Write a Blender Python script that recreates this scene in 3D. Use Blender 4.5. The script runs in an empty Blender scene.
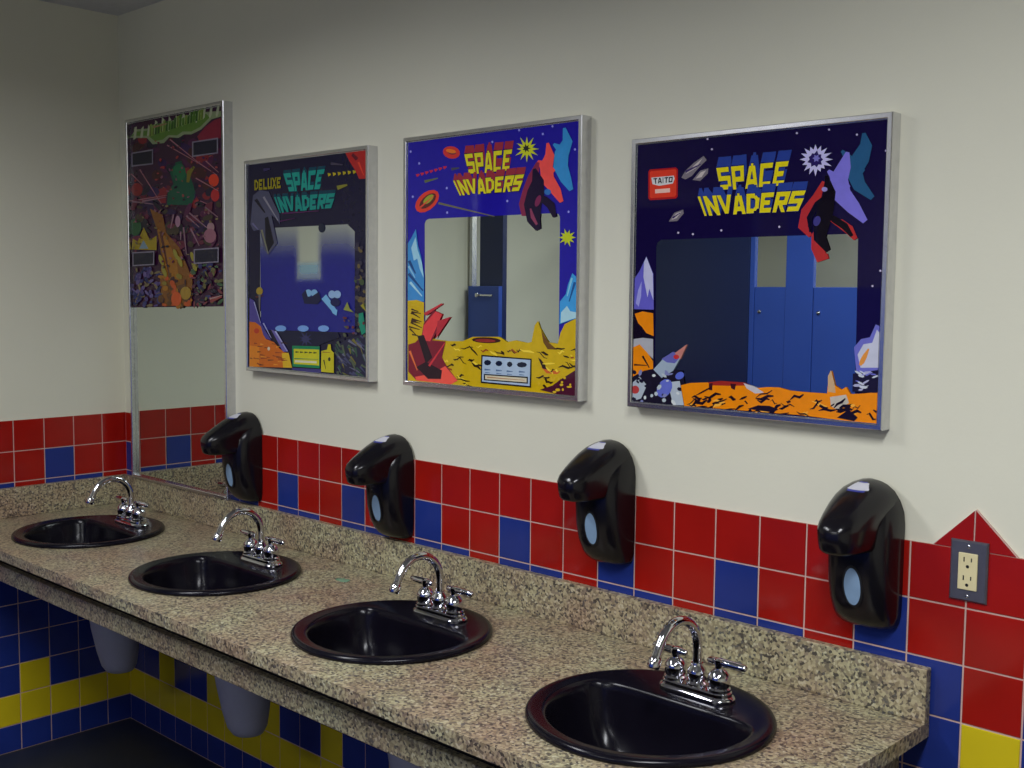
import bpy, bmesh, math, random
from mathutils import Matrix, Vector
PI = math.pi
WINDOW = {3:[(798,4330),(848,4412),(949,4448),(5404,4417),(5498,4388),(5540,4316),(5551,1235),(827,1185)],4:[(685,3563),(715,3652),(807,3713),(5271,3713),(5356,3688),(5400,3621),(5448,512),(716,325)],2:[(776,4462),(5134,4443),(5449,4221),(5029,1370),(724,1318)],1:[(-33,6075),(6135,6212)]}
ART = {
1: [
('p',(45,20,70),[(758,11157),(491,11235),(407,11335),(558,11396),(852,11383),(1116,11305),(1198,11207),(1050,11145)]),
('p',(120,30,40),[(5368,9961),(5215,10029),(5086,10211),(5056,10401),(5144,10486),(5297,10417),(5425,10236),(5454,10047)]),
('p',(30,18,45),[(1565,9843),(1675,9912),(1963,9941),(2257,9913),(2388,9846),(2280,9778),(1995,9748),(1698,9775)]),
('p',(95,25,45),[(1046,9729),(783,9800),(681,9943),(800,10074),(1069,10115),(1330,10043),(1430,9902),(1314,9772)]),
('p',(70,20,60),[(2412,10776),(2197,10892),(2190,11046),(2393,11147),(2686,11135),(2896,11020),(2904,10868),(2705,10767)]),
('p',(70,20,60),[(4040,11553),(4014,11673),(4168,11763),(4410,11771),(4598,11693),(4624,11575),(4472,11484),(4230,11475)]),
('p',(60,25,30),[(4277,9697),(4038,9757),(3819,9959),(3751,10183),(3874,10297),(4114,10234),(4331,10033),(4398,9811)]),
('p',(120,30,40),[(5291,11003),(5099,11049),(5024,11127),(5111,11189),(5307,11200),(5498,11153),(5572,11076),(5486,11014)]),
('p',(95,25,45),[(3252,9935),(3047,9940),(2753,10055),(2542,10212),(2539,10319),(2747,10311),(3041,10196),(3249,10040)]),
('p',(60,25,30),[(2740,11816),(2735,11881),(2852,11950),(3021,11981),(3144,11957),(3149,11893),(3033,11824),(2864,11792)]),
('p',(70,20,60),[(5066,10771),(4975,10881),(5060,11028),(5272,11126),(5484,11118),(5574,11009),(5491,10863),(5281,10764)]),
('p',(45,20,70),[(4459,11236),(4200,11210),(3800,11318),(3491,11499),(3460,11645),(3725,11669),(4127,11558),(4429,11379)]),
('p',(30,18,45),[(2894,10928),(2969,10988),(3174,11012),(3389,10988),(3489,10928),(3416,10869),(3212,10844),(2996,10869)]),
('p',(95,25,45),[(5736,11314),(5584,11229),(5220,11218),(4853,11287),(4703,11398),(4860,11483),(5228,11493),(5590,11422)]),
('p',(70,20,60),[(5337,11276),(5478,11344),(5813,11350),(6144,11293),(6279,11206),(6142,11139),(5811,11131),(5476,11187)]),
('p',(120,30,40),[(3988,10127),(3804,10084),(3651,10112),(3620,10195),(3730,10283),(3914,10324),(4065,10296),(4096,10214)]),
('p',(45,20,70),[(5697,10120),(5537,10094),(5282,10149),(5079,10255),(5051,10349),(5213,10375),(5469,10318),(5669,10213)]),
('p',(120,30,40),[(4403,9449),(4165,9519),(4011,9714),(4033,9918),(4217,10010),(4454,9938),(4606,9745),(4585,9543)]),
('p',(60,25,30),[(3993,10916),(3924,11030),(4047,11158),(4286,11224),(4502,11189),(4569,11075),(4449,10948),(4211,10882)]),
('p',(70,20,60),[(4221,9736),(4180,9798),(4244,9884),(4375,9943),(4495,9941),(4535,9879),(4472,9794),(4342,9735)]),
('p',(30,18,45),[(4894,11013),(4792,11165),(4938,11367),(5245,11499),(5530,11485),(5630,11335),(5487,11135),(5183,11002)]),
('p',(30,18,45),[(3037,10690),(2832,10706),(2633,10816),(2560,10958),(2655,11046),(2861,11030),(3058,10919),(3131,10779)]),
('p',(30,18,45),[(-236,9785),(-116,9862),(258,9961),(662,10023),(862,10014),(746,9938),(378,9839),(-30,9775)]),
('p',(70,20,60),[(2075,9749),(2062,9859),(2209,10075),(2429,10271),(2592,10331),(2605,10223),(2460,10009),(2241,9812)]),
('p',(30,18,45),[(1287,11738),(1296,11864),(1539,11969),(1868,11993),(2093,11922),(2083,11798),(1846,11693),(1516,11667)]),
('p',(30,18,45),[(1460,10176),(1485,10258),(1686,10348),(1942,10393),(2103,10367),(2078,10286),(1881,10196),(1624,10150)]),
('p',(120,30,40),[(5383,9787),(5267,9713),(5069,9709),(4905,9777),(4873,9879),(4991,9953),(5189,9956),(5351,9888)]),
('p',(70,20,60),[(4381,10671),(4196,10710),(3900,10869),(3666,11056),(3635,11159),(3825,11118),(4121,10958),(4351,10773)]),
('p',(60,25,30),[(4519,10989),(4285,11033),(4077,11198),(4016,11386),(4141,11486),(4375,11439),(4581,11275),(4641,11089)]),
('p',(60,25,30),[(141,11744),(213,11866),(543,11952),(933,11953),(1157,11868),(1087,11748),(763,11662),(371,11660)]),
('p',(45,20,70),[(536,11301),(232,11285),(27,11354),(43,11467),(270,11558),(574,11573),(775,11504),(760,11392)]),
('p',(45,20,70),[(2015,11104),(2076,11207),(2283,11251),(2513,11212),(2633,11113),(2573,11011),(2368,10965),(2137,11003)]),
('p',(45,20,70),[(3062,10297),(2967,10439),(3114,10607),(3415,10701),(3692,10666),(3785,10525),(3641,10359),(3343,10264)]),
('p',(120,30,40),[(2499,9722),(2207,9738),(1835,9907),(1604,10131),(1652,10277),(1949,10259),(2319,10088),(2545,9867)]),
('p',(120,30,40),[(2012,9957),(1940,10084),(2080,10211),(2349,10264),(2587,10212),(2658,10086),(2521,9959),(2254,9905)]),
('p',(60,25,30),[(3227,9573),(2998,9635),(2792,9834),(2730,10052),(2850,10161),(3079,10097),(3284,9899),(3345,9682)]),
('p',(95,25,45),[(1940,9919),(1747,9885),(1293,9904),(840,9965),(658,10032),(859,10066),(1320,10047),(1765,9985)]),
('p',(120,30,40),[(1032,11849),(778,11906),(643,12040),(709,12172),(935,12223),(1188,12165),(1320,12032),(1256,11902)]),
('p',(60,25,30),[(1649,10615),(1595,10765),(1767,10880),(2060,10892),(2303,10795),(2355,10647),(2187,10533),(1895,10519)]),
('p',(70,20,60),[(4517,11428),(4295,11490),(4209,11599),(4310,11690),(4537,11709),(4757,11647),(4842,11539),(4743,11448)]),
('p',(60,25,30),[(787,11454),(611,11484),(341,11615),(134,11772),(114,11862),(293,11832),(564,11699),(768,11543)]),
('p',(60,25,30),[(4108,10591),(4226,10732),(4598,10801),(5001,10758),(5203,10631),(5089,10492),(4723,10422),(4316,10462)]),
('p',(95,25,45),[(2660,9757),(2640,9903),(2771,9982),(2976,9949),(3135,9824),(3155,9680),(3025,9601),(2820,9632)]),
('p',(70,20,60),[(1402,11557),(1495,11623),(1769,11659),(2063,11646),(2205,11591),(2115,11526),(1843,11489),(1547,11502)]),
('p',(120,30,40),[(3444,10411),(3394,10536),(3563,10712),(3849,10836),(4084,10836),(4132,10713),(3967,10538),(3682,10412)]),
('p',(45,20,70),[(1148,10172),(1294,10291),(1643,10326),(1988,10258),(2129,10127),(1987,10010),(1642,9973),(1293,10040)]),
('p',(120,30,40),[(4930,10900),(4705,10993),(4642,11152),(4779,11284),(5034,11311),(5257,11217),(5319,11059),(5184,10928)]),
('p',(30,18,45),[(3222,11584),(3025,11723),(3057,11906),(3300,12026),(3608,12011),(3801,11873),(3769,11692),(3530,11572)]),
('p',(30,18,45),[(5073,11479),(4922,11490),(4761,11578),(4686,11691),(4741,11762),(4894,11749),(5053,11661),(5127,11549)]),
('p',(60,25,30),[(5692,9932),(5456,9899),(5127,9987),(4896,10146),(4903,10281),(5143,10313),(5472,10223),(5698,10065)]),
('p',(30,18,45),[(5523,9862),(5341,9801),(5151,9826),(5064,9922),(5132,10034),(5315,10094),(5505,10069),(5590,9973)]),
('p',(70,20,60),[(4960,10813),(4888,10870),(4908,10942),(5008,10987),(5128,10979),(5199,10923),(5179,10851),(5080,10806)]),
('p',(60,25,30),[(4196,10211),(4010,10201),(3781,10282),(3643,10409),(3680,10505),(3868,10514),(4096,10432),(4231,10306)]),
('p',(60,25,30),[(5050,10402),(4911,10433),(4687,10556),(4508,10700),(4481,10778),(4622,10746),(4847,10622),(5024,10480)]),
('p',(30,18,45),[(4232,10101),(4119,10196),(4158,10293),(4324,10333),(4520,10294),(4631,10199),(4593,10103),(4428,10062)]),
('p',(45,20,70),[(4403,9744),(4209,9794),(4041,9955),(3998,10134),(4105,10224),(4299,10172),(4466,10011),(4509,9834)]),
('p',(30,18,45),[(897,10059),(859,10169),(1025,10331),(1297,10448),(1514,10453),(1552,10343),(1389,10183),(1118,10065)]),
('p',(70,20,60),[(4309,10954),(4228,11023),(4219,11164),(4288,11296),(4395,11340),(4476,11272),(4485,11131),(4416,10999)]),
('p',(120,30,40),[(4588,10898),(4515,10987),(4531,11174),(4627,11348),(4747,11407),(4819,11318),(4803,11132),(4707,10958)]),
('p',(70,20,60),[(5988,9705),(5879,9697),(5707,9746),(5572,9824),(5554,9885),(5664,9892),(5836,9842),(5970,9765)]),
('p',(125,25,50),[(4615,11810),(5150,12088),(5673,12246),(6064,12276),(6050,11639),(4787,11608)]),
('p',(15,75,55),[(3223,11064),(3596,11085),(3771,10738),(4219,10424),(4476,9935),(4196,9578),(2611,9651),(2672,10079),(3061,10349),(2836,10752)]),
('p',(20,95,60),[(3871,10684),(3825,10562),(3705,10470),(3533,10425),(3343,10436),(3172,10503),(3055,10611),(3016,10740),(3062,10863),(3185,10955),(3359,10999),(3549,10986),(3718,10918),(3832,10811)]),
('p',(110,100,30),[(4368,10860),(3948,10709),(3903,10354),(4075,10331),(4230,10630),(4452,10815)]),
('p',(200,55,30),[(5901,10298),(5869,10212),(5782,10146),(5658,10114),(5520,10122),(5396,10169),(5311,10245),(5282,10335),(5315,10422),(5404,10488),(5529,10519),(5667,10510),(5789,10463),(5873,10387)]),
('p',(165,35,40),[(5916,9813),(5889,9726),(5816,9659),(5712,9625),(5598,9630),(5495,9675),(5425,9750),(5401,9840),(5429,9927),(5502,9994),(5607,10028),(5721,10022),(5823,9977),(5893,9902)]),
('p',(125,30,35),[(951,10271),(907,10173),(791,10099),(626,10062),(442,10072),(278,10125),(165,10213),(128,10317),(173,10416),(292,10491),(459,10526),(642,10515),(805,10461),(915,10374)]),
('p',(150,95,105),[(2843,11850),(4759,10901),(4779,10913),(2897,11879)]),
('p',(150,95,105),[(2652,11670),(4585,10959),(4601,10973),(2696,11704)]),
('p',(150,95,105),[(115,10863),(943,10417),(970,10428),(183,10891)]),
('p',(150,95,105),[(734,10978),(2211,9704),(2241,9712),(812,10997)]),
('p',(150,95,105),[(4482,11004),(5794,10459),(5811,10472),(4527,11036)]),
('p',(150,95,105),[(5097,10961),(5880,10546),(5900,10557),(5150,10989)]),
('p',(150,95,105),[(4470,10437),(5869,9947),(5884,9960),(4510,10472)]),
('p',(150,95,105),[(67,9888),(2623,9975),(2619,9992),(54,9934)]),
('p',(150,95,105),[(4723,9666),(5170,9563),(5183,9578),(4753,9704)]),
('p',(130,145,105),[(10,12159),(518,12417),(1328,12368),(1827,12470),(2697,12436),(3359,12517),(4096,12563),(5075,12558),(6069,12494),(6065,12321),(5502,12285),(4886,12019),(4259,11911),(3805,11951),(3433,11864),(2825,11941),(2485,11776),(1706,11791),(1317,12047),(352,12129)]),
('p',(85,120,45),[(200,12219),(617,12333),(1275,12299),(1775,12391),(2695,12364),(3357,12446),(4094,12493),(5161,12503),(5418,12362),(4799,12097),(4261,12005),(3716,12054),(3343,11958),(2780,12018),(2393,11895),(1857,11892),(1419,12112)]),
('p',(165,170,140),[(340,12076),(459,12495),(624,12504),(548,12112),(422,12067)]),
('p',(165,170,140),[(834,12106),(947,12416),(1111,12486),(1037,12114),(914,12073)]),
('p',(165,170,140),[(1320,12136),(1432,12497),(1586,12360),(1520,12161),(1398,12095)]),
('p',(165,170,140),[(1797,12165),(1910,12602),(2064,12529),(1993,12149),(1874,12121)]),
('p',(165,170,140),[(2267,12193),(2379,12677),(2530,12572),(2461,12239),(2343,12152)]),
('p',(165,170,140),[(2729,12222),(2837,12649),(2984,12516),(2919,12241),(2802,12136)]),
('p',(165,170,140),[(3183,12249),(3291,12734),(3433,12499),(3371,12261),(3257,12224)]),
('p',(165,170,140),[(3630,12276),(3736,12756),(3878,12599),(3814,12276),(3703,12227)]),
('p',(165,170,140),[(4070,12303),(4172,12722),(4313,12602),(4251,12303),(4142,12272)]),
('p',(165,170,140),[(4503,12330),(4601,12666),(4742,12604),(4682,12352),(4573,12252)]),
('p',(165,170,140),[(4929,12356),(5028,12808),(5167,12760),(5106,12391),(4999,12331)]),
('p',(165,170,140),[(5349,12381),(5445,12794),(5579,12650),(5522,12422),(5417,12320)]),
('p',(165,170,140),[(5762,12406),(5855,12779),(5990,12741),(5932,12427),(5828,12315)]),
('p',(120,145,60),[(1467,12073),(1521,12481),(1680,12505),(1637,12088)]),
('p',(35,55,25),[(1582,12092),(1619,12432),(1599,12434),(1533,12098)]),
('p',(120,145,60),[(1656,12087),(1708,12448),(1867,12473),(1825,12102)]),
('p',(35,55,25),[(1771,12106),(1805,12399),(1786,12402),(1722,12112)]),
('p',(60,100,35),[(1844,12102),(1896,12460),(2053,12484),(2011,12116)]),
('p',(35,55,25),[(1958,12120),(1992,12411),(1972,12414),(1909,12126)]),
('p',(60,100,35),[(2031,12116),(2081,12453),(2237,12477),(2197,12130)]),
('p',(35,55,25),[(2144,12134),(2177,12404),(2157,12407),(2095,12140)]),
('p',(120,145,60),[(2216,12130),(2265,12433),(2420,12458),(2381,12144)]),
('p',(35,55,25),[(2328,12148),(2360,12385),(2341,12388),(2280,12154)]),
('p',(120,145,60),[(2401,12143),(2451,12524),(2605,12548),(2564,12158)]),
('p',(35,55,25),[(2512,12162),(2546,12476),(2527,12479),(2464,12168)]),
('p',(60,100,35),[(2584,12157),(2632,12480),(2785,12504),(2746,12172)]),
('p',(35,55,25),[(2694,12175),(2726,12432),(2707,12435),(2647,12181)]),
('p',(85,125,45),[(2765,12171),(2813,12475),(2965,12499),(2927,12185)]),
('p',(35,55,25),[(2875,12189),(2906,12427),(2887,12430),(2828,12195)]),
('p',(60,100,35),[(2946,12184),(2992,12450),(3143,12474),(3107,12199)]),
('p',(35,55,25),[(3055,12202),(3085,12402),(3066,12405),(3008,12209)]),
('p',(60,100,35),[(3126,12198),(3173,12541),(3324,12564),(3285,12212)]),
('p',(35,55,25),[(3234,12216),(3265,12493),(3247,12496),(3187,12222)]),
('p',(120,145,60),[(3304,12211),(3352,12585),(3501,12608),(3462,12225)]),
('p',(35,55,25),[(3411,12229),(3444,12537),(3425,12540),(3365,12235)]),
('p',(85,125,45),[(3481,12225),(3529,12615),(3678,12639),(3639,12239)]),
('p',(35,55,25),[(3588,12243),(3620,12568),(3602,12570),(3542,12248)]),
('p',(85,125,45),[(3657,12238),(3701,12498),(3849,12521),(3814,12252)]),
('p',(35,55,25),[(3763,12255),(3792,12451),(3774,12453),(3718,12262)]),
('p',(120,145,60),[(3832,12251),(3877,12559),(4024,12582),(3988,12265)]),
('p',(35,55,25),[(3937,12269),(3967,12512),(3949,12514),(3892,12275)]),
('p',(60,100,35),[(4006,12264),(4049,12534),(4195,12557),(4160,12278)]),
('p',(35,55,25),[(4111,12281),(4139,12487),(4121,12490),(4066,12288)]),
('p',(60,100,35),[(4178,12277),(4224,12627),(4369,12650),(4332,12291)]),
('p',(35,55,25),[(4283,12295),(4313,12580),(4295,12583),(4238,12300)]),
('p',(85,125,45),[(4350,12290),(4396,12666),(4540,12689),(4503,12303)]),
('p',(35,55,25),[(4454,12307),(4484,12619),(4466,12621),(4409,12313)]),
('p',(60,100,35),[(4520,12303),(4565,12644),(4708,12667),(4672,12316)]),
('p',(35,55,25),[(4623,12320),(4653,12598),(4635,12600),(4579,12326)]),
('p',(120,145,60),[(4690,12315),(4734,12642),(4876,12665),(4841,12329)]),
('p',(35,55,25),[(4792,12333),(4821,12596),(4803,12598),(4748,12339)]),
('p',(120,145,60),[(4858,12328),(4903,12686),(5043,12709),(5008,12341)]),
('p',(35,55,25),[(4960,12345),(4989,12640),(4972,12642),(4916,12351)]),
('p',(150,110,85),[(1791,12342),(2703,12399),(2690,12426),(1758,12411)]),
('p',(150,50,50),[(401,10578),(381,10605),(408,10636),(466,10653),(521,10647),(541,10620),(515,10589),(457,10572)]),
('p',(30,18,45),[(5226,11033),(5212,11017),(5183,11013),(5158,11024),(5149,11042),(5164,11057),(5192,11061),(5218,11051)]),
('p',(120,70,90),[(5624,11480),(5576,11488),(5536,11519),(5528,11554),(5556,11573),(5603,11565),(5643,11534),(5651,11499)]),
('p',(120,70,90),[(2184,10383),(2202,10399),(2264,10415),(2333,10421),(2370,10412),(2353,10396),(2291,10380),(2222,10374)]),
('p',(30,18,45),[(1236,9993),(1207,10016),(1220,10049),(1265,10072),(1318,10073),(1347,10049),(1334,10016),(1289,9993)]),
('p',(95,25,45),[(5144,10623),(5103,10623),(5050,10643),(5015,10673),(5019,10694),(5059,10695),(5112,10675),(5147,10645)]),
('p',(95,25,45),[(578,11994),(553,12007),(533,12038),(531,12069),(547,12083),(572,12070),(591,12039),(594,12007)]),
('p',(140,60,60),[(3696,10389),(3668,10384),(3630,10392),(3604,10409),(3604,10425),(3632,10430),(3670,10421),(3696,10405)]),
('p',(45,20,70),[(2651,10579),(2605,10576),(2531,10598),(2473,10629),(2465,10654),(2512,10656),(2585,10635),(2643,10603)]),
('p',(30,18,45),[(4767,11294),(4723,11280),(4637,11287),(4558,11312),(4534,11339),(4577,11354),(4664,11346),(4742,11322)]),
('p',(120,70,90),[(2873,10777),(2820,10790),(2778,10830),(2771,10874),(2804,10895),(2858,10882),(2900,10842),(2906,10798)]),
('p',(45,20,70),[(3269,10555),(3226,10557),(3184,10579),(3167,10608),(3186,10627),(3229,10625),(3271,10603),(3288,10574)]),
('p',(120,70,90),[(3933,9840),(3946,9861),(4002,9877),(4066,9879),(4103,9865),(4090,9844),(4035,9828),(3970,9826)]),
('p',(45,20,70),[(955,10828),(942,10846),(951,10881),(978,10912),(1007,10922),(1021,10904),(1011,10869),(984,10838)]),
('p',(150,50,50),[(386,10474),(382,10503),(424,10525),(486,10526),(533,10506),(537,10477),(496,10456),(433,10455)]),
('p',(95,25,45),[(4446,11538),(4449,11569),(4496,11588),(4561,11586),(4605,11562),(4602,11532),(4555,11512),(4491,11514)]),
('p',(140,60,60),[(4361,11244),(4389,11260),(4459,11264),(4529,11253),(4560,11234),(4532,11218),(4462,11214),(4391,11224)]),
('p',(150,50,50),[(5332,11101),(5346,11117),(5398,11128),(5455,11128),(5486,11117),(5471,11101),(5420,11090),(5362,11089)]),
('p',(45,20,70),[(3636,11613),(3599,11632),(3592,11660),(3621,11681),(3668,11683),(3705,11665),(3711,11637),(3683,11616)]),
('p',(140,60,60),[(4817,10154),(4770,10142),(4709,10153),(4671,10182),(4677,10210),(4725,10222),(4785,10211),(4824,10183)]),
('p',(95,25,45),[(3107,11486),(3066,11499),(3029,11535),(3016,11574),(3037,11593),(3078,11580),(3115,11544),(3128,11505)]),
('p',(95,25,45),[(2214,11794),(2176,11776),(2102,11779),(2035,11800),(2015,11827),(2052,11845),(2126,11843),(2193,11821)]),
('p',(140,60,60),[(2498,10229),(2466,10230),(2410,10248),(2364,10273),(2354,10289),(2387,10288),(2442,10269),(2489,10245)]),
('p',(140,60,60),[(3722,9865),(3662,9874),(3622,9908),(3625,9946),(3668,9966),(3728,9956),(3768,9923),(3765,9885)]),
('p',(95,25,45),[(4730,9793),(4709,9781),(4679,9782),(4658,9794),(4657,9810),(4678,9822),(4708,9821),(4729,9809)]),
('p',(95,25,45),[(5411,11413),(5375,11395),(5339,11397),(5324,11415),(5340,11441),(5376,11458),(5412,11457),(5427,11438)]),
('p',(140,60,60),[(2945,10149),(2902,10139),(2867,10146),(2860,10164),(2886,10184),(2928,10194),(2963,10188),(2970,10169)]),
('p',(95,25,45),[(4384,10624),(4405,10645),(4464,10654),(4529,10647),(4559,10627),(4539,10606),(4479,10597),(4415,10605)]),
('p',(95,25,45),[(3368,11536),(3380,11553),(3431,11576),(3493,11593),(3528,11593),(3516,11576),(3465,11553),(3403,11536)]),
('p',(140,60,60),[(5427,10106),(5428,10127),(5466,10162),(5518,10191),(5555,10196),(5555,10175),(5517,10140),(5464,10112)]),
('p',(45,20,70),[(3189,10946),(3153,10958),(3142,10979),(3162,10995),(3201,10999),(3236,10986),(3248,10966),(3228,10949)]),
('p',(120,70,90),[(3480,10032),(3446,10024),(3371,10028),(3298,10041),(3271,10056),(3304,10064),(3380,10060),(3452,10047)]),
('p',(120,70,90),[(1473,11375),(1446,11385),(1438,11403),(1455,11417),(1486,11420),(1514,11409),(1521,11392),(1504,11377)]),
('p',(45,20,70),[(3633,11023),(3620,11014),(3591,11012),(3563,11019),(3552,11031),(3565,11040),(3595,11042),(3622,11034)]),
('p',(120,70,90),[(883,11154),(832,11145),(735,11159),(649,11189),(625,11216),(677,11225),(774,11211),(860,11181)]),
('p',(120,70,90),[(2813,10102),(2774,10087),(2695,10090),(2621,10108),(2597,10132),(2635,10146),(2715,10144),(2788,10125)]),
('p',(150,50,50),[(2046,10739),(1992,10752),(1971,10774),(1996,10791),(2052,10795),(2107,10782),(2127,10760),(2102,10743)]),
('p',(45,20,70),[(1611,10128),(1550,10138),(1521,10162),(1541,10186),(1597,10196),(1657,10186),(1686,10162),(1667,10138)]),
('p',(150,50,50),[(2416,10890),(2364,10913),(2351,10953),(2384,10988),(2444,10996),(2496,10973),(2509,10933),(2476,10898)]),
('p',(30,18,45),[(4373,10780),(4349,10776),(4312,10785),(4283,10800),(4279,10814),(4303,10817),(4340,10809),(4369,10793)]),
('p',(150,50,50),[(1934,11865),(1888,11865),(1860,11876),(1865,11892),(1902,11904),(1948,11904),(1977,11893),(1971,11877)]),
('p',(30,18,45),[(2238,11115),(2228,11138),(2253,11181),(2298,11217),(2337,11226),(2348,11203),(2323,11161),(2278,11124)]),
('p',(150,50,50),[(4722,11136),(4674,11123),(4592,11135),(4524,11165),(4510,11195),(4558,11207),(4640,11195),(4707,11166)]),
('p',(45,20,70),[(5303,11592),(5309,11619),(5366,11646),(5442,11656),(5491,11644),(5485,11617),(5428,11591),(5352,11581)]),
('p',(30,18,45),[(2818,11611),(2839,11623),(2897,11628),(2957,11624),(2985,11613),(2964,11601),(2906,11596),(2846,11600)]),
('p',(45,20,70),[(5317,11202),(5275,11206),(5232,11231),(5212,11262),(5226,11282),(5268,11278),(5311,11253),(5331,11222)]),
('p',(95,25,45),[(1905,10298),(1925,10310),(1981,10315),(2037,10310),(2063,10299),(2042,10287),(1987,10282),(1930,10287)]),
('p',(45,20,70),[(1707,11303),(1666,11318),(1656,11339),(1682,11353),(1730,11352),(1771,11337),(1781,11316),(1755,11302)]),
('p',(120,70,90),[(5699,11153),(5670,11144),(5602,11145),(5535,11157),(5508,11172),(5537,11181),(5606,11179),(5673,11167)]),
('p',(95,25,45),[(5935,11255),(5900,11261),(5862,11288),(5844,11318),(5856,11336),(5891,11329),(5929,11303),(5947,11273)]),
('p',(120,70,90),[(2246,10575),(2218,10607),(2245,10649),(2310,10678),(2376,10675),(2404,10643),(2378,10601),(2313,10572)]),
('p',(95,25,45),[(3511,11450),(3532,11460),(3592,11467),(3654,11466),(3683,11458),(3662,11448),(3603,11442),(3540,11442)]),
('p',(120,70,90),[(3641,10813),(3603,10832),(3598,10861),(3630,10883),(3679,10885),(3717,10865),(3721,10837),(3690,10815)]),
('p',(120,70,90),[(4744,10919),(4701,10936),(4690,10963),(4716,10983),(4766,10986),(4809,10969),(4820,10943),(4793,10922)]),
('p',(45,20,70),[(1691,11521),(1695,11544),(1747,11577),(1816,11599),(1863,11599),(1859,11576),(1808,11543),(1738,11520)]),
('p',(95,25,45),[(3661,11741),(3674,11764),(3735,11780),(3807,11780),(3848,11763),(3834,11740),(3774,11724),(3702,11724)]),
('p',(140,60,60),[(5863,10703),(5827,10685),(5762,10688),(5706,10710),(5692,10737),(5728,10755),(5793,10752),(5849,10730)]),
('p',(95,25,45),[(2152,9980),(2163,9993),(2203,10004),(2250,10008),(2276,10001),(2266,9988),(2225,9977),(2178,9973)]),
('p',(95,25,45),[(3012,10386),(2957,10377),(2882,10395),(2830,10429),(2833,10459),(2888,10468),(2963,10450),(3014,10416)]),
('p',(120,70,90),[(4476,11541),(4502,11554),(4564,11555),(4627,11545),(4653,11528),(4627,11515),(4565,11513),(4502,11524)]),
('p',(150,50,50),[(5772,10017),(5776,10045),(5820,10063),(5877,10062),(5916,10041),(5912,10013),(5869,9994),(5811,9996)]),
('p',(150,50,50),[(2036,10547),(2003,10527),(1928,10524),(1854,10539),(1825,10563),(1859,10583),(1934,10586),(2008,10571)]),
('p',(150,50,50),[(4468,9699),(4494,9725),(4573,9740),(4660,9735),(4703,9714),(4677,9688),(4598,9673),(4511,9677)]),
('p',(150,50,50),[(2240,11159),(2185,11181),(2164,11222),(2191,11260),(2249,11272),(2304,11251),(2324,11209),(2298,11171)]),
('p',(45,20,70),[(5096,11074),(5066,11050),(5001,11046),(4940,11064),(4918,11093),(4948,11116),(5012,11120),(5074,11103)]),
('p',(95,25,45),[(4546,11596),(4519,11573),(4457,11569),(4398,11585),(4375,11613),(4402,11635),(4463,11639),(4523,11623)]),
('p',(95,25,45),[(1166,11233),(1122,11253),(1103,11295),(1122,11335),(1167,11349),(1211,11329),(1229,11287),(1210,11247)]),
('p',(95,25,45),[(4632,11643),(4594,11630),(4532,11637),(4481,11661),(4472,11686),(4510,11699),(4573,11692),(4623,11668)]),
('p',(140,60,60),[(4247,10947),(4215,10970),(4218,11009),(4253,11042),(4300,11049),(4332,11026),(4329,10987),(4294,10954)]),
('p',(95,25,45),[(3587,10708),(3554,10690),(3507,10691),(3473,10710),(3472,10736),(3505,10753),(3552,10752),(3586,10733)]),
('p',(95,25,45),[(5417,10762),(5395,10742),(5346,10736),(5299,10750),(5280,10774),(5302,10794),(5351,10800),(5399,10786)]),
('p',(45,20,70),[(1856,10904),(1836,10922),(1837,10958),(1858,10991),(1887,11001),(1907,10984),(1906,10948),(1885,10915)]),
('p',(140,60,60),[(1299,11569),(1280,11560),(1238,11559),(1196,11568),(1180,11580),(1198,11589),(1241,11589),(1283,11581)]),
('p',(95,25,45),[(429,10249),(447,10265),(511,10279),(581,10283),(618,10274),(600,10258),(536,10244),(466,10240)]),
('p',(95,25,45),[(3129,9828),(3086,9818),(3029,9829),(2993,9855),(2999,9880),(3043,9890),(3099,9879),(3135,9853)]),
('p',(120,70,90),[(3288,10435),(3249,10449),(3226,10484),(3233,10519),(3265,10533),(3303,10519),(3326,10485),(3320,10450)]),
('p',(30,18,45),[(5712,10835),(5726,10853),(5777,10866),(5835,10868),(5867,10857),(5854,10840),(5803,10827),(5744,10825)]),
('p',(45,20,70),[(4513,9847),(4480,9859),(4436,9897),(4406,9939),(4408,9959),(4441,9947),(4485,9908),(4515,9867)]),
('p',(95,25,45),[(5594,10589),(5569,10570),(5519,10567),(5474,10582),(5459,10607),(5485,10626),(5535,10629),(5580,10614)]),
('p',(140,60,60),[(4994,11180),(5002,11193),(5040,11210),(5087,11221),(5114,11219),(5106,11205),(5068,11188),(5021,11178)]),
('p',(30,18,45),[(3671,9763),(3669,9792),(3710,9813),(3770,9814),(3813,9795),(3815,9767),(3774,9745),(3714,9744)]),
('p',(140,60,60),[(3052,10810),(3025,10787),(2991,10782),(2969,10799),(2974,10827),(3001,10850),(3035,10855),(3056,10839)]),
('p',(150,50,50),[(3267,11179),(3255,11212),(3300,11251),(3377,11273),(3440,11266),(3452,11233),(3406,11194),(3330,11172)]),
('p',(30,18,45),[(3123,10190),(3124,10223),(3183,10254),(3267,10267),(3325,10253),(3325,10221),(3265,10189),(3182,10177)]),
('p',(140,60,60),[(544,11503),(492,11493),(423,11506),(379,11537),(385,11566),(438,11576),(506,11563),(550,11532)]),
('p',(150,50,50),[(2215,10934),(2222,10960),(2280,10984),(2355,10992),(2403,10981),(2396,10956),(2338,10932),(2263,10923)]),
('p',(45,20,70),[(5821,10951),(5775,10934),(5698,10943),(5635,10971),(5623,11003),(5669,11020),(5746,11011),(5809,10983)]),
('p',(95,25,45),[(2137,10560),(2110,10545),(2062,10544),(2020,10560),(2011,10582),(2038,10597),(2087,10597),(2128,10582)]),
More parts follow.
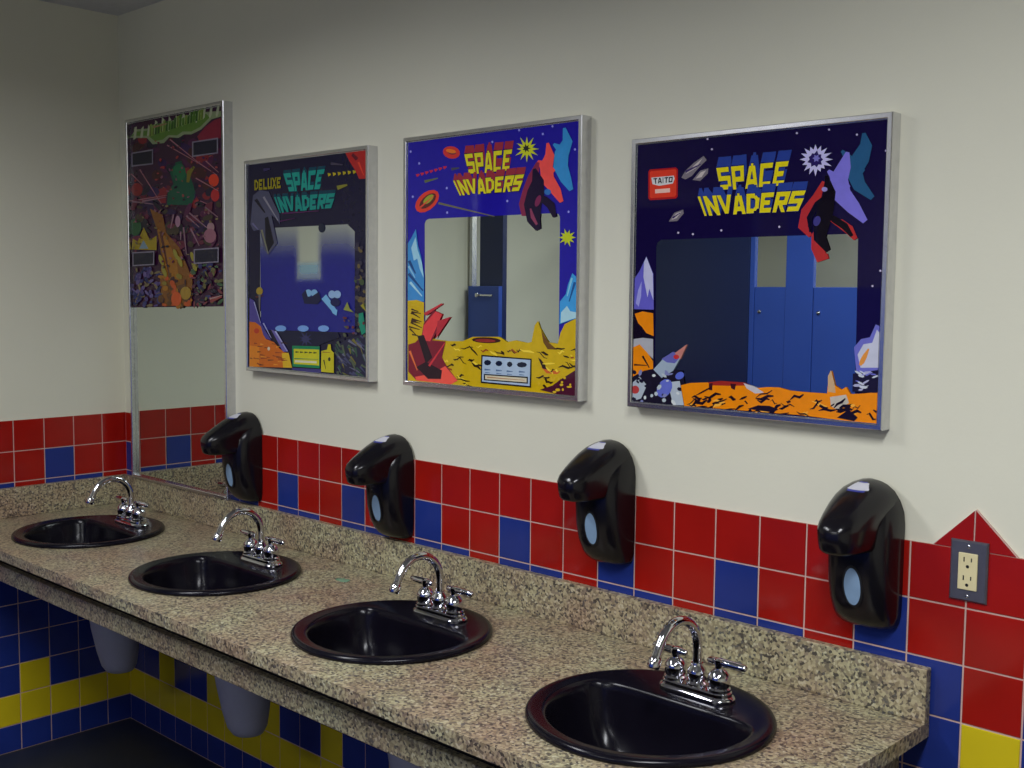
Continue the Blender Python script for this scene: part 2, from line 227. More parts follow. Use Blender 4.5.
('p',(140,60,60),[(3191,11557),(3149,11553),(3092,11570),(3053,11598),(3055,11620),(3096,11624),(3153,11607),(3192,11580)]),
('p',(140,60,60),[(4472,11423),(4492,11443),(4552,11453),(4618,11446),(4651,11427),(4632,11406),(4572,11396),(4505,11403)]),
('p',(120,112,128),[(229,11613),(1759,11624),(1742,11101),(210,11117)]),
('p',(22,20,42),[(306,11573),(1683,11573),(1669,11143),(291,11166)]),
('p',(120,112,128),[(4324,11665),(5915,11660),(5904,11157),(4311,11157)]),
('p',(22,20,42),[(4405,11624),(5836,11610),(5827,11197),(4394,11208)]),
('p',(95,35,55),[(5129,9416),(5130,9482),(5254,9568),(5427,9625),(5548,9618),(5548,9552),(5426,9466),(5252,9410)]),
('p',(75,25,60),[(5153,9102),(4992,9100),(4836,9174),(4778,9279),(4853,9354),(5015,9354),(5169,9281),(5226,9176)]),
('p',(40,20,60),[(4822,8685),(4708,8619),(4462,8606),(4225,8656),(4139,8739),(4255,8805),(4503,8817),(4738,8767)]),
('p',(40,20,60),[(1134,9585),(979,9562),(815,9606),(737,9690),(793,9766),(948,9787),(1112,9743),(1188,9659)]),
('p',(75,25,60),[(4302,8236),(4250,8320),(4318,8481),(4465,8625),(4605,8667),(4656,8584),(4589,8423),(4442,8279)]),
('p',(30,25,40),[(5070,9528),(4955,9476),(4723,9481),(4511,9540),(4443,9619),(4561,9671),(4794,9665),(5004,9606)]),
('p',(75,25,60),[(2750,8673),(2571,8662),(2368,8735),(2262,8849),(2316,8938),(2497,8948),(2699,8874),(2803,8761)]),
('p',(95,35,55),[(3763,8697),(3844,8770),(4110,8836),(4401,8858),(4549,8822),(4470,8751),(4208,8685),(3915,8662)]),
('p',(60,50,40),[(2509,8695),(2573,8791),(2816,8857),(3095,8856),(3247,8788),(3184,8693),(2944,8626),(2663,8627)]),
('p',(40,20,60),[(866,8517),(716,8445),(490,8448),(320,8525),(307,8631),(459,8703),(686,8699),(853,8622)]),
('p',(60,50,40),[(5032,8529),(4894,8583),(4737,8748),(4652,8926),(4690,9013),(4828,8957),(4985,8792),(5069,8615)]),
('p',(60,50,40),[(1668,9062),(1679,9139),(1805,9191),(1971,9187),(2080,9130),(2070,9053),(1945,9000),(1779,9004)]),
('p',(95,35,55),[(588,8451),(435,8515),(415,8591),(539,8634),(735,8619),(887,8555),(906,8479),(783,8436)]),
('p',(95,35,55),[(4721,9068),(4574,8996),(4252,8990),(3942,9053),(3828,9149),(3979,9221),(4304,9226),(4610,9162)]),
('p',(30,25,40),[(1527,8732),(1409,8724),(1218,8773),(1066,8850),(1043,8910),(1162,8917),(1353,8867),(1504,8791)]),
('p',(75,25,60),[(199,8939),(125,9069),(279,9208),(570,9273),(825,9227),(898,9098),(747,8961),(458,8895)]),
('p',(60,50,40),[(2966,8852),(2773,8796),(2573,8825),(2484,8922),(2561,9031),(2756,9087),(2954,9057),(3041,8961)]),
('p',(95,35,55),[(4638,8268),(4482,8349),(4472,8435),(4612,8475),(4821,8446),(4975,8365),(4985,8280),(4846,8240)]),
('p',(60,50,40),[(4020,8707),(3878,8634),(3561,8621),(3253,8678),(3137,8770),(3284,8843),(3603,8854),(3907,8798)]),
('p',(30,25,40),[(682,8906),(773,8976),(1059,9040),(1369,9061),(1525,9028),(1437,8959),(1155,8895),(842,8873)]),
('p',(75,25,60),[(551,9353),(684,9457),(997,9490),(1304,9433),(1428,9321),(1299,9218),(990,9183),(679,9239)]),
('p',(95,35,55),[(929,9182),(916,9258),(1050,9353),(1252,9410),(1402,9397),(1414,9321),(1282,9227),(1081,9169)]),
('p',(30,25,40),[(576,9045),(445,9049),(320,9110),(275,9193),(337,9248),(468,9244),(592,9183),(637,9101)]),
('p',(40,20,60),[(3275,9373),(3152,9315),(2875,9309),(2605,9358),(2502,9434),(2629,9492),(2908,9498),(3175,9448)]),
('p',(95,35,55),[(2993,8160),(3039,8286),(3306,8387),(3635,8404),(3834,8327),(3790,8203),(3528,8102),(3197,8083)]),
('p',(60,50,40),[(4912,9087),(4989,9156),(5224,9202),(5477,9199),(5601,9149),(5526,9080),(5293,9034),(5039,9036)]),
('p',(95,35,55),[(5134,9255),(5012,9350),(5046,9489),(5216,9591),(5420,9596),(5541,9502),(5507,9363),(5339,9261)]),
('p',(40,20,60),[(1544,9326),(1443,9406),(1415,9586),(1478,9761),(1593,9828),(1694,9747),(1721,9568),(1660,9394)]),
('p',(30,25,40),[(340,9115),(479,9233),(831,9278),(1186,9226),(1339,9107),(1204,8990),(856,8943),(497,8995)]),
('p',(30,25,40),[(3406,8646),(3264,8713),(3235,8844),(3336,8961),(3507,8996),(3647,8929),(3676,8799),(3576,8682)]),
('p',(40,20,60),[(5014,8684),(4891,8788),(4942,8932),(5137,9031),(5360,9027),(5482,8924),(5431,8781),(5239,8681)]),
('p',(95,35,55),[(380,8326),(489,8378),(788,8425),(1099,8439),(1241,8412),(1135,8360),(840,8313),(526,8299)]),
('p',(95,35,55),[(193,9542),(108,9640),(176,9822),(357,9978),(544,10019),(627,9921),(561,9741),(381,9584)]),
('p',(30,25,40),[(4088,8769),(4001,8702),(3858,8691),(3743,8741),(3724,8823),(3812,8890),(3955,8901),(4069,8851)]),
('p',(40,20,60),[(1911,9055),(1714,9048),(1587,9097),(1606,9174),(1760,9234),(1957,9242),(2082,9192),(2063,9115)]),
('p',(75,25,60),[(1392,9495),(1455,9618),(1742,9703),(2081,9700),(2276,9613),(2215,9493),(1933,9408),(1591,9408)]),
('p',(75,25,60),[(3795,9195),(3754,9293),(3865,9468),(4063,9618),(4231,9654),(4272,9557),(4162,9383),(3965,9233)]),
('p',(75,25,60),[(5184,8029),(5214,8109),(5395,8254),(5621,8378),(5758,8409),(5729,8329),(5550,8186),(5324,8061)]),
('p',(75,25,60),[(471,8659),(345,8686),(219,8785),(168,8898),(222,8958),(349,8931),(474,8832),(525,8719)]),
('p',(95,35,55),[(4489,8924),(4359,8983),(4343,9066),(4451,9123),(4618,9120),(4746,9061),(4762,8978),(4656,8922)]),
('p',(30,25,40),[(5551,8515),(5362,8482),(5111,8544),(4944,8665),(4961,8773),(5152,8804),(5403,8741),(5568,8622)]),
('p',(95,35,55),[(1205,9469),(1253,9522),(1413,9555),(1590,9551),(1681,9510),(1633,9458),(1475,9425),(1297,9429)]),
('p',(60,50,40),[(994,9629),(909,9600),(733,9607),(568,9645),(512,9693),(599,9722),(776,9714),(939,9676)]),
('p',(30,25,40),[(2445,9384),(2266,9413),(1980,9547),(1752,9709),(1719,9804),(1901,9774),(2189,9638),(2413,9477)]),
('p',(95,35,55),[(2622,8906),(2690,8972),(2892,9010),(3110,8998),(3216,8944),(3150,8879),(2949,8841),(2730,8851)]),
('p',(40,20,60),[(4958,8663),(4745,8652),(4449,8752),(4245,8906),(4255,9022),(4472,9031),(4767,8929),(4968,8777)]),
('p',(40,20,60),[(1517,9285),(1337,9367),(1267,9551),(1349,9728),(1533,9794),(1712,9711),(1781,9529),(1701,9353)]),
('p',(60,50,40),[(410,9236),(440,9356),(652,9432),(920,9421),(1088,9329),(1059,9211),(850,9134),(581,9145)]),
('p',(75,25,60),[(1769,8350),(1614,8404),(1570,8509),(1664,8603),(1839,8630),(1994,8576),(2037,8472),(1944,8378)]),
('p',(40,20,60),[(676,8085),(538,8146),(472,8297),(518,8448),(648,8510),(785,8448),(850,8298),(805,8148)]),
('p',(40,20,60),[(1271,9618),(1119,9715),(1142,9843),(1327,9927),(1564,9916),(1714,9819),(1692,9692),(1509,9609)]),
('p',(95,35,55),[(12,8452),(110,8572),(442,8649),(809,8638),(998,8548),(904,8430),(577,8352),(207,8361)]),
('p',(60,50,40),[(6001,9417),(5879,9420),(5771,9478),(5742,9557),(5808,9610),(5930,9607),(6037,9549),(6066,9471)]),
('p',(60,50,40),[(3194,8587),(3048,8648),(2997,8782),(3072,8910),(3228,8957),(3373,8895),(3423,8762),(3349,8635)]),
('p',(40,20,60),[(3460,9083),(3379,9132),(3380,9219),(3462,9291),(3577,9307),(3657,9258),(3656,9172),(3575,9099)]),
('p',(60,50,40),[(5446,8198),(5325,8188),(5121,8238),(4952,8319),(4918,8384),(5041,8394),(5246,8343),(5413,8263)]),
('p',(75,25,60),[(4550,8357),(4568,8431),(4734,8527),(4949,8588),(5088,8578),(5071,8505),(4907,8410),(4691,8348)]),
('p',(95,35,55),[(3290,8403),(3152,8342),(2830,8328),(2511,8369),(2383,8443),(2525,8505),(2850,8518),(3166,8476)]),
('p',(60,50,40),[(2385,9360),(2364,9415),(2442,9477),(2571,9508),(2677,9492),(2697,9437),(2620,9375),(2491,9343)]),
('p',(60,50,40),[(4053,8186),(3947,8253),(3957,8329),(4078,8370),(4238,8352),(4344,8285),(4334,8209),(4214,8168)]),
('p',(40,85,50),[(863,8947),(814,8816),(685,8714),(501,8660),(298,8665),(116,8730),(-8,8841),(-49,8976),(2,9108),(134,9211),(320,9263),(523,9256),(702,9190),(823,9080)]),
('p',(150,130,30),[(99,8174),(219,8557),(578,8446),(1026,8941),(1444,8475),(1916,8613),(1899,8114)]),
('p',(120,140,150),[(672,8188),(990,8486),(1333,8175)]),
('p',(120,75,30),[(1482,9578),(2359,9318),(2581,8694),(3420,8183),(3957,7497),(4238,7061),(4151,6191),(2210,6162),(2092,7062),(2264,7859),(1924,8862)]),
('p',(145,95,30),[(2003,8860),(2576,8546),(3219,7748),(3388,7062),(2627,7062),(2361,7858)]),
('p',(85,45,35),[(2089,8747),(2687,7256),(2770,7264),(2300,8762)]),
('p',(130,95,110),[(946,9824),(2623,9909),(2615,9932),(927,9885)]),
('p',(130,95,110),[(207,9859),(1731,9705),(1738,9728),(226,9919)]),
('p',(130,95,110),[(3021,9321),(2850,8835),(2895,8829),(3132,9305)]),
('p',(130,95,110),[(3301,9256),(3324,8867),(3369,8865),(3413,9251)]),
('p',(130,95,110),[(3473,8716),(3498,8425),(3543,8423),(3584,8713)]),
('p',(130,95,110),[(4062,9300),(5231,8749),(5258,8765),(4134,9341)]),
('p',(130,95,110),[(3876,9212),(4702,8813),(4730,8829),(3950,9252)]),
('p',(130,95,110),[(5053,9446),(5845,9100),(5870,9117),(5119,9488)]),
('p',(130,95,110),[(3663,8852),(3855,7932),(3899,7933),(3773,8855)]),
('p',(130,95,110),[(4126,8780),(4681,8200),(4720,8209),(4224,8802)]),
('p',(150,110,130),[(3520,9054),(3501,8970),(3452,8905),(3384,8869),(3309,8872),(3242,8912),(3197,8981),(3183,9066),(3202,9150),(3251,9215),(3320,9250),(3395,9247),(3461,9207),(3505,9138)]),
('p',(150,115,120),[(5644,8791),(5621,8723),(5557,8670),(5466,8642),(5366,8645),(5276,8678),(5214,8736),(5193,8806),(5217,8874),(5282,8928),(5373,8955),(5473,8952),(5563,8918),(5624,8861)]),
('p',(140,90,105),[(5750,8509),(5710,8409),(5603,8330),(5449,8288),(5279,8292),(5125,8341),(5020,8426),(4984,8529),(5025,8631),(5134,8709),(5290,8750),(5460,8745),(5612,8695),(5715,8611)]),
('p',(45,45,100),[(555,6527),(442,6561),(412,6626),(483,6684),(613,6702),(725,6668),(754,6603),(684,6545)]),
('p',(30,35,80),[(980,6001),(897,6039),(849,6140),(865,6245),(935,6292),(1018,6254),(1066,6153),(1050,6049)]),
('p',(110,95,70),[(1945,6887),(1869,6881),(1710,6900),(1560,6934),(1508,6963),(1585,6969),(1745,6950),(1894,6916)]),
('p',(70,55,110),[(1747,6564),(1709,6629),(1785,6707),(1931,6752),(2060,6739),(2098,6675),(2023,6597),(1878,6551)]),
('p',(30,35,80),[(1004,6595),(1064,6624),(1224,6650),(1390,6659),(1465,6645),(1406,6617),(1246,6590),(1080,6581)]),
('p',(70,55,110),[(1999,6527),(1903,6534),(1774,6595),(1688,6673),(1695,6723),(1792,6715),(1921,6655),(2007,6577)]),
('p',(45,45,100),[(1519,7199),(1422,7171),(1339,7181),(1318,7223),(1373,7272),(1470,7300),(1553,7290),(1573,7248)]),
('p',(70,55,110),[(1625,6142),(1659,6175),(1771,6207),(1896,6219),(1960,6204),(1926,6171),(1814,6139),(1689,6127)]),
('p',(70,55,110),[(356,7040),(353,7107),(481,7192),(665,7246),(797,7237),(801,7171),(674,7086),(490,7031)]),
('p',(70,55,110),[(791,7228),(746,7206),(681,7207),(634,7229),(632,7260),(678,7282),(743,7282),(790,7259)]),
('p',(110,95,70),[(1054,6497),(948,6451),(747,6449),(567,6492),(514,6555),(621,6600),(823,6602),(1002,6559)]),
('p',(70,55,110),[(223,6656),(140,6665),(87,6706),(96,6755),(161,6784),(244,6775),(296,6734),(288,6685)]),
('p',(110,95,70),[(1522,6991),(1461,6942),(1361,6929),(1280,6961),(1266,7018),(1328,7067),(1428,7079),(1508,7048)]),
('p',(110,95,70),[(634,6465),(580,6419),(478,6404),(389,6430),(364,6481),(419,6527),(521,6541),(610,6515)]),
('p',(110,95,70),[(1122,6149),(1182,6192),(1345,6221),(1514,6219),(1591,6188),(1532,6145),(1370,6116),(1200,6118)]),
('p',(45,45,100),[(276,6509),(225,6540),(228,6602),(284,6659),(360,6677),(412,6645),(409,6583),(353,6527)]),
('p',(95,80,130),[(343,6599),(326,6656),(409,6714),(543,6739),(649,6716),(665,6659),(583,6601),(450,6576)]),
('p',(110,95,70),[(1661,7275),(1556,7253),(1414,7280),(1319,7339),(1327,7397),(1433,7418),(1575,7392),(1669,7332)]),
('p',(95,80,130),[(1301,6532),(1211,6538),(1095,6592),(1020,6663),(1031,6709),(1122,6703),(1238,6648),(1312,6578)]),
('p',(45,45,100),[(2027,6221),(1907,6263),(1866,6362),(1928,6460),(2057,6499),(2176,6457),(2216,6359),(2155,6261)]),
('p',(110,95,70),[(1908,7283),(1869,7318),(1893,7363),(1966,7391),(2044,7387),(2083,7352),(2059,7307),(1987,7279)]),
('p',(30,35,80),[(432,6161),(339,6146),(220,6172),(144,6225),(156,6273),(250,6287),(369,6261),(444,6208)]),
('p',(95,80,130),[(1881,6847),(1868,6888),(1931,6951),(2033,7000),(2115,7005),(2128,6964),(2065,6901),(1963,6852)]),
('p',(110,95,70),[(1307,6936),(1251,6958),(1209,7019),(1206,7084),(1244,7114),(1301,7093),(1343,7032),(1345,6967)]),
('p',(45,45,100),[(1263,6966),(1288,6999),(1360,7016),(1437,7008),(1475,6979),(1450,6946),(1378,6928),(1300,6937)]),
('p',(45,45,100),[(350,6569),(275,6517),(179,6506),(119,6543),(131,6607),(207,6659),(303,6670),(362,6633)]),
('p',(95,80,130),[(1298,7290),(1221,7344),(1238,7441),(1339,7524),(1464,7545),(1540,7491),(1524,7395),(1423,7312)]),
('p',(45,45,100),[(955,7431),(1021,7477),(1208,7511),(1406,7516),(1500,7487),(1436,7442),(1250,7407),(1050,7402)]),
('p',(110,95,70),[(967,6838),(995,6886),(1126,6936),(1284,6959),(1374,6941),(1347,6894),(1216,6844),(1058,6821)]),
('p',(30,35,80),[(2293,7213),(2169,7196),(1997,7238),(1877,7314),(1882,7380),(2007,7396),(2179,7354),(2298,7279)]),
('p',(45,45,100),[(943,7402),(906,7437),(931,7491),(1003,7532),(1081,7538),(1118,7503),(1093,7450),(1020,7408)]),
('p',(110,95,70),[(2311,7271),(2227,7265),(2054,7289),(1892,7329),(1837,7362),(1921,7368),(2095,7344),(2256,7304)]),
('p',(30,35,80),[(463,6339),(362,6372),(280,6473),(264,6582),(324,6636),(425,6603),(507,6502),(523,6393)]),
('p',(70,55,110),[(1879,6531),(1916,6558),(2029,6588),(2151,6602),(2212,6593),(2175,6566),(2062,6537),(1940,6522)]),
('p',(45,45,100),[(1830,7230),(1823,7280),(1911,7343),(2042,7381),(2140,7373),(2148,7322),(2060,7259),(1929,7221)]),
('p',(30,35,80),[(702,7247),(699,7295),(789,7375),(920,7440),(1014,7451),(1017,7403),(927,7324),(796,7259)]),
('p',(45,45,100),[(859,6435),(783,6413),(606,6406),(431,6418),(360,6442),(437,6464),(615,6471),(789,6459)]),
('p',(110,95,70),[(418,6159),(352,6205),(343,6311),(397,6415),(482,6456),(548,6410),(557,6305),(503,6200)]),
('p',(70,55,110),[(1323,7258),(1255,7283),(1240,7329),(1289,7368),(1371,7379),(1439,7354),(1454,7308),(1406,7269)]),
('p',(70,55,110),[(1079,7310),(1128,7352),(1296,7414),(1481,7460),(1577,7462),(1529,7420),(1363,7358),(1176,7312)]),
('p',(45,45,100),[(556,6982),(582,7038),(716,7087),(878,7102),(974,7073),(949,7018),(816,6969),(653,6954)]),
('p',(110,95,70),[(728,6660),(654,6695),(582,6794),(554,6899),(587,6948),(662,6913),(734,6814),(761,6710)]),
('p',(30,35,80),[(998,6502),(907,6511),(803,6569),(748,6642),(775,6688),(867,6679),(971,6621),(1025,6548)]),
('p',(95,80,130),[(1024,6132),(922,6121),(861,6139),(877,6174),(961,6207),(1063,6217),(1124,6200),(1108,6165)]),
('p',(110,95,70),[(1813,6561),(1882,6607),(2060,6635),(2243,6628),(2324,6591),(2257,6545),(2080,6517),(1896,6523)]),
('p',(45,45,100),[(911,6141),(854,6190),(888,6262),(994,6314),(1109,6316),(1166,6268),(1132,6196),(1026,6144)]),
('p',(45,45,100),[(1423,6465),(1328,6503),(1316,6557),(1396,6595),(1520,6595),(1615,6557),(1626,6503),(1547,6465)]),
('p',(110,95,70),[(623,6918),(653,6954),(736,6972),(823,6961),(863,6929),(833,6893),(750,6875),(663,6885)]),
('p',(110,95,70),[(959,6613),(889,6619),(787,6664),(712,6722),(709,6758),(779,6751),(881,6705),(956,6648)]),
('p',(45,45,100),[(401,6409),(326,6382),(246,6387),(209,6422),(235,6466),(310,6493),(389,6487),(427,6453)]),
('p',(30,35,80),[(495,7251),(500,7285),(573,7327),(672,7352),(739,7346),(734,7312),(661,7271),(562,7245)]),
('p',(95,80,130),[(1038,6764),(954,6720),(849,6717),(786,6758),(801,6818),(886,6862),(990,6865),(1053,6824)]),
('p',(95,80,130),[(1079,7129),(991,7162),(939,7253),(954,7347),(1028,7389),(1116,7355),(1168,7265),(1152,7171)]),
('p',(110,95,70),[(1705,7300),(1758,7341),(1918,7377),(2092,7389),(2177,7368),(2125,7328),(1966,7291),(1792,7279)]),
('p',(95,80,130),[(1418,6443),(1372,6486),(1405,6542),(1496,6578),(1593,6574),(1638,6531),(1605,6475),(1514,6439)]),
('p',(70,55,110),[(1477,6547),(1393,6565),(1338,6627),(1344,6695),(1407,6730),(1492,6711),(1547,6650),(1541,6582)]),
('p',(95,80,130),[(1576,6997),(1459,6976),(1380,6992),(1387,7035),(1475,7080),(1592,7100),(1670,7084),(1663,7041)]),
('p',(45,45,100),[(1508,6255),(1433,6249),(1380,6269),(1379,6303),(1431,6332),(1506,6338),(1559,6317),(1560,6283)]),
('p',(30,35,80),[(2022,6899),(1975,6848),(1901,6831),(1843,6859),(1835,6915),(1882,6966),(1956,6983),(2014,6955)]),
('p',(70,55,110),[(1699,6920),(1737,6982),(1856,7015),(1986,7000),(2051,6946),(2014,6885),(1896,6852),(1766,6866)]),
('p',(45,45,100),[(383,6278),(382,6342),(501,6413),(670,6449),(790,6429),(792,6366),(674,6295),(505,6259)]),
('p',(45,45,100),[(349,7024),(312,7077),(353,7185),(448,7285),(541,7318),(577,7265),(537,7157),(442,7058)]),
('p',(30,35,80),[(1281,6983),(1169,6990),(1049,7053),(991,7136),(1030,7190),(1142,7182),(1262,7119),(1319,7036)]),
('p',(30,35,80),[(711,6510),(680,6565),(729,6611),(830,6620),(924,6589),(955,6534),(906,6488),(805,6479)]),
('p',(110,95,70),[(499,7356),(436,7375),(394,7429),(397,7487),(443,7516),(505,7497),(547,7443),(545,7384)]),
('p',(110,95,70),[(1810,6519),(1824,6549),(1885,6569),(1957,6569),(1998,6548),(1984,6519),(1924,6498),(1852,6498)]),
('p',(70,55,110),[(1199,6306),(1098,6317),(1024,6373),(1021,6442),(1090,6482),(1191,6471),(1264,6415),(1267,6347)]),
('p',(95,80,130),[(500,6901),(427,6946),(435,7032),(519,7108),(630,7129),(703,7083),(695,6998),(611,6922)]),
('p',(95,80,130),[(422,7173),(440,7229),(561,7277),(712,7289),(806,7258),(788,7202),(669,7154),(517,7142)]),
('p',(110,95,70),[(1261,6853),(1186,6866),(1076,6926),(993,6996),(988,7036),(1063,7022),(1174,6963),(1255,6892)]),
('p',(70,55,110),[(97,6816),(42,6850),(53,6900),(123,6937),(211,6939),(266,6906),(256,6856),(186,6819)]),
('p',(110,95,70),[(2016,6691),(1917,6710),(1790,6790),(1709,6885),(1721,6939),(1820,6920),(1947,6839),(2028,6745)]),
('p',(45,45,100),[(1678,6478),(1731,6534),(1914,6589),(2119,6611),(2226,6587),(2175,6531),(1993,6477),(1787,6454)]),
('p',(30,35,80),[(332,6223),(361,6251),(431,6264),(502,6255),(532,6229),(504,6202),(433,6189),(362,6198)]),
('p',(70,55,110),[(555,7053),(474,7109),(494,7212),(602,7300),(736,7322),(816,7265),(797,7163),(689,7075)]),
('p',(30,35,80),[(1828,6657),(1835,6712),(1952,6795),(2112,6856),(2220,6860),(2213,6805),(2097,6723),(1937,6661)]),
('p',(70,55,110),[(1379,7132),(1274,7134),(1167,7185),(1122,7256),(1164,7305),(1270,7303),(1376,7251),(1421,7181)]),
('p',(30,35,80),[(518,6338),(484,6394),(540,6502),(654,6598),(758,6627),(792,6571),(736,6464),(623,6368)]),
('p',(70,55,110),[(890,6539),(796,6565),(726,6646),(722,6735),(786,6780),(881,6755),(950,6673),(954,6584)]),
('p',(95,80,130),[(376,6663),(282,6664),(108,6706),(-44,6766),(-85,6807),(10,6807),(184,6764),(336,6704)]),
('p',(90,60,35),[(2795,6334),(2720,6351),(2629,6417),(2574,6494),(2588,6536),(2663,6519),(2754,6453),(2809,6376)]),
('p',(90,60,35),[(3622,6453),(3613,6538),(3755,6635),(3964,6687),(4116,6664),(4126,6580),(3986,6483),(3777,6431)]),
('p',(125,110,40),[(3118,6555),(3097,6607),(3170,6674),(3293,6715),(3393,6708),(3414,6656),(3342,6590),(3219,6548)]),
('p',(150,100,30),[(3965,6432),(3975,6477),(4073,6554),(4201,6616),(4284,6628),(4274,6583),(4177,6507),(4049,6444)]),
('p',(150,100,30),[(2821,7150),(2808,7183),(2852,7218),(2926,7236),(2987,7225),(2999,7192),(2955,7157),(2881,7139)]),
('p',(90,60,35),[(3478,6585),(3362,6613),(3268,6710),(3253,6819),(3324,6876),(3440,6848),(3533,6751),(3548,6643)]),
('p',(125,110,40),[(3719,6486),(3632,6523),(3619,6592),(3690,6651),(3801,6666),(3888,6629),(3900,6561),(3831,6502)]),
('p',(150,100,30),[(2759,6991),(2771,7026),(2855,7069),(2962,7094),(3029,7088),(3017,7053),(2933,7010),(2826,6984)]),
('p',(60,35,40),[(3505,6671),(3403,6650),(3316,6669),(3293,6718),(3350,6767),(3452,6788),(3539,6768),(3561,6720)]),
('p',(175,75,35),[(2875,6187),(2889,6257),(3040,6343),(3238,6395),(3368,6383),(3354,6313),(3205,6228),(3007,6175)]),
('p',(175,75,35),[(2586,7045),(2466,7065),(2401,7132),(2430,7205),(2535,7242),(2654,7222),(2719,7155),(2690,7082)]),
('p',(60,35,40),[(2854,6959),(2783,7014),(2810,7107),(2918,7182),(3043,7196),(3113,7141),(3087,7049),(2980,6974)]),
('p',(90,60,35),[(2933,6351),(2814,6371),(2751,6436),(2781,6510),(2887,6548),(3005,6528),(3068,6462),(3038,6389)]),
('p',(90,60,35),[(3473,6670),(3379,6712),(3367,6790),(3443,6860),(3563,6879),(3655,6837),(3667,6759),(3592,6690)]),
('p',(90,60,35),[(3529,6257),(3463,6236),(3326,6239),(3199,6264),(3157,6296),(3224,6316),(3360,6313),(3487,6288)]),
('p',(150,100,30),[(2437,7164),(2357,7127),(2186,7120),(2023,7148),(1965,7195),(2046,7232),(2218,7238),(2379,7210)]),
('p',(90,60,35),[(2578,6540),(2561,6573),(2604,6618),(2682,6650),(2748,6649),(2765,6616),(2722,6570),(2645,6539)]),
('p',(125,110,40),[(4239,6624),(4158,6564),(3973,6541),(3793,6569),(3723,6631),(3806,6691),(3992,6714),(4171,6685)]),
('p',(150,100,30),[(3067,6340),(3006,6397),(3035,6451),(3137,6471),(3252,6445),(3313,6388),(3284,6334),(3183,6314)]),
('p',(150,100,30),[(3308,6298),(3224,6309),(3088,6369),(2980,6444),(2964,6489),(3050,6478),(3186,6417),(3293,6343)]),
('p',(90,60,35),[(3149,6774),(3199,6834),(3383,6893),(3591,6915),(3703,6888),(3654,6828),(3472,6770),(3263,6747)]),
('p',(90,60,35),[(2767,6964),(2693,7019),(2700,7064),(2786,7072),(2899,7039),(2973,6984),(2966,6939),(2880,6931)]),
('p',(90,60,35),[(3969,6330),(3867,6348),(3830,6385),(3880,6419),(3988,6430),(4090,6412),(4126,6375),(4077,6341)]),
('p',(90,60,35),[(2918,7210),(2842,7156),(2738,7147),(2666,7187),(2670,7253),(2746,7307),(2851,7316),(2922,7276)]),
('p',(90,60,35),[(3893,6692),(3791,6652),(3683,6659),(3632,6709),(3667,6772),(3769,6812),(3877,6805),(3928,6755)]),
('p',(150,100,30),[(4257,6381),(4187,6344),(4038,6336),(3898,6361),(3850,6405),(3921,6442),(4070,6451),(4209,6425)]),
('p',(90,60,35),[(3186,6664),(3093,6687),(3015,6768),(2998,6858),(3052,6905),(3145,6882),(3223,6801),(3240,6711)]),
('p',(60,35,40),[(3803,6876),(3761,6909),(3747,6989),(3768,7068),(3813,7100),(3855,7067),(3869,6988),(3848,6909)]),
('p',(150,100,30),[(2513,7123),(2435,7104),(2347,7119),(2300,7160),(2323,7203),(2402,7223),(2490,7208),(2536,7166)]),
('p',(90,60,35),[(3785,6730),(3663,6744),(3575,6813),(3573,6897),(3659,6946),(3780,6932),(3868,6863),(3869,6779)]),
('p',(60,35,40),[(3742,6496),(3775,6521),(3858,6534),(3941,6527),(3977,6505),(3944,6480),(3862,6467),(3779,6474)]),
('p',(90,60,35),[(2496,6845),(2470,6915),(2513,6955),(2599,6944),(2678,6887),(2704,6818),(2661,6777),(2575,6789)]),
('p',(90,60,35),[(3549,6104),(3433,6120),(3364,6186),(3383,6262),(3477,6304),(3593,6287),(3661,6221),(3643,6146)]),
('p',(175,75,35),[(4004,6350),(3883,6318),(3746,6341),(3674,6406),(3709,6475),(3831,6507),(3967,6484),(4038,6419)]),
('p',(175,75,35),[(4116,7153),(4050,7198),(4063,7251),(4147,7279),(4253,7268),(4318,7223),(4306,7171),(4222,7142)]),
('p',(175,75,35),[(4165,6241),(4075,6184),(3896,6170),(3732,6207),(3680,6273),(3771,6330),(3951,6343),(4113,6306)]),
('p',(60,35,40),[(3588,6707),(3567,6750),(3623,6810),(3722,6853),(3807,6853),(3828,6810),(3773,6749),(3674,6706)]),
('p',(125,110,40),[(2405,6881),(2282,6903),(2235,6953),(2291,7003),(2417,7022),(2539,6999),(2586,6949),(2531,6900)]),
('p',(150,100,30),[(3289,6064),(3176,6115),(3153,6226),(3234,6332),(3370,6370),(3482,6319),(3505,6208),(3425,6103)]),
('p',(60,35,40),[(3773,6354),(3745,6421),(3795,6466),(3892,6463),(3980,6414),(4008,6347),(3958,6302),(3861,6304)]),
('p',(150,100,30),[(3292,6640),(3176,6637),(3061,6689),(3015,6765),(3064,6820),(3181,6823),(3295,6771),(3341,6695)]),
('p',(175,75,35),[(3894,6251),(3860,6302),(3917,6379),(4030,6436),(4134,6440),(4167,6389),(4111,6312),(3998,6255)]),
('p',(90,60,35),[(3141,6762),(3044,6711),(2871,6707),(2721,6752),(2684,6819),(2782,6870),(2956,6874),(3105,6829)]),
('p',(60,35,40),[(4099,6423),(4070,6473),(4087,6588),(4140,6700),(4198,6744),(4226,6694),(4209,6579),(4157,6467)]),
('p',(90,60,35),[(2848,6234),(2752,6192),(2639,6195),(2576,6242),(2600,6305),(2696,6348),(2808,6344),(2871,6297)]),
('p',(60,35,40),[(3353,7039),(3301,7022),(3201,7026),(3111,7049),(3084,7077),(3136,7094),(3236,7090),(3326,7067)]),
('p',(175,75,35),[(3193,6741),(3057,6747),(2903,6825),(2822,6929),(2863,6998),(3001,6991),(3154,6913),(3234,6810)]),
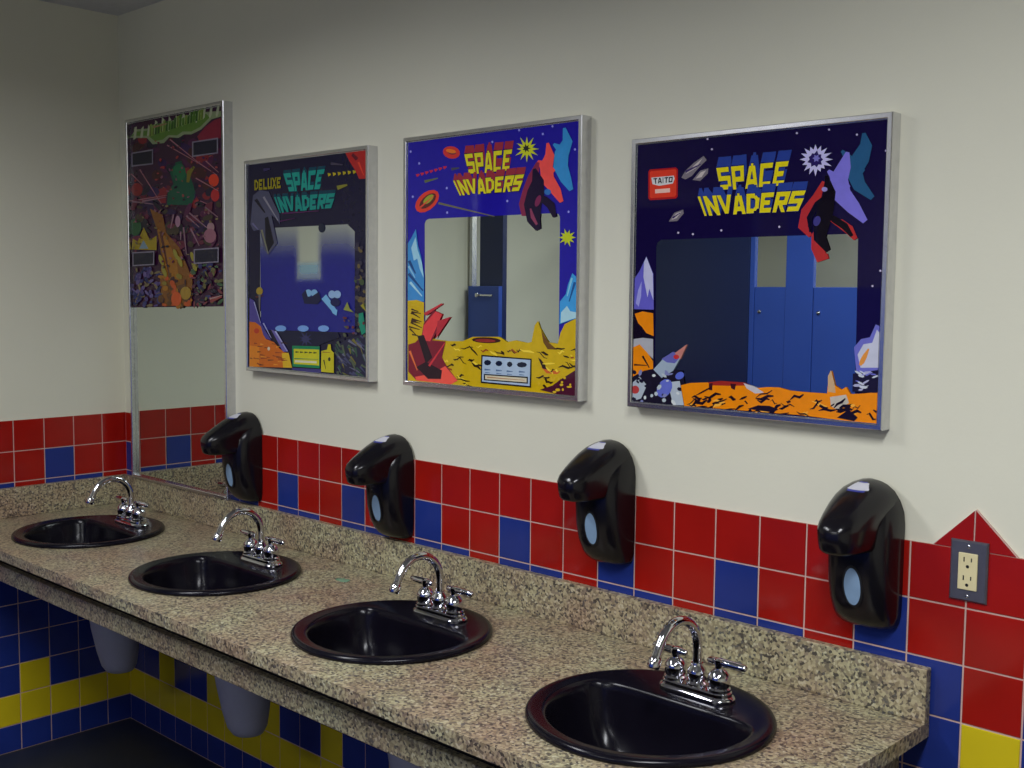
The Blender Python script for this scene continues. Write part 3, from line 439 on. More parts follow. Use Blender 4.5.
('p',(175,75,35),[(2568,6175),(2496,6151),(2374,6158),(2272,6193),(2251,6234),(2323,6257),(2445,6250),(2547,6215)]),
('p',(60,35,40),[(3057,6986),(3086,7015),(3182,7041),(3288,7049),(3343,7035),(3314,7006),(3219,6980),(3112,6972)]),
('p',(150,100,30),[(3051,7190),(2991,7188),(2929,7213),(2903,7252),(2926,7281),(2987,7283),(3048,7257),(3075,7219)]),
('p',(90,60,35),[(3176,6364),(3025,6336),(2837,6379),(2721,6467),(2747,6549),(2899,6576),(3087,6533),(3201,6445)]),
('p',(60,35,40),[(3919,6424),(3864,6480),(3887,6524),(3973,6531),(4072,6496),(4126,6440),(4104,6396),(4018,6389)]),
('p',(60,35,40),[(3235,6441),(3187,6381),(3112,6360),(3054,6390),(3047,6454),(3095,6514),(3170,6534),(3228,6504)]),
('p',(60,35,40),[(2281,6249),(2244,6284),(2261,6355),(2321,6420),(2390,6441),(2427,6406),(2410,6335),(2350,6270)]),
('p',(90,60,35),[(3991,6373),(3917,6332),(3775,6326),(3647,6357),(3610,6408),(3684,6449),(3827,6455),(3954,6424)]),
('p',(175,75,35),[(3222,6617),(3114,6568),(2976,6573),(2890,6628),(2906,6701),(3015,6749),(3152,6744),(3237,6689)]),
('p',(125,110,40),[(3602,7118),(3475,7090),(3312,7122),(3209,7195),(3226,7267),(3355,7295),(3518,7262),(3620,7189)]),
('p',(150,100,30),[(2502,6678),(2363,6703),(2300,6773),(2350,6847),(2484,6881),(2622,6856),(2684,6787),(2635,6713)]),
('p',(90,60,35),[(2118,6268),(1991,6316),(1961,6420),(2044,6518),(2193,6552),(2319,6504),(2349,6401),(2266,6303)]),
('p',(175,75,35),[(2800,6927),(2788,7001),(2873,7054),(3005,7055),(3106,7003),(3118,6929),(3034,6876),(2902,6875)]),
('p',(60,85,60),[(4882,7540),(4917,7571),(5024,7596),(5140,7600),(5198,7580),(5163,7549),(5057,7524),(4940,7520)]),
('p',(35,30,50),[(5352,7340),(5351,7375),(5415,7430),(5507,7471),(5572,7475),(5573,7439),(5509,7385),(5417,7344)]),
('p',(110,50,60),[(5405,7220),(5395,7278),(5486,7349),(5624,7392),(5728,7382),(5738,7326),(5647,7255),(5510,7211)]),
('p',(35,30,50),[(4789,6262),(4680,6229),(4529,6248),(4425,6309),(4429,6375),(4538,6407),(4689,6388),(4792,6328)]),
('p',(80,40,60),[(5021,6312),(4918,6288),(4746,6312),(4604,6370),(4578,6427),(4682,6450),(4855,6426),(4995,6369)]),
('p',(95,90,55),[(4521,7382),(4468,7377),(4409,7396),(4379,7429),(4396,7457),(4449,7462),(4508,7443),(4538,7410)]),
('p',(95,90,55),[(5556,6327),(5472,6297),(5389,6305),(5357,6347),(5394,6397),(5478,6427),(5561,6419),(5593,6377)]),
('p',(95,90,55),[(5604,7025),(5636,7066),(5730,7089),(5831,7081),(5880,7046),(5849,7004),(5755,6981),(5654,6990)]),
('p',(45,45,90),[(5451,7376),(5347,7388),(5281,7441),(5293,7505),(5375,7542),(5479,7530),(5544,7476),(5533,7413)]),
('p',(80,40,60),[(4739,7076),(4674,7086),(4580,7137),(4513,7199),(4512,7236),(4578,7226),(4672,7174),(4739,7112)]),
('p',(110,50,60),[(4468,7253),(4380,7222),(4249,7234),(4151,7282),(4145,7338),(4234,7369),(4365,7356),(4462,7308)]),
('p',(80,40,60),[(5422,6765),(5363,6784),(5319,6843),(5315,6906),(5354,6938),(5412,6918),(5456,6860),(5460,6797)]),
('p',(35,30,50),[(5349,6683),(5411,6726),(5570,6751),(5733,6743),(5804,6707),(5743,6664),(5585,6639),(5422,6647)]),
('p',(95,90,55),[(4342,7466),(4364,7507),(4467,7584),(4589,7653),(4659,7672),(4638,7631),(4536,7554),(4414,7486)]),
('p',(110,50,60),[(5829,6899),(5785,6925),(5784,6976),(5825,7022),(5885,7037),(5928,7011),(5930,6960),(5889,6913)]),
('p',(45,45,90),[(5110,6475),(5064,6501),(5067,6539),(5118,6567),(5186,6567),(5231,6541),(5228,6503),(5178,6475)]),
('p',(80,40,60),[(6028,7237),(5962,7260),(5896,7331),(5869,7410),(5897,7450),(5963,7427),(6029,7356),(6056,7277)]),
('p',(60,85,60),[(6158,6886),(6075,6859),(5925,6870),(5796,6913),(5764,6963),(5848,6989),(5998,6978),(6126,6935)]),
('p',(45,45,90),[(4951,6800),(4870,6779),(4754,6797),(4671,6844),(4669,6892),(4750,6912),(4866,6894),(4949,6848)]),
('p',(95,90,55),[(4938,6800),(4904,6850),(4951,6940),(5050,7017),(5143,7036),(5176,6986),(5131,6896),(5032,6819)]),
('p',(95,90,55),[(5798,7004),(5843,7053),(5992,7096),(6157,7108),(6243,7082),(6199,7033),(6051,6990),(5885,6978)]),
('p',(60,85,60),[(4508,7470),(4420,7483),(4306,7551),(4234,7634),(4246,7683),(4335,7669),(4449,7600),(4520,7518)]),
('p',(95,90,55),[(4263,7230),(4178,7265),(4150,7344),(4195,7420),(4287,7450),(4371,7415),(4399,7336),(4354,7260)]),
('p',(110,50,60),[(4662,6220),(4573,6203),(4502,6220),(4491,6262),(4547,6304),(4637,6320),(4708,6303),(4718,6261)]),
('p',(35,30,50),[(5758,6256),(5693,6263),(5602,6309),(5538,6367),(5538,6404),(5603,6397),(5694,6350),(5758,6292)]),
('p',(110,50,60),[(4710,6181),(4648,6183),(4608,6208),(4614,6241),(4663,6264),(4726,6262),(4765,6237),(4759,6203)]),
('p',(60,85,60),[(5799,6271),(5806,6324),(5913,6399),(6058,6451),(6155,6450),(6148,6397),(6042,6322),(5897,6270)]),
('p',(95,90,55),[(5494,7169),(5431,7208),(5434,7277),(5504,7335),(5598,7348),(5661,7308),(5657,7240),(5588,7182)]),
('p',(110,50,60),[(4753,6619),(4721,6641),(4728,6674),(4771,6699),(4824,6701),(4856,6679),(4849,6646),(4806,6621)]),
('p',(95,90,55),[(4414,7485),(4464,7528),(4622,7571),(4796,7590),(4883,7575),(4834,7533),(4677,7489),(4503,7470)]),
('p',(80,40,60),[(4495,6563),(4440,6606),(4455,6651),(4531,6672),(4624,6657),(4679,6615),(4664,6570),(4588,6549)]),
('p',(35,30,50),[(5487,6953),(5387,6924),(5239,6944),(5130,7001),(5124,7063),(5225,7092),(5373,7071),(5481,7014)]),
('p',(60,85,60),[(4306,7344),(4292,7391),(4360,7459),(4470,7510),(4558,7514),(4572,7468),(4504,7399),(4394,7348)]),
('p',(35,30,50),[(4536,6915),(4468,6921),(4429,6951),(4441,6987),(4497,7009),(4564,7003),(4604,6973),(4592,6936)]),
('p',(95,90,55),[(5073,6384),(5032,6413),(5038,6464),(5088,6509),(5153,6520),(5195,6492),(5188,6441),(5138,6396)]),
('p',(80,40,60),[(5519,6588),(5470,6584),(5393,6604),(5332,6636),(5323,6663),(5372,6667),(5449,6647),(5510,6614)]),
('p',(95,90,55),[(4917,7000),(4872,7026),(4849,7091),(4860,7158),(4899,7187),(4944,7161),(4968,7096),(4957,7029)]),
('p',(80,40,60),[(5536,7154),(5426,7145),(5305,7189),(5245,7261),(5282,7318),(5393,7327),(5513,7283),(5572,7212)]),
('p',(45,45,90),[(4742,6741),(4668,6770),(4604,6856),(4587,6949),(4627,6994),(4701,6965),(4764,6879),(4781,6786)]),
('p',(35,30,50),[(4954,6794),(4915,6789),(4867,6804),(4839,6829),(4847,6851),(4887,6855),(4934,6840),(4962,6815)]),
('p',(35,30,50),[(5225,6891),(5157,6898),(5061,6945),(4994,7005),(4995,7042),(5064,7035),(5159,6988),(5226,6928)]),
('p',(80,40,60),[(5531,6740),(5498,6762),(5485,6815),(5500,6869),(5533,6891),(5566,6869),(5579,6816),(5564,6763)]),
('p',(95,90,55),[(4645,6768),(4603,6762),(4548,6777),(4514,6804),(4521,6827),(4563,6833),(4617,6818),(4651,6791)]),
('p',(45,45,90),[(5404,6412),(5311,6416),(5229,6465),(5207,6531),(5258,6574),(5351,6570),(5432,6521),(5454,6455)]),
('p',(45,45,90),[(4783,7434),(4688,7463),(4645,7537),(4681,7612),(4774,7643),(4868,7613),(4910,7540),(4875,7465)]),
('p',(35,30,50),[(4817,6205),(4743,6192),(4687,6206),(4681,6240),(4729,6273),(4803,6286),(4859,6271),(4865,6238)]),
('p',(110,50,60),[(4370,6108),(4331,6146),(4316,6240),(4334,6335),(4375,6374),(4414,6336),(4429,6242),(4411,6147)]),
('p',(110,50,60),[(4515,7141),(4455,7118),(4314,7111),(4174,7123),(4117,7148),(4178,7170),(4319,7177),(4459,7165)]),
('p',(95,90,55),[(5944,6767),(5934,6798),(5969,6827),(6030,6838),(6080,6824),(6091,6793),(6056,6764),(5995,6753)]),
('p',(35,30,50),[(5709,6655),(5645,6657),(5561,6695),(5506,6746),(5512,6781),(5577,6779),(5661,6741),(5716,6690)]),
('p',(110,50,60),[(4916,6240),(4935,6275),(5028,6327),(5141,6365),(5208,6367),(5190,6332),(5097,6280),(4984,6242)]),
('p',(35,30,50),[(5749,6573),(5740,6625),(5802,6667),(5899,6674),(5974,6642),(5982,6590),(5920,6548),(5823,6541)]),
('p',(35,30,50),[(5031,7139),(4983,7151),(4929,7196),(4901,7248),(4916,7275),(4964,7263),(5018,7218),(5045,7167)]),
('p',(110,50,60),[(5419,6409),(5414,6469),(5493,6518),(5611,6527),(5698,6491),(5703,6431),(5624,6382),(5506,6373)]),
('p',(95,90,55),[(4990,6773),(4908,6797),(4885,6841),(4933,6879),(5025,6889),(5107,6865),(5130,6821),(5081,6783)]),
('p',(35,30,50),[(4098,6577),(4164,6602),(4334,6626),(4508,6636),(4583,6626),(4518,6601),(4349,6577),(4174,6567)]),
('p',(45,45,90),[(5147,7512),(5178,7574),(5318,7625),(5484,7633),(5581,7596),(5551,7534),(5412,7484),(5245,7475)]),
('p',(60,85,60),[(4756,6629),(4707,6635),(4640,6669),(4595,6713),(4597,6740),(4647,6734),(4714,6700),(4759,6656)]),
('p',(95,90,55),[(5713,7370),(5635,7350),(5524,7368),(5446,7414),(5446,7461),(5524,7481),(5635,7463),(5713,7417)]),
('p',(110,50,60),[(6116,6614),(6033,6614),(5915,6659),(5831,6723),(5831,6769),(5914,6769),(6032,6724),(6116,6660)]),
('p',(35,30,50),[(4768,7020),(4713,7011),(4640,7028),(4593,7062),(4599,7093),(4654,7102),(4726,7085),(4773,7051)]),
('p',(35,30,50),[(4637,7091),(4576,7124),(4574,7181),(4632,7230),(4716,7242),(4777,7209),(4779,7152),(4721,7103)]),
('p',(45,45,90),[(5896,7326),(5909,7359),(5982,7391),(6073,7403),(6129,7388),(6116,7355),(6043,7323),(5952,7311)]),
('p',(35,30,50),[(4782,7277),(4839,7325),(4995,7353),(5158,7346),(5233,7307),(5177,7259),(5022,7230),(4859,7238)]),
('p',(110,50,60),[(5248,6741),(5238,6782),(5287,6864),(5366,6938),(5428,6962),(5438,6922),(5389,6840),(5311,6765)]),
('p',(60,85,60),[(4814,6157),(4756,6170),(4686,6222),(4646,6283),(4660,6317),(4719,6304),(4788,6252),(4828,6191)]),
('p',(60,85,60),[(4970,7020),(4882,7016),(4810,7048),(4798,7098),(4852,7136),(4940,7140),(5011,7108),(5024,7059)]),
('p',(45,45,90),[(4752,6968),(4690,6939),(4612,6942),(4562,6974),(4571,7017),(4632,7045),(4710,7043),(4760,7011)]),
('p',(45,45,90),[(5110,7324),(5024,7313),(4960,7334),(4956,7374),(5014,7410),(5100,7421),(5164,7400),(5168,7360)]),
('p',(80,40,60),[(5165,7017),(5098,7014),(5042,7040),(5029,7080),(5067,7110),(5134,7112),(5190,7086),(5203,7047)]),
('p',(95,90,55),[(5084,6973),(4993,6975),(4938,7006),(4952,7049),(5026,7078),(5116,7076),(5171,7045),(5158,7003)]),
('p',(95,90,55),[(5253,7162),(5193,7185),(5110,7257),(5052,7336),(5054,7376),(5114,7353),(5197,7280),(5254,7201)]),
('p',(95,90,55),[(5668,7336),(5567,7314),(5467,7338),(5426,7393),(5470,7447),(5571,7469),(5671,7445),(5711,7390)]),
('p',(60,85,60),[(4490,7268),(4391,7254),(4266,7289),(4188,7351),(4203,7405),(4302,7418),(4427,7384),(4505,7321)]),
('p',(95,90,55),[(4875,6643),(4835,6660),(4797,6709),(4786,6763),(4806,6789),(4847,6772),(4884,6722),(4896,6669)]),
('p',(35,30,50),[(5074,6397),(5011,6367),(4865,6355),(4720,6369),(4662,6400),(4726,6431),(4873,6442),(5017,6428)]),
('p',(60,85,60),[(5759,7464),(5679,7484),(5654,7515),(5699,7539),(5787,7540),(5867,7520),(5892,7489),(5847,7466)]),
('p',(35,30,50),[(4978,6694),(4898,6698),(4826,6741),(4803,6798),(4843,6835),(4922,6831),(4995,6788),(5017,6732)]),
('p',(35,30,50),[(5103,7231),(5030,7220),(4918,7244),(4833,7290),(4825,7330),(4898,7341),(5010,7317),(5094,7272)]),
('p',(80,40,60),[(4273,6788),(4235,6828),(4265,6881),(4345,6916),(4429,6913),(4466,6874),(4436,6821),(4356,6786)]),
('p',(150,120,45),[(4190,6627),(4153,6530),(4054,6452),(3913,6407),(3756,6405),(3616,6447),(3520,6524),(3487,6622),(3525,6720),(3626,6798),(3769,6842),(3925,6843),(4064,6800),(4158,6723)]),
('p',(190,80,35),[(3566,6427),(3530,6320),(3434,6234),(3296,6184),(3145,6182),(3009,6228),(2916,6312),(2885,6419),(2923,6527),(3021,6614),(3159,6662),(3310,6663),(3445,6617),(3536,6533)]),
('p',(130,60,60),[(5417,6310),(6095,6503),(6053,6574),(5309,6488)]),
('p',(150,120,120),[(5376,6424),(6105,6562),(6095,6580),(5352,6469)]),
('p',(140,130,50),[(2389,7782),(2432,7698),(2440,7626),(2413,7581),(2356,7571),(2280,7598),(2200,7658),(2131,7737),(2089,7822),(2080,7894),(2107,7939),(2165,7949),(2242,7921),(2322,7861)]),
('p',(140,130,50),[(2571,7383),(2613,7300),(2621,7228),(2594,7183),(2538,7173),(2462,7199),(2382,7258),(2314,7337),(2271,7421),(2263,7493),(2290,7538),(2347,7548),(2423,7521),(2503,7462)]),
('p',(140,130,50),[(3349,7964),(3391,7882),(3399,7812),(3373,7767),(3318,7758),(3244,7785),(3166,7843),(3100,7922),(3059,8005),(3050,8075),(3077,8120),(3132,8129),(3206,8102),(3284,8043)]),
('p',(140,130,50),[(3623,7717),(3663,7635),(3672,7565),(3646,7521),(3591,7511),(3518,7538),(3441,7596),(3376,7673),(3335,7756),(3326,7826),(3352,7871),(3407,7880),(3481,7853),(3557,7795)]),
('p',(140,130,50),[(4450,7851),(4490,7770),(4498,7701),(4473,7657),(4420,7648),(4349,7674),(4274,7731),(4211,7808),(4171,7889),(4162,7959),(4188,8002),(4241,8012),(4312,7985),(4387,7927)]),
('p',(140,130,50),[(4533,7563),(4572,7482),(4581,7413),(4556,7370),(4503,7360),(4432,7386),(4358,7443),(4294,7519),(4254,7600),(4246,7669),(4271,7713),(4324,7723),(4395,7696),(4470,7639)]),
('p',(30,25,40),[(365,7567),(325,7578),(273,7617),(240,7661),(245,7684),(286,7673),(338,7634),(371,7590)]),
('p',(95,35,55),[(2216,9072),(2193,9079),(2176,9100),(2174,9122),(2190,9132),(2213,9125),(2230,9105),(2231,9083)]),
('p',(30,25,40),[(5617,7687),(5593,7670),(5553,7667),(5519,7680),(5513,7702),(5537,7719),(5578,7722),(5611,7709)]),
('p',(75,25,60),[(4956,9548),(4962,9568),(4995,9579),(5033,9574),(5056,9557),(5049,9537),(5017,9526),(4978,9531)]),
('p',(120,80,90),[(2364,9247),(2358,9266),(2376,9280),(2409,9279),(2437,9265),(2444,9246),(2425,9233),(2392,9233)]),
('p',(110,95,60),[(958,9777),(920,9770),(870,9780),(836,9801),(839,9822),(876,9829),(927,9819),(960,9798)]),
('p',(120,80,90),[(2428,8015),(2387,8021),(2347,8048),(2333,8081),(2352,8100),(2393,8095),(2433,8067),(2447,8035)]),
('p',(120,80,90),[(5138,9239),(5107,9246),(5075,9273),(5061,9303),(5074,9319),(5105,9312),(5137,9285),(5150,9255)]),
('p',(110,95,60),[(2383,9625),(2383,9642),(2414,9657),(2457,9661),(2487,9651),(2487,9633),(2456,9618),(2413,9614)]),
('p',(120,80,90),[(1925,9453),(1867,9460),(1840,9479),(1862,9497),(1919,9504),(1978,9496),(2004,9478),(1982,9460)]),
('p',(120,80,90),[(5339,9216),(5299,9232),(5289,9261),(5314,9285),(5361,9291),(5401,9275),(5411,9246),(5386,9222)]),
('p',(120,80,90),[(2969,7800),(2928,7785),(2853,7790),(2789,7810),(2773,7835),(2815,7850),(2890,7846),(2954,7825)]),
('p',(95,35,55),[(907,8542),(847,8539),(765,8565),(708,8604),(711,8634),(772,8637),(854,8611),(910,8572)]),
('p',(30,25,40),[(1135,9737),(1098,9734),(1065,9744),(1057,9762),(1077,9778),(1115,9782),(1147,9771),(1156,9753)]),
('p',(75,25,60),[(748,8338),(752,8354),(790,8372),(839,8381),(870,8375),(866,8359),(829,8342),(780,8333)]),
('p',(30,25,40),[(3039,8601),(3021,8622),(3034,8640),(3070,8646),(3108,8635),(3126,8615),(3114,8597),(3077,8591)]),
('p',(95,35,55),[(4977,9151),(4939,9158),(4874,9187),(4819,9222),(4807,9242),(4845,9235),(4910,9206),(4965,9171)]),
('p',(110,95,60),[(5736,9042),(5757,9064),(5821,9077),(5891,9073),(5925,9054),(5903,9032),(5839,9019),(5770,9023)]),
('p',(120,80,90),[(539,9109),(484,9118),(444,9150),(444,9186),(483,9206),(538,9197),(577,9165),(578,9128)]),
('p',(110,95,60),[(626,8341),(557,8339),(481,8367),(441,8410),(462,8443),(531,8445),(608,8417),(647,8374)]),
('p',(30,25,40),[(2393,7479),(2375,7499),(2393,7531),(2436,7555),(2480,7558),(2498,7537),(2480,7506),(2437,7482)]),
('p',(120,80,90),[(2183,9457),(2197,9476),(2256,9507),(2324,9532),(2363,9536),(2348,9518),(2290,9487),(2222,9462)]),
('p',(110,95,60),[(2455,7458),(2415,7451),(2351,7462),(2300,7485),(2292,7506),(2333,7514),(2397,7503),(2447,7480)]),
('p',(75,25,60),[(747,9129),(710,9125),(637,9137),(572,9158),(552,9175),(589,9178),(662,9166),(727,9145)]),
('p',(110,95,60),[(1081,9248),(1026,9250),(978,9275),(966,9309),(996,9331),(1051,9328),(1099,9303),(1112,9270)]),
('p',(120,80,90),[(2123,9380),(2102,9406),(2126,9446),(2182,9477),(2236,9479),(2258,9453),(2233,9413),(2178,9382)]),
('p',(30,25,40),[(3269,9522),(3244,9540),(3248,9560),(3279,9571),(3319,9567),(3345,9550),(3340,9530),(3309,9518)]),
('p',(75,25,60),[(3754,9184),(3728,9208),(3738,9230),(3779,9237),(3827,9225),(3853,9200),(3843,9179),(3802,9172)]),
('p',(120,80,90),[(4550,9550),(4543,9576),(4580,9601),(4638,9610),(4683,9598),(4690,9572),(4654,9547),(4596,9538)]),
('p',(110,95,60),[(2585,9607),(2608,9637),(2680,9653),(2760,9645),(2801,9617),(2779,9587),(2706,9571),(2626,9580)]),
('p',(110,95,60),[(298,8164),(284,8188),(309,8234),(358,8276),(402,8288),(415,8264),(390,8217),(342,8176)]),
('p',(110,95,60),[(1402,8485),(1428,8512),(1510,8531),(1602,8531),(1650,8513),(1625,8486),(1542,8467),(1450,8467)]),
('p',(110,95,60),[(4736,8534),(4697,8539),(4634,8567),(4584,8602),(4577,8623),(4617,8618),(4679,8590),(4729,8555)]),
('p',(75,25,60),[(1460,9282),(1417,9293),(1403,9310),(1426,9323),(1473,9324),(1516,9313),(1529,9296),(1506,9283)]),
('p',(120,80,90),[(1960,9425),(1913,9434),(1863,9471),(1838,9512),(1854,9536),(1901,9526),(1952,9490),(1976,9448)]),
('p',(110,95,60),[(4776,8529),(4733,8529),(4664,8552),(4610,8585),(4603,8607),(4646,8607),(4715,8584),(4768,8552)]),
('p',(95,35,55),[(482,8056),(427,8071),(399,8109),(416,8148),(467,8165),(521,8150),(549,8112),(532,8073)]),
('p',(110,95,60),[(2660,8452),(2629,8469),(2611,8511),(2616,8554),(2642,8572),(2674,8555),(2692,8513),(2686,8470)]),
('p',(95,35,55),[(2302,7686),(2288,7717),(2324,7746),(2389,7757),(2445,7743),(2459,7712),(2423,7683),(2358,7671)]),
('p',(120,80,90),[(5536,9309),(5501,9296),(5421,9295),(5341,9307),(5310,9325),(5345,9338),(5426,9338),(5505,9326)]),
('p',(75,25,60),[(4406,7651),(4364,7630),(4301,7631),(4253,7653),(4249,7684),(4291,7705),(4354,7703),(4402,7681)]),
('p',(120,80,90),[(3751,8058),(3747,8079),(3771,8094),(3809,8094),(3838,8079),(3842,8058),(3818,8043),(3780,8043)]),
('p',(75,25,60),[(5106,8042),(5070,8058),(5050,8098),(5059,8139),(5091,8156),(5127,8140),(5146,8100),(5137,8059)]),
('p',(110,95,60),[(4147,7926),(4115,7917),(4041,7915),(3967,7923),(3938,7935),(3970,7944),(4044,7945),(4117,7938)]),
('p',(120,80,90),[(1078,7932),(1034,7924),(935,7927),(837,7940),(800,7954),(844,7962),(944,7959),(1041,7947)]),
('p',(110,95,60),[(3583,9347),(3562,9366),(3569,9383),(3601,9389),(3639,9381),(3660,9362),(3652,9345),(3621,9339)]),
('p',(120,80,90),[(2335,8600),(2320,8627),(2351,8673),(2409,8711),(2459,8719),(2474,8692),(2443,8646),(2386,8608)]),
('p',(110,95,60),[(4640,7955),(4614,7957),(4592,7970),(4588,7988),(4603,7999),(4629,7997),(4651,7984),(4655,7967)]),
('p',(95,35,55),[(4030,8723),(4008,8736),(4000,8767),(4011,8797),(4034,8809),(4056,8795),(4064,8765),(4053,8735)]),
('p',(95,35,55),[(529,9175),(499,9193),(500,9222),(532,9246),(577,9251),(608,9233),(606,9203),(574,9179)]),
('p',(75,25,60),[(5572,9009),(5538,9004),(5488,9016),(5452,9038),(5450,9058),(5485,9063),(5534,9051),(5571,9029)]),
('p',(110,95,60),[(360,9101),(354,9119),(380,9152),(422,9179),(456,9186),(461,9167),(436,9135),(393,9108)]),
('p',(95,35,55),[(5914,8194),(5872,8178),(5835,8181),(5824,8200),(5845,8225),(5887,8241),(5924,8238),(5935,8219)]),
('p',(30,25,40),[(3717,7741),(3671,7756),(3659,7783),(3688,7807),(3740,7812),(3786,7797),(3798,7770),(3769,7747)]),
('p',(95,35,55),[(3657,7829),(3639,7851),(3657,7875),(3700,7887),(3743,7880),(3761,7859),(3743,7835),(3700,7822)]),
('p',(110,95,60),[(4429,7818),(4458,7846),(4538,7860),(4620,7852),(4658,7826),(4629,7798),(4550,7784),(4467,7792)]),
('p',(110,95,60),[(5144,9349),(5140,9374),(5179,9400),(5237,9412),(5281,9402),(5285,9378),(5247,9352),(5188,9340)]),
('p',(75,25,60),[(1039,9319),(979,9326),(953,9340),(977,9355),(1036,9360),(1096,9353),(1122,9338),(1098,9324)]),
('p',(110,95,60),[(5510,8946),(5460,8939),(5405,8955),(5376,8985),(5392,9012),(5442,9020),(5498,9003),(5526,8973)]),
('p',(30,25,40),[(4567,8704),(4524,8711),(4488,8740),(4480,8773),(4504,8792),(4547,8785),(4583,8757),(4592,8723)]),
('p',(110,95,60),[(5042,8969),(4999,8964),(4945,8981),(4911,9009),(4919,9033),(4962,9037),(5016,9021),(5050,8992)]),
('p',(120,80,90),[(3657,7764),(3602,7773),(3558,7811),(3553,7855),(3588,7880),(3643,7870),(3687,7832),(3692,7788)]),
('p',(95,35,55),[(2982,9588),(2949,9609),(2953,9636),(2992,9652),(3043,9648),(3076,9627),(3072,9600),(3033,9584)]),
('p',(75,25,60),[(3319,8544),(3295,8520),(3258,8513),(3229,8528),(3224,8555),(3248,8580),(3285,8586),(3314,8572)]),
('p',(95,35,55),[(2974,7645),(2962,7673),(3001,7716),(3067,7749),(3122,7752),(3134,7724),(3095,7681),(3029,7648)]),
('p',(75,25,60),[(5065,9449),(5066,9464),(5092,9477),(5127,9481),(5152,9473),(5152,9458),(5126,9445),(5090,9441)]),
('p',(30,25,40),[(2819,7522),(2768,7521),(2688,7545),(2626,7581),(2618,7607),(2669,7608),(2749,7584),(2811,7548)]),
('p',(75,25,60),[(4743,8406),(4756,8427),(4811,8446),(4876,8452),(4913,8442),(4900,8421),(4845,8402),(4780,8396)]),
('p',(110,95,60),[(3587,8259),(3553,8271),(3508,8309),(3478,8351),(3480,8372),(3514,8360),(3560,8322),(3590,8280)]),
('p',(95,35,55),[(4593,8942),(4560,8935),(4516,8944),(4487,8964),(4489,8983),(4522,8990),(4566,8980),(4595,8961)]),
('p',(30,25,40),[(2295,8179),(2295,8204),(2343,8237),(2412,8259),(2460,8256),(2460,8231),(2412,8199),(2343,8177)]),
('p',(75,25,60),[(2625,9271),(2632,9292),(2683,9315),(2748,9328),(2789,9322),(2781,9301),(2730,9278),(2665,9265)]),
('p',(110,95,60),[(4315,7536),(4302,7549),(4310,7566),(4335,7579),(4363,7578),(4376,7566),(4367,7548),(4342,7536)]),
('p',(75,25,60),[(4164,9142),(4123,9155),(4090,9194),(4084,9236),(4109,9256),(4149,9242),(4182,9204),(4188,9162)]),
('p',(120,80,90),[(4507,9171),(4525,9199),(4597,9219),(4681,9221),(4727,9202),(4709,9175),(4637,9154),(4554,9152)]),
('p',(95,35,55),[(264,9682),(297,9696),(386,9705),(479,9704),(520,9693),(487,9679),(398,9669),(306,9671)]),
('p',(30,25,40),[(2538,8229),(2575,8254),(2668,8265),(2762,8254),(2802,8229),(2765,8204),(2672,8193),(2578,8203)]),
('p',(30,25,40),[(2367,9544),(2394,9558),(2464,9565),(2536,9561),(2569,9547),(2542,9533),(2472,9526),(2399,9531)]),
('p',(120,80,90),[(1315,9003),(1304,9018),(1319,9039),(1352,9054),(1383,9054),(1395,9039),(1379,9018),(1346,9003)]),
('p',(120,80,90),[(4490,9174),(4460,9184),(4451,9203),(4468,9219),(4501,9223),(4531,9213),(4540,9194),(4523,9178)]),
('p',(110,95,60),[(5312,7502),(5339,7522),(5411,7533),(5486,7530),(5520,7514),(5493,7494),(5421,7483),(5346,7486)]),
('p',(110,95,60),[(4528,7523),(4496,7542),(4491,7582),(4518,7619),(4559,7632),(4592,7613),(4596,7574),(4570,7536)]),
('p',(110,95,60),[(2057,8861),(2005,8844),(1912,8850),(1831,8877),(1812,8908),(1864,8926),(1958,8919),(2038,8893)]),
('p',(75,25,60),[(1905,8020),(1880,8028),(1869,8048),(1879,8067),(1903,8075),(1928,8067),(1939,8047),(1929,8028)]),
('p',(95,35,55),[(5756,9382),(5752,9395),(5767,9406),(5793,9409),(5814,9403),(5817,9390),(5802,9379),(5777,9376)]),
('p',(120,80,90),[(5069,8475),(5018,8477),(4981,8499),(4979,8529),(5013,8548),(5064,8546),(5101,8524),(5103,8494)]),
('p',(110,95,60),[(2311,9458),(2275,9453),(2243,9461),(2235,9478),(2254,9494),(2290,9500),(2322,9492),(2330,9475)]),
('p',(75,25,60),[(3791,8629),(3769,8632),(3742,8646),(3726,8665),(3730,8676),(3751,8674),(3778,8659),(3795,8640)]),
('p',(120,80,90),[(4575,7817),(4526,7830),(4509,7857),(4535,7881),(4588,7888),(4637,7875),(4653,7848),(4628,7824)]),
('p',(95,35,55),[(828,9337),(809,9361),(827,9406),(872,9445),(916,9455),(935,9431),(917,9387),(872,9348)]),
('p',(120,112,128),[(252,8063),(1819,8086),(1783,7595),(234,7558)]),
('p',(22,20,42),[(331,8021),(1741,8038),(1710,7635),(315,7608)]),
('p',(120,112,128),[(4410,8096),(5955,8132),(5944,7639),(4397,7599)]),
('p',(22,20,42),[(4488,8056),(5879,8083),(5870,7679),(4478,7648)]),
],
2: [
('t','SPACE',[(2041,6074),(4123,6071),(3855,5501),(2318,5507)],(20,140,125),[(10,60,75)],(20,-90),0.19),
('t','INVADERS',[(1510,5387),(4612,5350),(4376,4933),(1807,4899)],(15,130,118),[(10,55,72)],(10,-90),0.21),
('t','DELUXE',[(513,5974),(1931,5982),(1926,5635),(507,5641)],(135,125,20),None,(0,0),0.2),
('p',(165,150,25),[(4263,5833),(4389,5873),(4376,5918),(4230,5946)]),
('p',(165,150,25),[(4497,5833),(4622,5873),(4609,5918),(4465,5946)]),
('p',(165,150,25),[(4729,5833),(4853,5873),(4840,5918),(4697,5945)]),
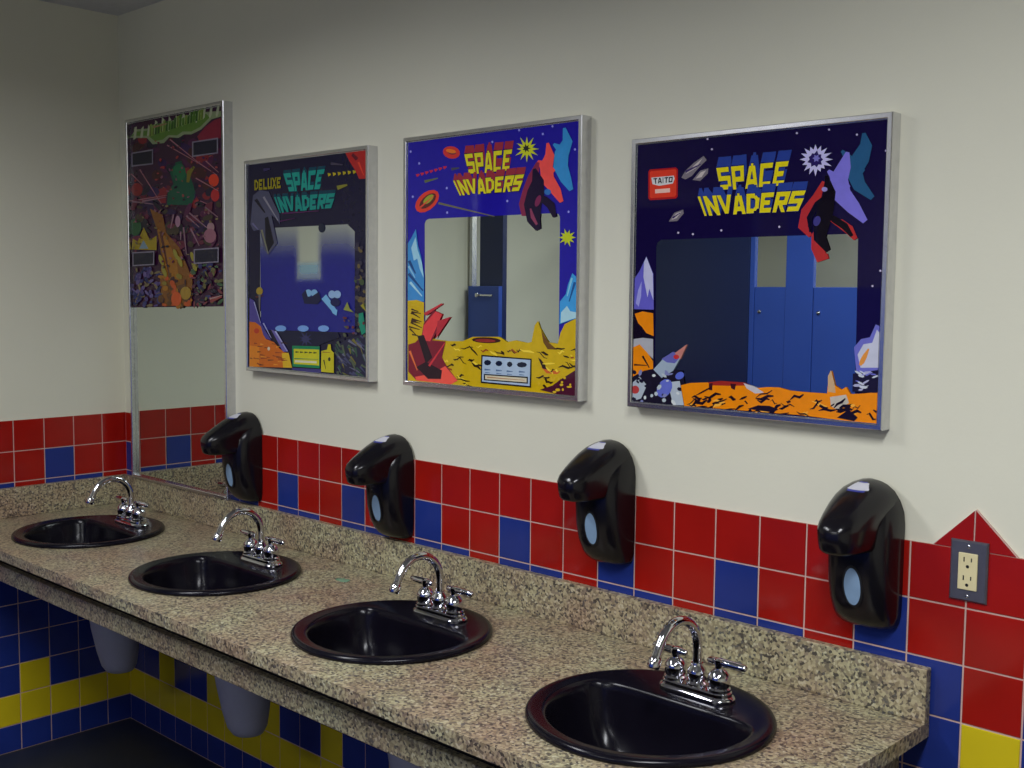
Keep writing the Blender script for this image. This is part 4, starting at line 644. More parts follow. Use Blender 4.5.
('p',(165,150,25),[(4959,5834),(5081,5873),(5069,5918),(4927,5945)]),
('p',(165,150,25),[(5186,5834),(5308,5873),(5295,5918),(5155,5945)]),
('p',(165,150,25),[(5412,5834),(5532,5873),(5520,5917),(5381,5944)]),
('p',(120,115,40),[(4705,5427),(5151,5527),(5127,5576),(4644,5551)]),
('p',(60,55,70),[(4377,6163),(4929,6111),(4935,6143),(4392,6243)]),
('p',(165,35,35),[(5054,6469),(5351,6483),(5963,6504),(5973,5674),(5671,5681),(5526,5903),(5261,6178)]),
('p',(90,20,35),[(5410,6423),(5644,6260),(5527,6195),(5321,6357)]),
('p',(205,60,40),[(5600,6143),(5858,5767),(5892,5774),(5687,6158)]),
('p',(50,42,80),[(1035,6188),(1376,6236),(1362,6278),(1000,6293)]),
('p',(70,25,70),[(1974,4845),(3814,4863),(3811,4885),(1968,4901)]),
('p',(70,25,70),[(1838,4620),(2645,4701),(2640,4716),(1824,4660)]),
('p',(70,70,92),[(271,4601),(432,5495),(795,5638),(1289,5571),(1494,5280),(1834,4866),(1864,4547),(1626,4755),(1418,4843),(1719,3993),(1225,3640),(1015,3806),(775,4422),(450,4391)]),
('p',(15,12,30),[(1066,4776),(1242,4810),(1545,3997),(1226,3721),(1090,4048)]),
('p',(120,118,130),[(956,5410),(1744,4664),(1781,4676),(1053,5439)]),
('p',(110,110,90),[(827,4411),(1204,3677),(1247,3683),(937,4425)]),
('p',(95,92,130),[(338,4618),(686,4416),(720,4432),(425,4659)]),
('p',(18,14,36),[(497,5339),(1038,4927),(1098,4949),(652,5392)]),
('p',(25,30,50),[(4086,4376),(4070,4317),(4028,4271),(3968,4246),(3900,4248),(3839,4276),(3798,4326),(3783,4386),(3799,4445),(3841,4492),(3902,4516),(3970,4514),(4030,4485),(4071,4436)]),
('p',(150,125,40),[(931,2522),(911,2469),(859,2425),(784,2401),(700,2400),(625,2423),(574,2466),(556,2520),(576,2573),(629,2617),(704,2641),(788,2641),(862,2618),(913,2575)]),
('p',(70,30,30),[(534,2297),(961,2364),(953,2393),(514,2370)]),
('p',(95,90,90),[(677,2418),(708,1891),(760,1892),(807,2419)]),
('p',(120,165,200),[(3446,2479),(3429,2432),(3382,2393),(3314,2372),(3239,2371),(3171,2391),(3124,2429),(3108,2477),(3125,2524),(3173,2563),(3241,2584),(3316,2585),(3384,2564),(3430,2526)]),
('p',(120,165,200),[(3736,2481),(3719,2434),(3672,2396),(3605,2374),(3531,2374),(3464,2394),(3417,2432),(3401,2479),(3418,2526),(3465,2565),(3533,2586),(3607,2586),(3674,2566),(3719,2528)]),
('p',(20,22,60),[(2949,2436),(3148,2575),(3244,2380),(3406,2362),(3793,2520),(3906,2290),(3726,2152),(3078,2163)]),
('p',(110,165,205),[(3919,2309),(4141,2446),(4358,2257),(4666,1964),(4419,1959)]),
('p',(135,165,200),[(4595,2450),(4578,2400),(4529,2360),(4460,2337),(4382,2336),(4312,2358),(4264,2397),(4247,2447),(4265,2497),(4314,2537),(4384,2560),(4461,2560),(4530,2538),(4578,2499)]),
('p',(135,165,200),[(4840,2452),(4823,2402),(4775,2362),(4706,2340),(4630,2339),(4561,2360),(4513,2400),(4496,2449),(4514,2499),(4562,2539),(4631,2561),(4708,2562),(4776,2540),(4824,2501)]),
('p',(18,22,70),[(4808,2224),(4785,2171),(4720,2128),(4626,2103),(4522,2102),(4428,2124),(4362,2165),(4339,2218),(4363,2272),(4429,2315),(4524,2340),(4628,2341),(4721,2318),(4786,2277)]),
('p',(35,30,60),[(5938,2957),(5887,2964),(5854,3000),(5864,3038),(5909,3049),(5956,3025),(5969,2984)]),
('p',(95,80,50),[(5814,2234),(5699,2242),(5650,2296),(5707,2355),(5824,2373),(5915,2339),(5910,2277)]),
('p',(95,80,50),[(5609,2594),(5520,2613),(5494,2663),(5552,2705),(5649,2709),(5713,2671),(5695,2620)]),
('p',(60,75,50),[(5719,2827),(5644,2819),(5539,2856),(5483,2911),(5518,2941),(5618,2925),(5707,2875)]),
('p',(45,40,60),[(5825,3306),(5761,3268),(5655,3275),(5587,3321),(5609,3372),(5704,3390),(5800,3360)]),
('p',(45,40,60),[(5961,2554),(5891,2527),(5834,2542),(5833,2587),(5888,2629),(5959,2635),(5991,2602)]),
('p',(35,30,60),[(5987,3318),(5919,3323),(5866,3367),(5868,3417),(5924,3435),(5990,3408),(6018,3356)]),
('p',(60,75,50),[(5963,2181),(5849,2141),(5736,2172),(5707,2250),(5786,2316),(5912,2320),(5991,2260)]),
('p',(95,80,50),[(5984,2507),(5926,2487),(5851,2504),(5814,2544),(5845,2579),(5919,2581),(5981,2549)]),
('p',(60,75,50),[(5831,2208),(5711,2216),(5680,2242),(5761,2268),(5893,2273),(5977,2255),(5949,2226)]),
('p',(70,62,60),[(5787,3703),(5730,3665),(5635,3669),(5573,3712),(5591,3761),(5676,3780),(5763,3754)]),
('p',(60,75,50),[(5643,2789),(5503,2783),(5432,2834),(5484,2905),(5621,2942),(5737,2916),(5747,2849)]),
('p',(95,80,50),[(5745,2225),(5627,2245),(5578,2316),(5637,2385),(5757,2400),(5849,2350),(5843,2272)]),
('p',(35,30,60),[(5605,3859),(5507,3850),(5467,3872),(5517,3908),(5618,3931),(5694,3924),(5688,3892)]),
('p',(35,30,60),[(5639,2718),(5566,2750),(5543,2824),(5587,2886),(5665,2888),(5718,2830),(5706,2754)]),
('p',(35,30,60),[(5679,3065),(5603,3002),(5518,3003),(5488,3066),(5536,3144),(5625,3179),(5689,3143)]),
('p',(60,75,50),[(5692,2907),(5632,2857),(5521,2853),(5441,2898),(5454,2957),(5549,2987),(5655,2965)]),
('p',(95,80,50),[(5726,3719),(5671,3701),(5606,3718),(5578,3757),(5610,3788),(5677,3789),(5728,3758)]),
('p',(45,40,60),[(5711,2598),(5677,2544),(5623,2534),(5591,2576),(5604,2638),(5653,2674),(5700,2656)]),
('p',(45,40,60),[(5628,2905),(5573,2860),(5488,2860),(5437,2905),(5459,2961),(5537,2985),(5612,2961)]),
('p',(60,75,50),[(5814,2713),(5717,2737),(5672,2813),(5714,2883),(5810,2895),(5889,2839),(5891,2759)]),
('p',(45,40,60),[(5861,3745),(5811,3704),(5735,3705),(5692,3748),(5714,3800),(5784,3823),(5850,3798)]),
('p',(35,30,60),[(5607,3218),(5517,3180),(5456,3193),(5469,3247),(5548,3301),(5632,3316),(5658,3279)]),
('p',(45,40,60),[(5904,2922),(5776,2895),(5727,2910),(5794,2955),(5926,2997),(6024,3004),(6013,2971)]),
('p',(45,40,60),[(5789,2148),(5702,2156),(5670,2195),(5718,2236),(5809,2247),(5875,2221),(5866,2177)]),
('p',(95,80,50),[(5772,2875),(5672,2851),(5569,2888),(5541,2957),(5610,3007),(5722,3000),(5794,2941)]),
('p',(70,62,60),[(5858,3088),(5799,3078),(5732,3103),(5706,3145),(5741,3172),(5811,3163),(5863,3126)]),
('p',(45,40,60),[(5758,3183),(5692,3133),(5595,3135),(5541,3189),(5570,3253),(5661,3280),(5744,3249)]),
('p',(35,30,60),[(5629,3258),(5524,3254),(5461,3299),(5488,3359),(5584,3388),(5676,3365),(5696,3308)]),
('p',(45,40,60),[(5606,3686),(5528,3690),(5464,3737),(5464,3794),(5527,3816),(5605,3787),(5641,3730)]),
('p',(45,40,60),[(5708,3258),(5618,3288),(5596,3352),(5658,3403),(5758,3402),(5820,3350),(5798,3286)]),
('p',(95,80,50),[(5996,2272),(5923,2204),(5823,2201),(5774,2265),(5811,2348),(5907,2387),(5990,2353)]),
('p',(35,30,60),[(6003,2262),(5950,2221),(5899,2221),(5888,2263),(5925,2315),(5982,2338),(6017,2314)]),
('p',(60,75,50),[(5928,2046),(5805,2065),(5775,2112),(5860,2151),(5995,2153),(6080,2117),(6050,2070)]),
('p',(70,62,60),[(5678,2349),(5619,2311),(5529,2315),(5475,2357),(5498,2407),(5581,2426),(5661,2400)]),
('p',(35,30,60),[(5597,2579),(5553,2549),(5483,2551),(5440,2583),(5455,2621),(5518,2637),(5581,2619)]),
('p',(95,80,50),[(5828,3656),(5780,3630),(5706,3636),(5661,3672),(5680,3709),(5748,3720),(5814,3696)]),
('p',(35,30,60),[(5640,2878),(5547,2895),(5511,2951),(5560,3002),(5656,3011),(5728,2971),(5720,2912)]),
('p',(95,80,50),[(5663,3184),(5606,3207),(5583,3266),(5612,3315),(5671,3319),(5715,3273),(5712,3213)]),
('p',(45,40,60),[(5617,3779),(5555,3799),(5531,3850),(5563,3893),(5626,3897),(5674,3858),(5670,3805)]),
('p',(110,165,205),[(4357,2039),(4679,2007),(4634,1835),(4449,1907)]),
('p',(110,150,205),[(2159,1393),(2130,1350),(2050,1314),(1934,1292),(1804,1288),(1688,1303),(1607,1335),(1578,1376),(1608,1419),(1690,1455),(1807,1477),(1936,1481),(2052,1465),(2131,1434)]),
('p',(110,150,205),[(3294,1426),(3266,1384),(3190,1349),(3079,1327),(2956,1324),(2844,1338),(2767,1369),(2740,1410),(2768,1452),(2846,1487),(2957,1509),(3081,1512),(3191,1497),(3267,1466)]),
('p',(110,150,205),[(4284,1455),(4258,1414),(4185,1379),(4078,1358),(3960,1355),(3853,1369),(3779,1400),(3753,1439),(3779,1480),(3854,1515),(3961,1536),(4080,1539),(4186,1524),(4258,1494)]),
('p',(12,14,48),[(1717,1299),(4693,1360),(4785,1210),(3845,964),(3780,895),(2363,806)]),
('p',(45,45,85),[(3473,1118),(3269,1081),(3459,953),(3205,1033),(3189,913),(3108,1020),(2931,891),(3022,1046),(2825,1028),(2989,1101),(2808,1166),(3023,1158),(2918,1325),(3109,1191),(3195,1309),(3206,1184),(3433,1267),(3269,1140)]),
('p',(70,60,130),[(194,2302),(449,2222),(800,1527),(1362,1010),(1079,1041),(181,1552)]),
('p',(150,150,190),[(420,2175),(789,1524),(811,1529),(476,2186)]),
('p',(150,150,195),[(912,1520),(1351,1067),(1376,1076),(976,1541)]),
('p',(95,85,150),[(1367,1337),(1647,1285),(2259,701),(1985,669)]),
('p',(160,160,200),[(1555,1282),(2191,693),(2219,704),(1627,1309)]),
('p',(190,95,20),[(181,1552),(510,1540),(798,1423),(938,1160),(1079,1033),(1516,955),(1779,782),(2020,671),(2272,641),(2423,207),(155,120)]),
('p',(205,165,30),[(1916,626),(2273,658),(2444,208),(1979,191)]),
('p',(205,120,25),[(167,800),(716,780),(705,140),(156,128)]),
('p',(210,140,40),[(1621,805),(1836,832),(1835,841),(1618,829)]),
('p',(140,60,25),[(384,391),(532,382),(543,400),(411,435)]),
('p',(210,140,40),[(1610,780),(1756,793),(1756,802),(1610,803)]),
('p',(140,60,25),[(632,203),(954,209),(958,224),(640,242)]),
('p',(140,60,25),[(1718,429),(2003,426),(2008,442),(1730,470)]),
('p',(60,35,25),[(1402,889),(1628,886),(1630,894),(1408,910)]),
('p',(140,60,25),[(424,846),(598,865),(600,888),(429,903)]),
('p',(60,35,25),[(193,383),(314,368),(327,384),(226,421)]),
('p',(210,140,40),[(774,459),(1099,460),(1102,473),(782,491)]),
('p',(140,60,25),[(1425,517),(1586,507),(1594,523),(1447,557)]),
('p',(90,40,25),[(620,773),(898,779),(900,792),(625,804)]),
('p',(140,60,25),[(566,227),(710,234),(716,252),(581,274)]),
('p',(60,35,25),[(608,592),(794,614),(794,631),(608,635)]),
('p',(60,35,25),[(1633,483),(1904,491),(1907,508),(1641,524)]),
('p',(90,40,25),[(748,513),(1011,517),(1013,530),(755,546)]),
('p',(210,140,40),[(1700,344),(1952,362),(1952,373),(1701,372)]),
('p',(140,60,25),[(1530,514),(1842,508),(1845,518),(1538,541)]),
('p',(90,40,25),[(555,388),(738,380),(743,393),(568,419)]),
('p',(210,140,40),[(766,836),(940,844),(947,866),(782,892)]),
('p',(60,35,25),[(1005,752),(1233,760),(1235,770),(1009,778)]),
('p',(60,35,25),[(1882,923),(2223,943),(2224,959),(1884,965)]),
('p',(140,60,25),[(1110,453),(1302,453),(1306,467),(1120,487)]),
('p',(140,60,25),[(1851,457),(2127,459),(2129,471),(1857,486)]),
('p',(90,40,25),[(708,187),(924,204),(927,225),(716,240)]),
('p',(140,60,25),[(1575,613),(1910,633),(1911,649),(1579,655)]),
('p',(140,60,25),[(790,391),(1138,431),(1137,451),(788,441)]),
('p',(60,35,25),[(1176,359),(1495,392),(1494,407),(1175,398)]),
('p',(140,60,25),[(1911,387),(2213,421),(2212,435),(1909,422)]),
('p',(140,60,25),[(1882,418),(2070,416),(2076,432),(1896,457)]),
('p',(210,140,40),[(1479,238),(1707,253),(1710,271),(1486,283)]),
('p',(175,55,30),[(724,1277),(709,1240),(668,1210),(610,1192),(545,1190),(487,1205),(447,1232),(433,1268),(448,1304),(489,1334),(548,1352),(612,1354),(670,1340),(710,1312)]),
('p',(200,185,150),[(1302,742),(1295,717),(1275,696),(1246,684),(1214,682),(1186,692),(1167,711),(1160,736),(1167,761),(1187,782),(1216,794),(1248,796),(1276,786),(1295,767)]),
('p',(20,120,75),[(2465,882),(3831,913),(3826,266),(2471,249)]),
('p',(190,185,30),[(2545,789),(3805,818),(3801,350),(2540,333)]),
('p',(205,200,170),[(2595,448),(3680,469),(3680,407),(2594,384)]),
('p',(60,70,25),[(2631,669),(2798,693),(2799,716),(2632,725)]),
('p',(60,70,25),[(2858,673),(3024,697),(3024,720),(2859,729)]),
('p',(60,70,25),[(3083,677),(3248,701),(3248,723),(3084,733)]),
('p',(60,70,25),[(3306,681),(3469,705),(3469,727),(3307,737)]),
('p',(60,70,25),[(3527,685),(3689,709),(3689,731),(3528,740)]),
('p',(30,110,70),[(2561,480),(3777,523),(3777,534),(2563,508)]),
('p',(185,175,25),[(3920,784),(4192,835),(4237,991),(4362,996),(4386,831),(4510,760),(4507,171),(3889,168)]),
('p',(60,55,25),[(4001,520),(4113,256),(4137,261),(4063,531)]),
('p',(40,45,25),[(4360,560),(4353,533),(4336,511),(4310,498),(4283,497),(4257,507),(4240,528),(4234,554),(4241,582),(4258,604),(4283,617),(4311,618),(4336,608),(4354,587)]),
('p',(120,60,25),[(3968,742),(4348,747),(4349,758),(3972,769)]),
('p',(55,50,110),[(2457,208),(3903,246),(3902,137),(4531,126),(4778,64),(3255,124),(2457,144)]),
('p',(30,28,55),[(4536,895),(5028,1143),(6027,1365),(6047,109),(4840,144)]),
('p',(105,100,40),[(5326,1146),(5718,946),(5755,971),(5418,1207)]),
('p',(60,62,95),[(4802,587),(4881,454),(4927,462),(4918,607)]),
('p',(105,100,40),[(4880,458),(4994,247),(5021,253),(4947,473)]),
('p',(60,62,95),[(5139,966),(5368,850),(5387,863),(5187,998)]),
('p',(30,28,50),[(4954,946),(5159,664),(5180,670),(5008,962)]),
('p',(75,85,65),[(5341,939),(5521,764),(5542,772),(5393,960)]),
('p',(95,95,120),[(5626,1109),(5772,947),(5817,961),(5741,1142)]),
('p',(45,75,60),[(4854,830),(5000,749),(5026,764),(4920,866)]),
('p',(45,75,60),[(4546,902),(4787,606),(4808,612),(4598,918)]),
('p',(45,75,60),[(4669,820),(4985,721),(5015,748),(4744,888)]),
('p',(95,95,120),[(5341,881),(5450,817),(5465,825),(5379,902)]),
('p',(95,95,120),[(5222,372),(5684,228),(5709,253),(5285,435)]),
('p',(95,95,120),[(4886,715),(5031,668),(5058,689),(4953,766)]),
('p',(30,28,50),[(5289,466),(5531,277),(5552,288),(5342,492)]),
('p',(45,75,60),[(5547,1193),(5807,1032),(5833,1047),(5614,1230)]),
('p',(60,62,95),[(5341,197),(5725,125),(5746,153),(5393,267)]),
('p',(95,95,120),[(5215,1141),(5284,1054),(5320,1061),(5306,1160)]),
('p',(75,85,65),[(5912,768),(6005,577),(6045,585),(6011,785)]),
('p',(60,62,95),[(4605,711),(4871,473),(4899,484),(4674,739)]),
('p',(45,75,60),[(5515,355),(5758,260),(5781,278),(5572,401)]),
('p',(105,100,40),[(5655,1087),(5816,788),(5838,793),(5709,1100)]),
('p',(30,28,50),[(5187,1127),(5361,968),(5403,983),(5293,1165)]),
('p',(45,75,60),[(5862,430),(5985,383),(6006,399),(5915,469)]),
('p',(60,62,95),[(4963,609),(5282,438),(5317,460),(5053,664)]),
('p',(60,62,95),[(5076,741),(5338,584),(5368,601),(5153,784)]),
('p',(75,85,65),[(5581,194),(5649,130),(5692,141),(5688,221)]),
('p',(45,75,60),[(5803,766),(5923,573),(5964,582),(5906,789)]),
('p',(75,85,65),[(5160,986),(5348,930),(5366,948),(5205,1029)]),
('p',(30,28,50),[(4988,943),(5139,877),(5164,894),(5054,985)]),
('p',(105,100,40),[(4794,193),(5246,102),(5259,120),(4827,238)]),
('p',(60,62,95),[(4664,619),(5128,474),(5150,496),(4720,674)]),
('p',(105,100,40),[(5253,667),(5516,486),(5543,500),(5321,702)]),
('p',(45,75,60),[(5664,186),(5872,137),(5892,159),(5716,241)]),
('p',(95,95,120),[(4682,344),(4847,165),(4875,175),(4753,368)]),
('p',(30,28,50),[(4879,1166),(4972,1107),(5018,1123),(4994,1207)]),
('p',(45,75,60),[(5490,224),(5616,158),(5659,179),(5598,276)]),
('p',(60,62,95),[(4796,534),(5104,393),(5132,413),(4866,584)]),
('p',(95,95,120),[(5551,1065),(5902,889),(5924,905),(5607,1104)]),
('p',(30,28,50),[(5191,395),(5424,344),(5445,367),(5244,454)]),
('p',(75,85,65),[(5203,571),(5518,436),(5549,459),(5281,629)]),
('p',(75,85,65),[(4635,1070),(4807,924),(4850,940),(4744,1110)]),
('p',(30,28,50),[(5926,698),(6011,559),(6039,566),(5996,714)]),
('p',(45,75,60),[(5455,943),(5568,658),(5607,664),(5554,958)]),
('p',(30,28,50),[(5562,672),(5986,537),(5998,550),(5593,705)]),
('p',(60,62,95),[(5692,398),(5996,219),(6021,235),(5755,437)]),
('p',(95,95,120),[(5168,1109),(5547,990),(5572,1015),(5232,1172)]),
('p',(30,28,50),[(4870,382),(5044,233),(5064,242),(4920,404)]),
('p',(105,100,40),[(4746,656),(4889,513),(4907,520),(4791,673)]),
('p',(75,85,65),[(4741,215),(5074,104),(5093,122),(4789,259)]),
('p',(45,75,60),[(4581,999),(4726,857),(4759,868),(4663,1027)]),
('p',(45,75,60),[(5120,944),(5429,738),(5470,760),(5224,997)]),
('p',(45,75,60),[(4681,376),(4922,96),(4968,111),(4796,413)]),
('p',(30,28,50),[(4806,297),(4907,92),(4937,98),(4881,312)]),
('p',(75,85,65),[(5817,780),(5939,729),(5954,740),(5856,808)]),
('p',(60,62,95),[(5507,1126),(5906,985),(5934,1011),(5579,1191)]),
('p',(95,95,120),[(5835,756),(6011,551),(6039,561),(5905,779)]),
('p',(45,75,60),[(5920,1036),(6011,743),(6040,747),(5992,1045)]),
('p',(95,95,120),[(4588,720),(4916,526),(4939,539),(4646,755)]),
('p',(60,62,95),[(4728,519),(4820,468),(4837,477),(4770,542)]),
('p',(75,85,65),[(4532,762),(4691,661),(4720,675),(4604,798)]),
('p',(75,85,65),[(4621,208),(4721,105),(4765,118),(4732,239)]),
('p',(75,85,65),[(5334,507),(5482,310),(5526,322),(5445,537)]),
('p',(60,62,95),[(5216,197),(5496,115),(5518,137),(5272,252)]),
('p',(75,85,65),[(5750,443),(5992,374),(6015,397),(5810,501)]),
('p',(105,100,40),[(5194,916),(5284,756),(5322,763),(5289,933)]),
('p',(75,85,65),[(4855,987),(5027,688),(5070,697),(4962,1010)]),
('p',(20,125,100),[(5660,1912),(5865,1954),(5992,1401),(5805,1320),(5659,1614)]),
('p',(130,135,60),[(4972,2012),(5154,2241),(5262,2055),(5452,1946)]),
('p',(140,130,40),[(5746,2145),(6004,1982),(6052,2006),(5868,2205)]),
('p',(75,80,60),[(5673,1814),(5582,1806),(5495,1856),(5498,1914),(5589,1921),(5677,1871)]),
('p',(90,40,50),[(5232,1505),(5176,1468),(5093,1477),(5068,1524),(5124,1562),(5207,1552)]),
('p',(75,80,60),[(5200,1501),(5136,1484),(5034,1502),(4997,1537),(5061,1553),(5162,1536)]),
('p',(60,55,90),[(5888,1222),(5824,1222),(5743,1260),(5726,1299),(5791,1300),(5872,1261)]),
('p',(90,40,50),[(5444,1324),(5371,1335),(5366,1367),(5435,1389),(5508,1379),(5512,1346)]),
('p',(60,55,90),[(5272,1680),(5226,1674),(5180,1697),(5180,1726),(5226,1733),(5272,1710)]),
('p',(90,40,50),[(5153,1778),(5094,1751),(4983,1754),(4932,1785),(4992,1813),(5103,1809)]),
('p',(75,80,60),[(5971,1268),(5901,1248),(5853,1274),(5875,1321),(5945,1341),(5993,1314)]),
('p',(90,40,50),[(5470,1503),(5407,1480),(5349,1502),(5354,1547),(5417,1570),(5475,1548)]),
('p',(90,40,50),[(5712,1585),(5667,1573),(5627,1591),(5633,1622),(5678,1634),(5717,1616)]),
('p',(75,80,60),[(5096,1241),(5013,1241),(4946,1292),(4962,1344),(5044,1344),(5111,1292)]),
('p',(75,80,60),[(5683,1382),(5600,1394),(5568,1451),(5621,1497),(5704,1485),(5735,1428)]),
('p',(75,80,60),[(5718,1567),(5664,1588),(5617,1650),(5624,1692),(5678,1670),(5725,1608)]),
('p',(60,55,90),[(5601,1334),(5552,1312),(5492,1326),(5481,1362),(5530,1384),(5590,1370)]),
('p',(90,40,50),[(5883,1599),(5838,1624),(5837,1676),(5883,1703),(5928,1678),(5928,1626)]),
('p',(90,40,50),[(5042,1668),(4996,1674),(4973,1708),(4997,1735),(5043,1728),(5066,1694)]),
],
3: [
('p',(150,150,215),[(5000,6294),(4983,6269),(4949,6272),(4931,6300),(4948,6325),(4982,6322)]),
('p',(150,150,215),[(5303,6447),(5287,6422),(5253,6426),(5236,6453),(5252,6477),(5286,6474)]),
('p',(150,150,215),[(1686,5208),(1666,5180),(1625,5183),(1605,5212),(1625,5240),(1665,5238)]),
('p',(150,150,215),[(622,5914),(601,5886),(558,5889),(537,5920),(558,5948),(601,5945)]),
('p',(150,150,215),[(1706,4579),(1686,4552),(1646,4553),(1625,4583),(1645,4611),(1686,4609)]),
('p',(150,150,215),[(3322,6248),(3304,6223),(3267,6226),(3248,6255),(3266,6280),(3303,6277)]),
('p',(150,150,215),[(279,6249),(258,6221),(215,6225),(193,6256),(214,6284),(258,6280)]),
('p',(150,150,215),[(4230,6454),(4213,6429),(4177,6433),(4159,6461),(4176,6486),(4212,6483)]),
('p',(150,150,215),[(3855,4773),(3837,4747),(3801,4748),(3782,4777),(3800,4803),(3837,4801)]),
('p',(150,150,215),[(5837,4429),(5821,4403),(5788,4405),(5771,4431),(5787,4457),(5820,4455)]),
('p',(150,150,215),[(6008,5852),(5992,5828),(5960,5830),(5943,5857),(5959,5881),(5992,5879)]),
('p',(150,150,215),[(369,5055),(347,5027),(304,5029),(282,5059),(304,5088),(347,5086)]),
('p',(205,55,50),[(2131,6046),(2083,5986),(1983,5950),(1849,5945),(1708,5972),(1588,6027),(1513,6097),(1498,6170),(1547,6231),(1650,6266),(1785,6270),(1925,6242),(2043,6187),(2117,6117)]),
('p',(120,50,60),[(1990,6075),(1969,6056),(1921,6046),(1855,6048),(1784,6062),(1723,6084),(1684,6112),(1674,6138),(1696,6157),(1745,6167),(1811,6164),(1881,6151),(1942,6128),(1980,6101)]),
('p',(225,120,40),[(1990,6104),(1966,6087),(1909,6081),(1831,6087),(1746,6104),(1672,6128),(1623,6155),(1610,6179),(1634,6196),(1691,6202),(1770,6196),(1855,6179),(1928,6155),(1976,6128)]),
('p',(190,40,60),[(495,5563),(599,5614),(579,5646),(444,5644)]),
('p',(190,40,60),[(674,5586),(777,5636),(757,5668),(623,5666)]),
('p',(190,40,60),[(851,5608),(953,5658),(933,5690),(801,5688)]),
('p',(190,40,60),[(1026,5630),(1128,5680),(1108,5712),(977,5710)]),
('p',(190,40,60),[(1201,5652),(1301,5701),(1281,5733),(1151,5732)]),
('p',(190,40,60),[(1373,5674),(1473,5723),(1453,5755),(1324,5753)]),
('p',(190,40,60),[(1545,5695),(1643,5744),(1624,5776),(1496,5774)]),
('p',(95,105,60),[(807,5390),(1314,5470),(1304,5498),(779,5462)]),
('p',(70,70,80),[(1829,5643),(2118,5679),(2111,5710),(1810,5720)]),
('p',(215,60,45),[(1303,5136),(1359,5037),(1325,4914),(1205,4789),(1024,4687),(816,4629),(622,4626),(481,4680),(423,4781),(459,4907),(583,5034),(767,5135),(976,5191),(1167,5191)]),
('p',(90,40,40),[(1218,5079),(1246,5017),(1211,4935),(1119,4848),(987,4774),(841,4728),(710,4718),(621,4748),(591,4811),(628,4895),(722,4982),(856,5056),(1002,5101),(1131,5109)]),
('p',(150,160,50),[(1132,5061),(1147,5024),(1123,4974),(1064,4921),(982,4875),(892,4845),(812,4838),(759,4855),(743,4892),(768,4943),(828,4996),(911,5042),(1001,5071),(1080,5078)]),
('p',(215,70,50),[(648,4741),(1180,5035),(1162,5049),(604,4778)]),
('p',(110,105,75),[(1328,4813),(3376,4405),(3383,4425),(1347,4866)]),
('t','SPACE',[(2293,6038),(4006,6031),(3890,5501),(2461,5509)],(215,205,35),[(150,45,60),(40,15,60)],(40,-200),0.17),
('t','INVADERS',[(1854,5384),(4422,5393),(4214,4994),(2120,4993)],(215,205,35),[(150,45,60),(40,15,60)],(40,-170),0.19),
('p',(200,205,45),[(4869,5952),(4647,5936),(4831,5805),(4600,5880),(4685,5702),(4519,5852),(4474,5663),(4424,5859),(4264,5737),(4341,5900),(4087,5853),(4293,5963),(4137,6010),(4292,6033),(4133,6151),(4339,6088),(4244,6281),(4421,6116),(4466,6279),(4516,6108),(4684,6240),(4598,6067),(4761,6083),(4646,6004)]),
('p',(35,40,40),[(4609,5988),(4512,5974),(4551,5901),(4465,5950),(4417,5900),(4405,5964),(4326,5968),(4378,6007),(4336,6049),(4404,6044),(4413,6113),(4464,6049),(4538,6076),(4512,6018)]),
('p',(190,200,40),[(6060,3825),(5914,3798),(5998,3712),(5867,3749),(5885,3612),(5790,3732),(5714,3653),(5711,3753),(5552,3707),(5662,3804),(5509,3839),(5661,3866),(5583,3948),(5709,3915),(5694,4043),(5786,3932),(5861,4007),(5864,3910),(6014,3951),(5913,3859)]),
('p',(55,140,200),[(5610,6370),(5610,6093),(5366,5847),(5327,5477),(5570,5137),(5835,4903),(5953,4942),(5878,5223),(5777,5502),(5795,5726),(5913,6045),(5693,6379)]),
('p',(55,140,200),[(5302,6010),(5449,5847),(5615,5753),(5750,5738),(5811,5804),(5746,5903),(5577,5984),(5345,6052)]),
('p',(235,80,75),[(5100,6069),(5069,5807),(4893,5549),(4956,5167),(5295,4868),(5546,4646),(5656,4682),(5562,4977),(5349,5263),(5307,5494),(5355,5772),(5179,6073)]),
('p',(235,80,75),[(4800,5643),(4906,5502),(5108,5391),(5319,5342),(5389,5415),(5258,5558),(5047,5658),(4847,5691)]),
('p',(130,40,70),[(4789,5655),(4520,5341),(4346,5006),(4225,4683),(4319,4392),(4481,4379),(4609,4603),(4790,4883),(4859,5249),(4886,5626)]),
('p',(28,14,48),[(4664,5488),(4652,5210),(4505,4991),(4390,4660),(4508,4242),(4801,4014),(4950,4065),(4927,4299),(4964,4602),(5049,4875),(5034,5207),(4766,5506)]),
('p',(28,14,48),[(4824,4856),(4977,4672),(5150,4557),(5334,4309),(5449,4333),(5380,4650),(5139,4809),(4875,4899)]),
('p',(140,60,90),[(4587,4554),(4625,4334),(4795,4152),(4855,4176),(4741,4364),(4632,4560)]),
('p',(120,40,80),[(4930,4700),(4894,4646),(4850,4607),(4806,4592),(4771,4602),(4752,4638),(4753,4690),(4773,4750),(4809,4804),(4853,4843),(4897,4858),(4932,4847),(4951,4812),(4950,4759)]),
('p',(50,110,180),[(5267,4916),(5257,4886),(5227,4863),(5183,4852),(5135,4855),(5091,4871),(5060,4897),(5048,4928),(5059,4958),(5089,4981),(5133,4993),(5181,4990),(5225,4974),(5256,4948)]),
('p',(60,135,195),[(150,2285),(147,3818),(285,3958),(474,4198),(562,3752),(682,3466),(803,2953),(806,2270)]),
('p',(150,200,220),[(286,3701),(458,3982),(545,3639),(717,3295),(786,2897),(632,3125),(528,3411),(391,3356)]),
('p',(30,70,125),[(146,3341),(439,3005),(483,3019),(255,3375)]),
('p',(30,70,125),[(137,2987),(744,2545),(781,2565),(230,3039)]),
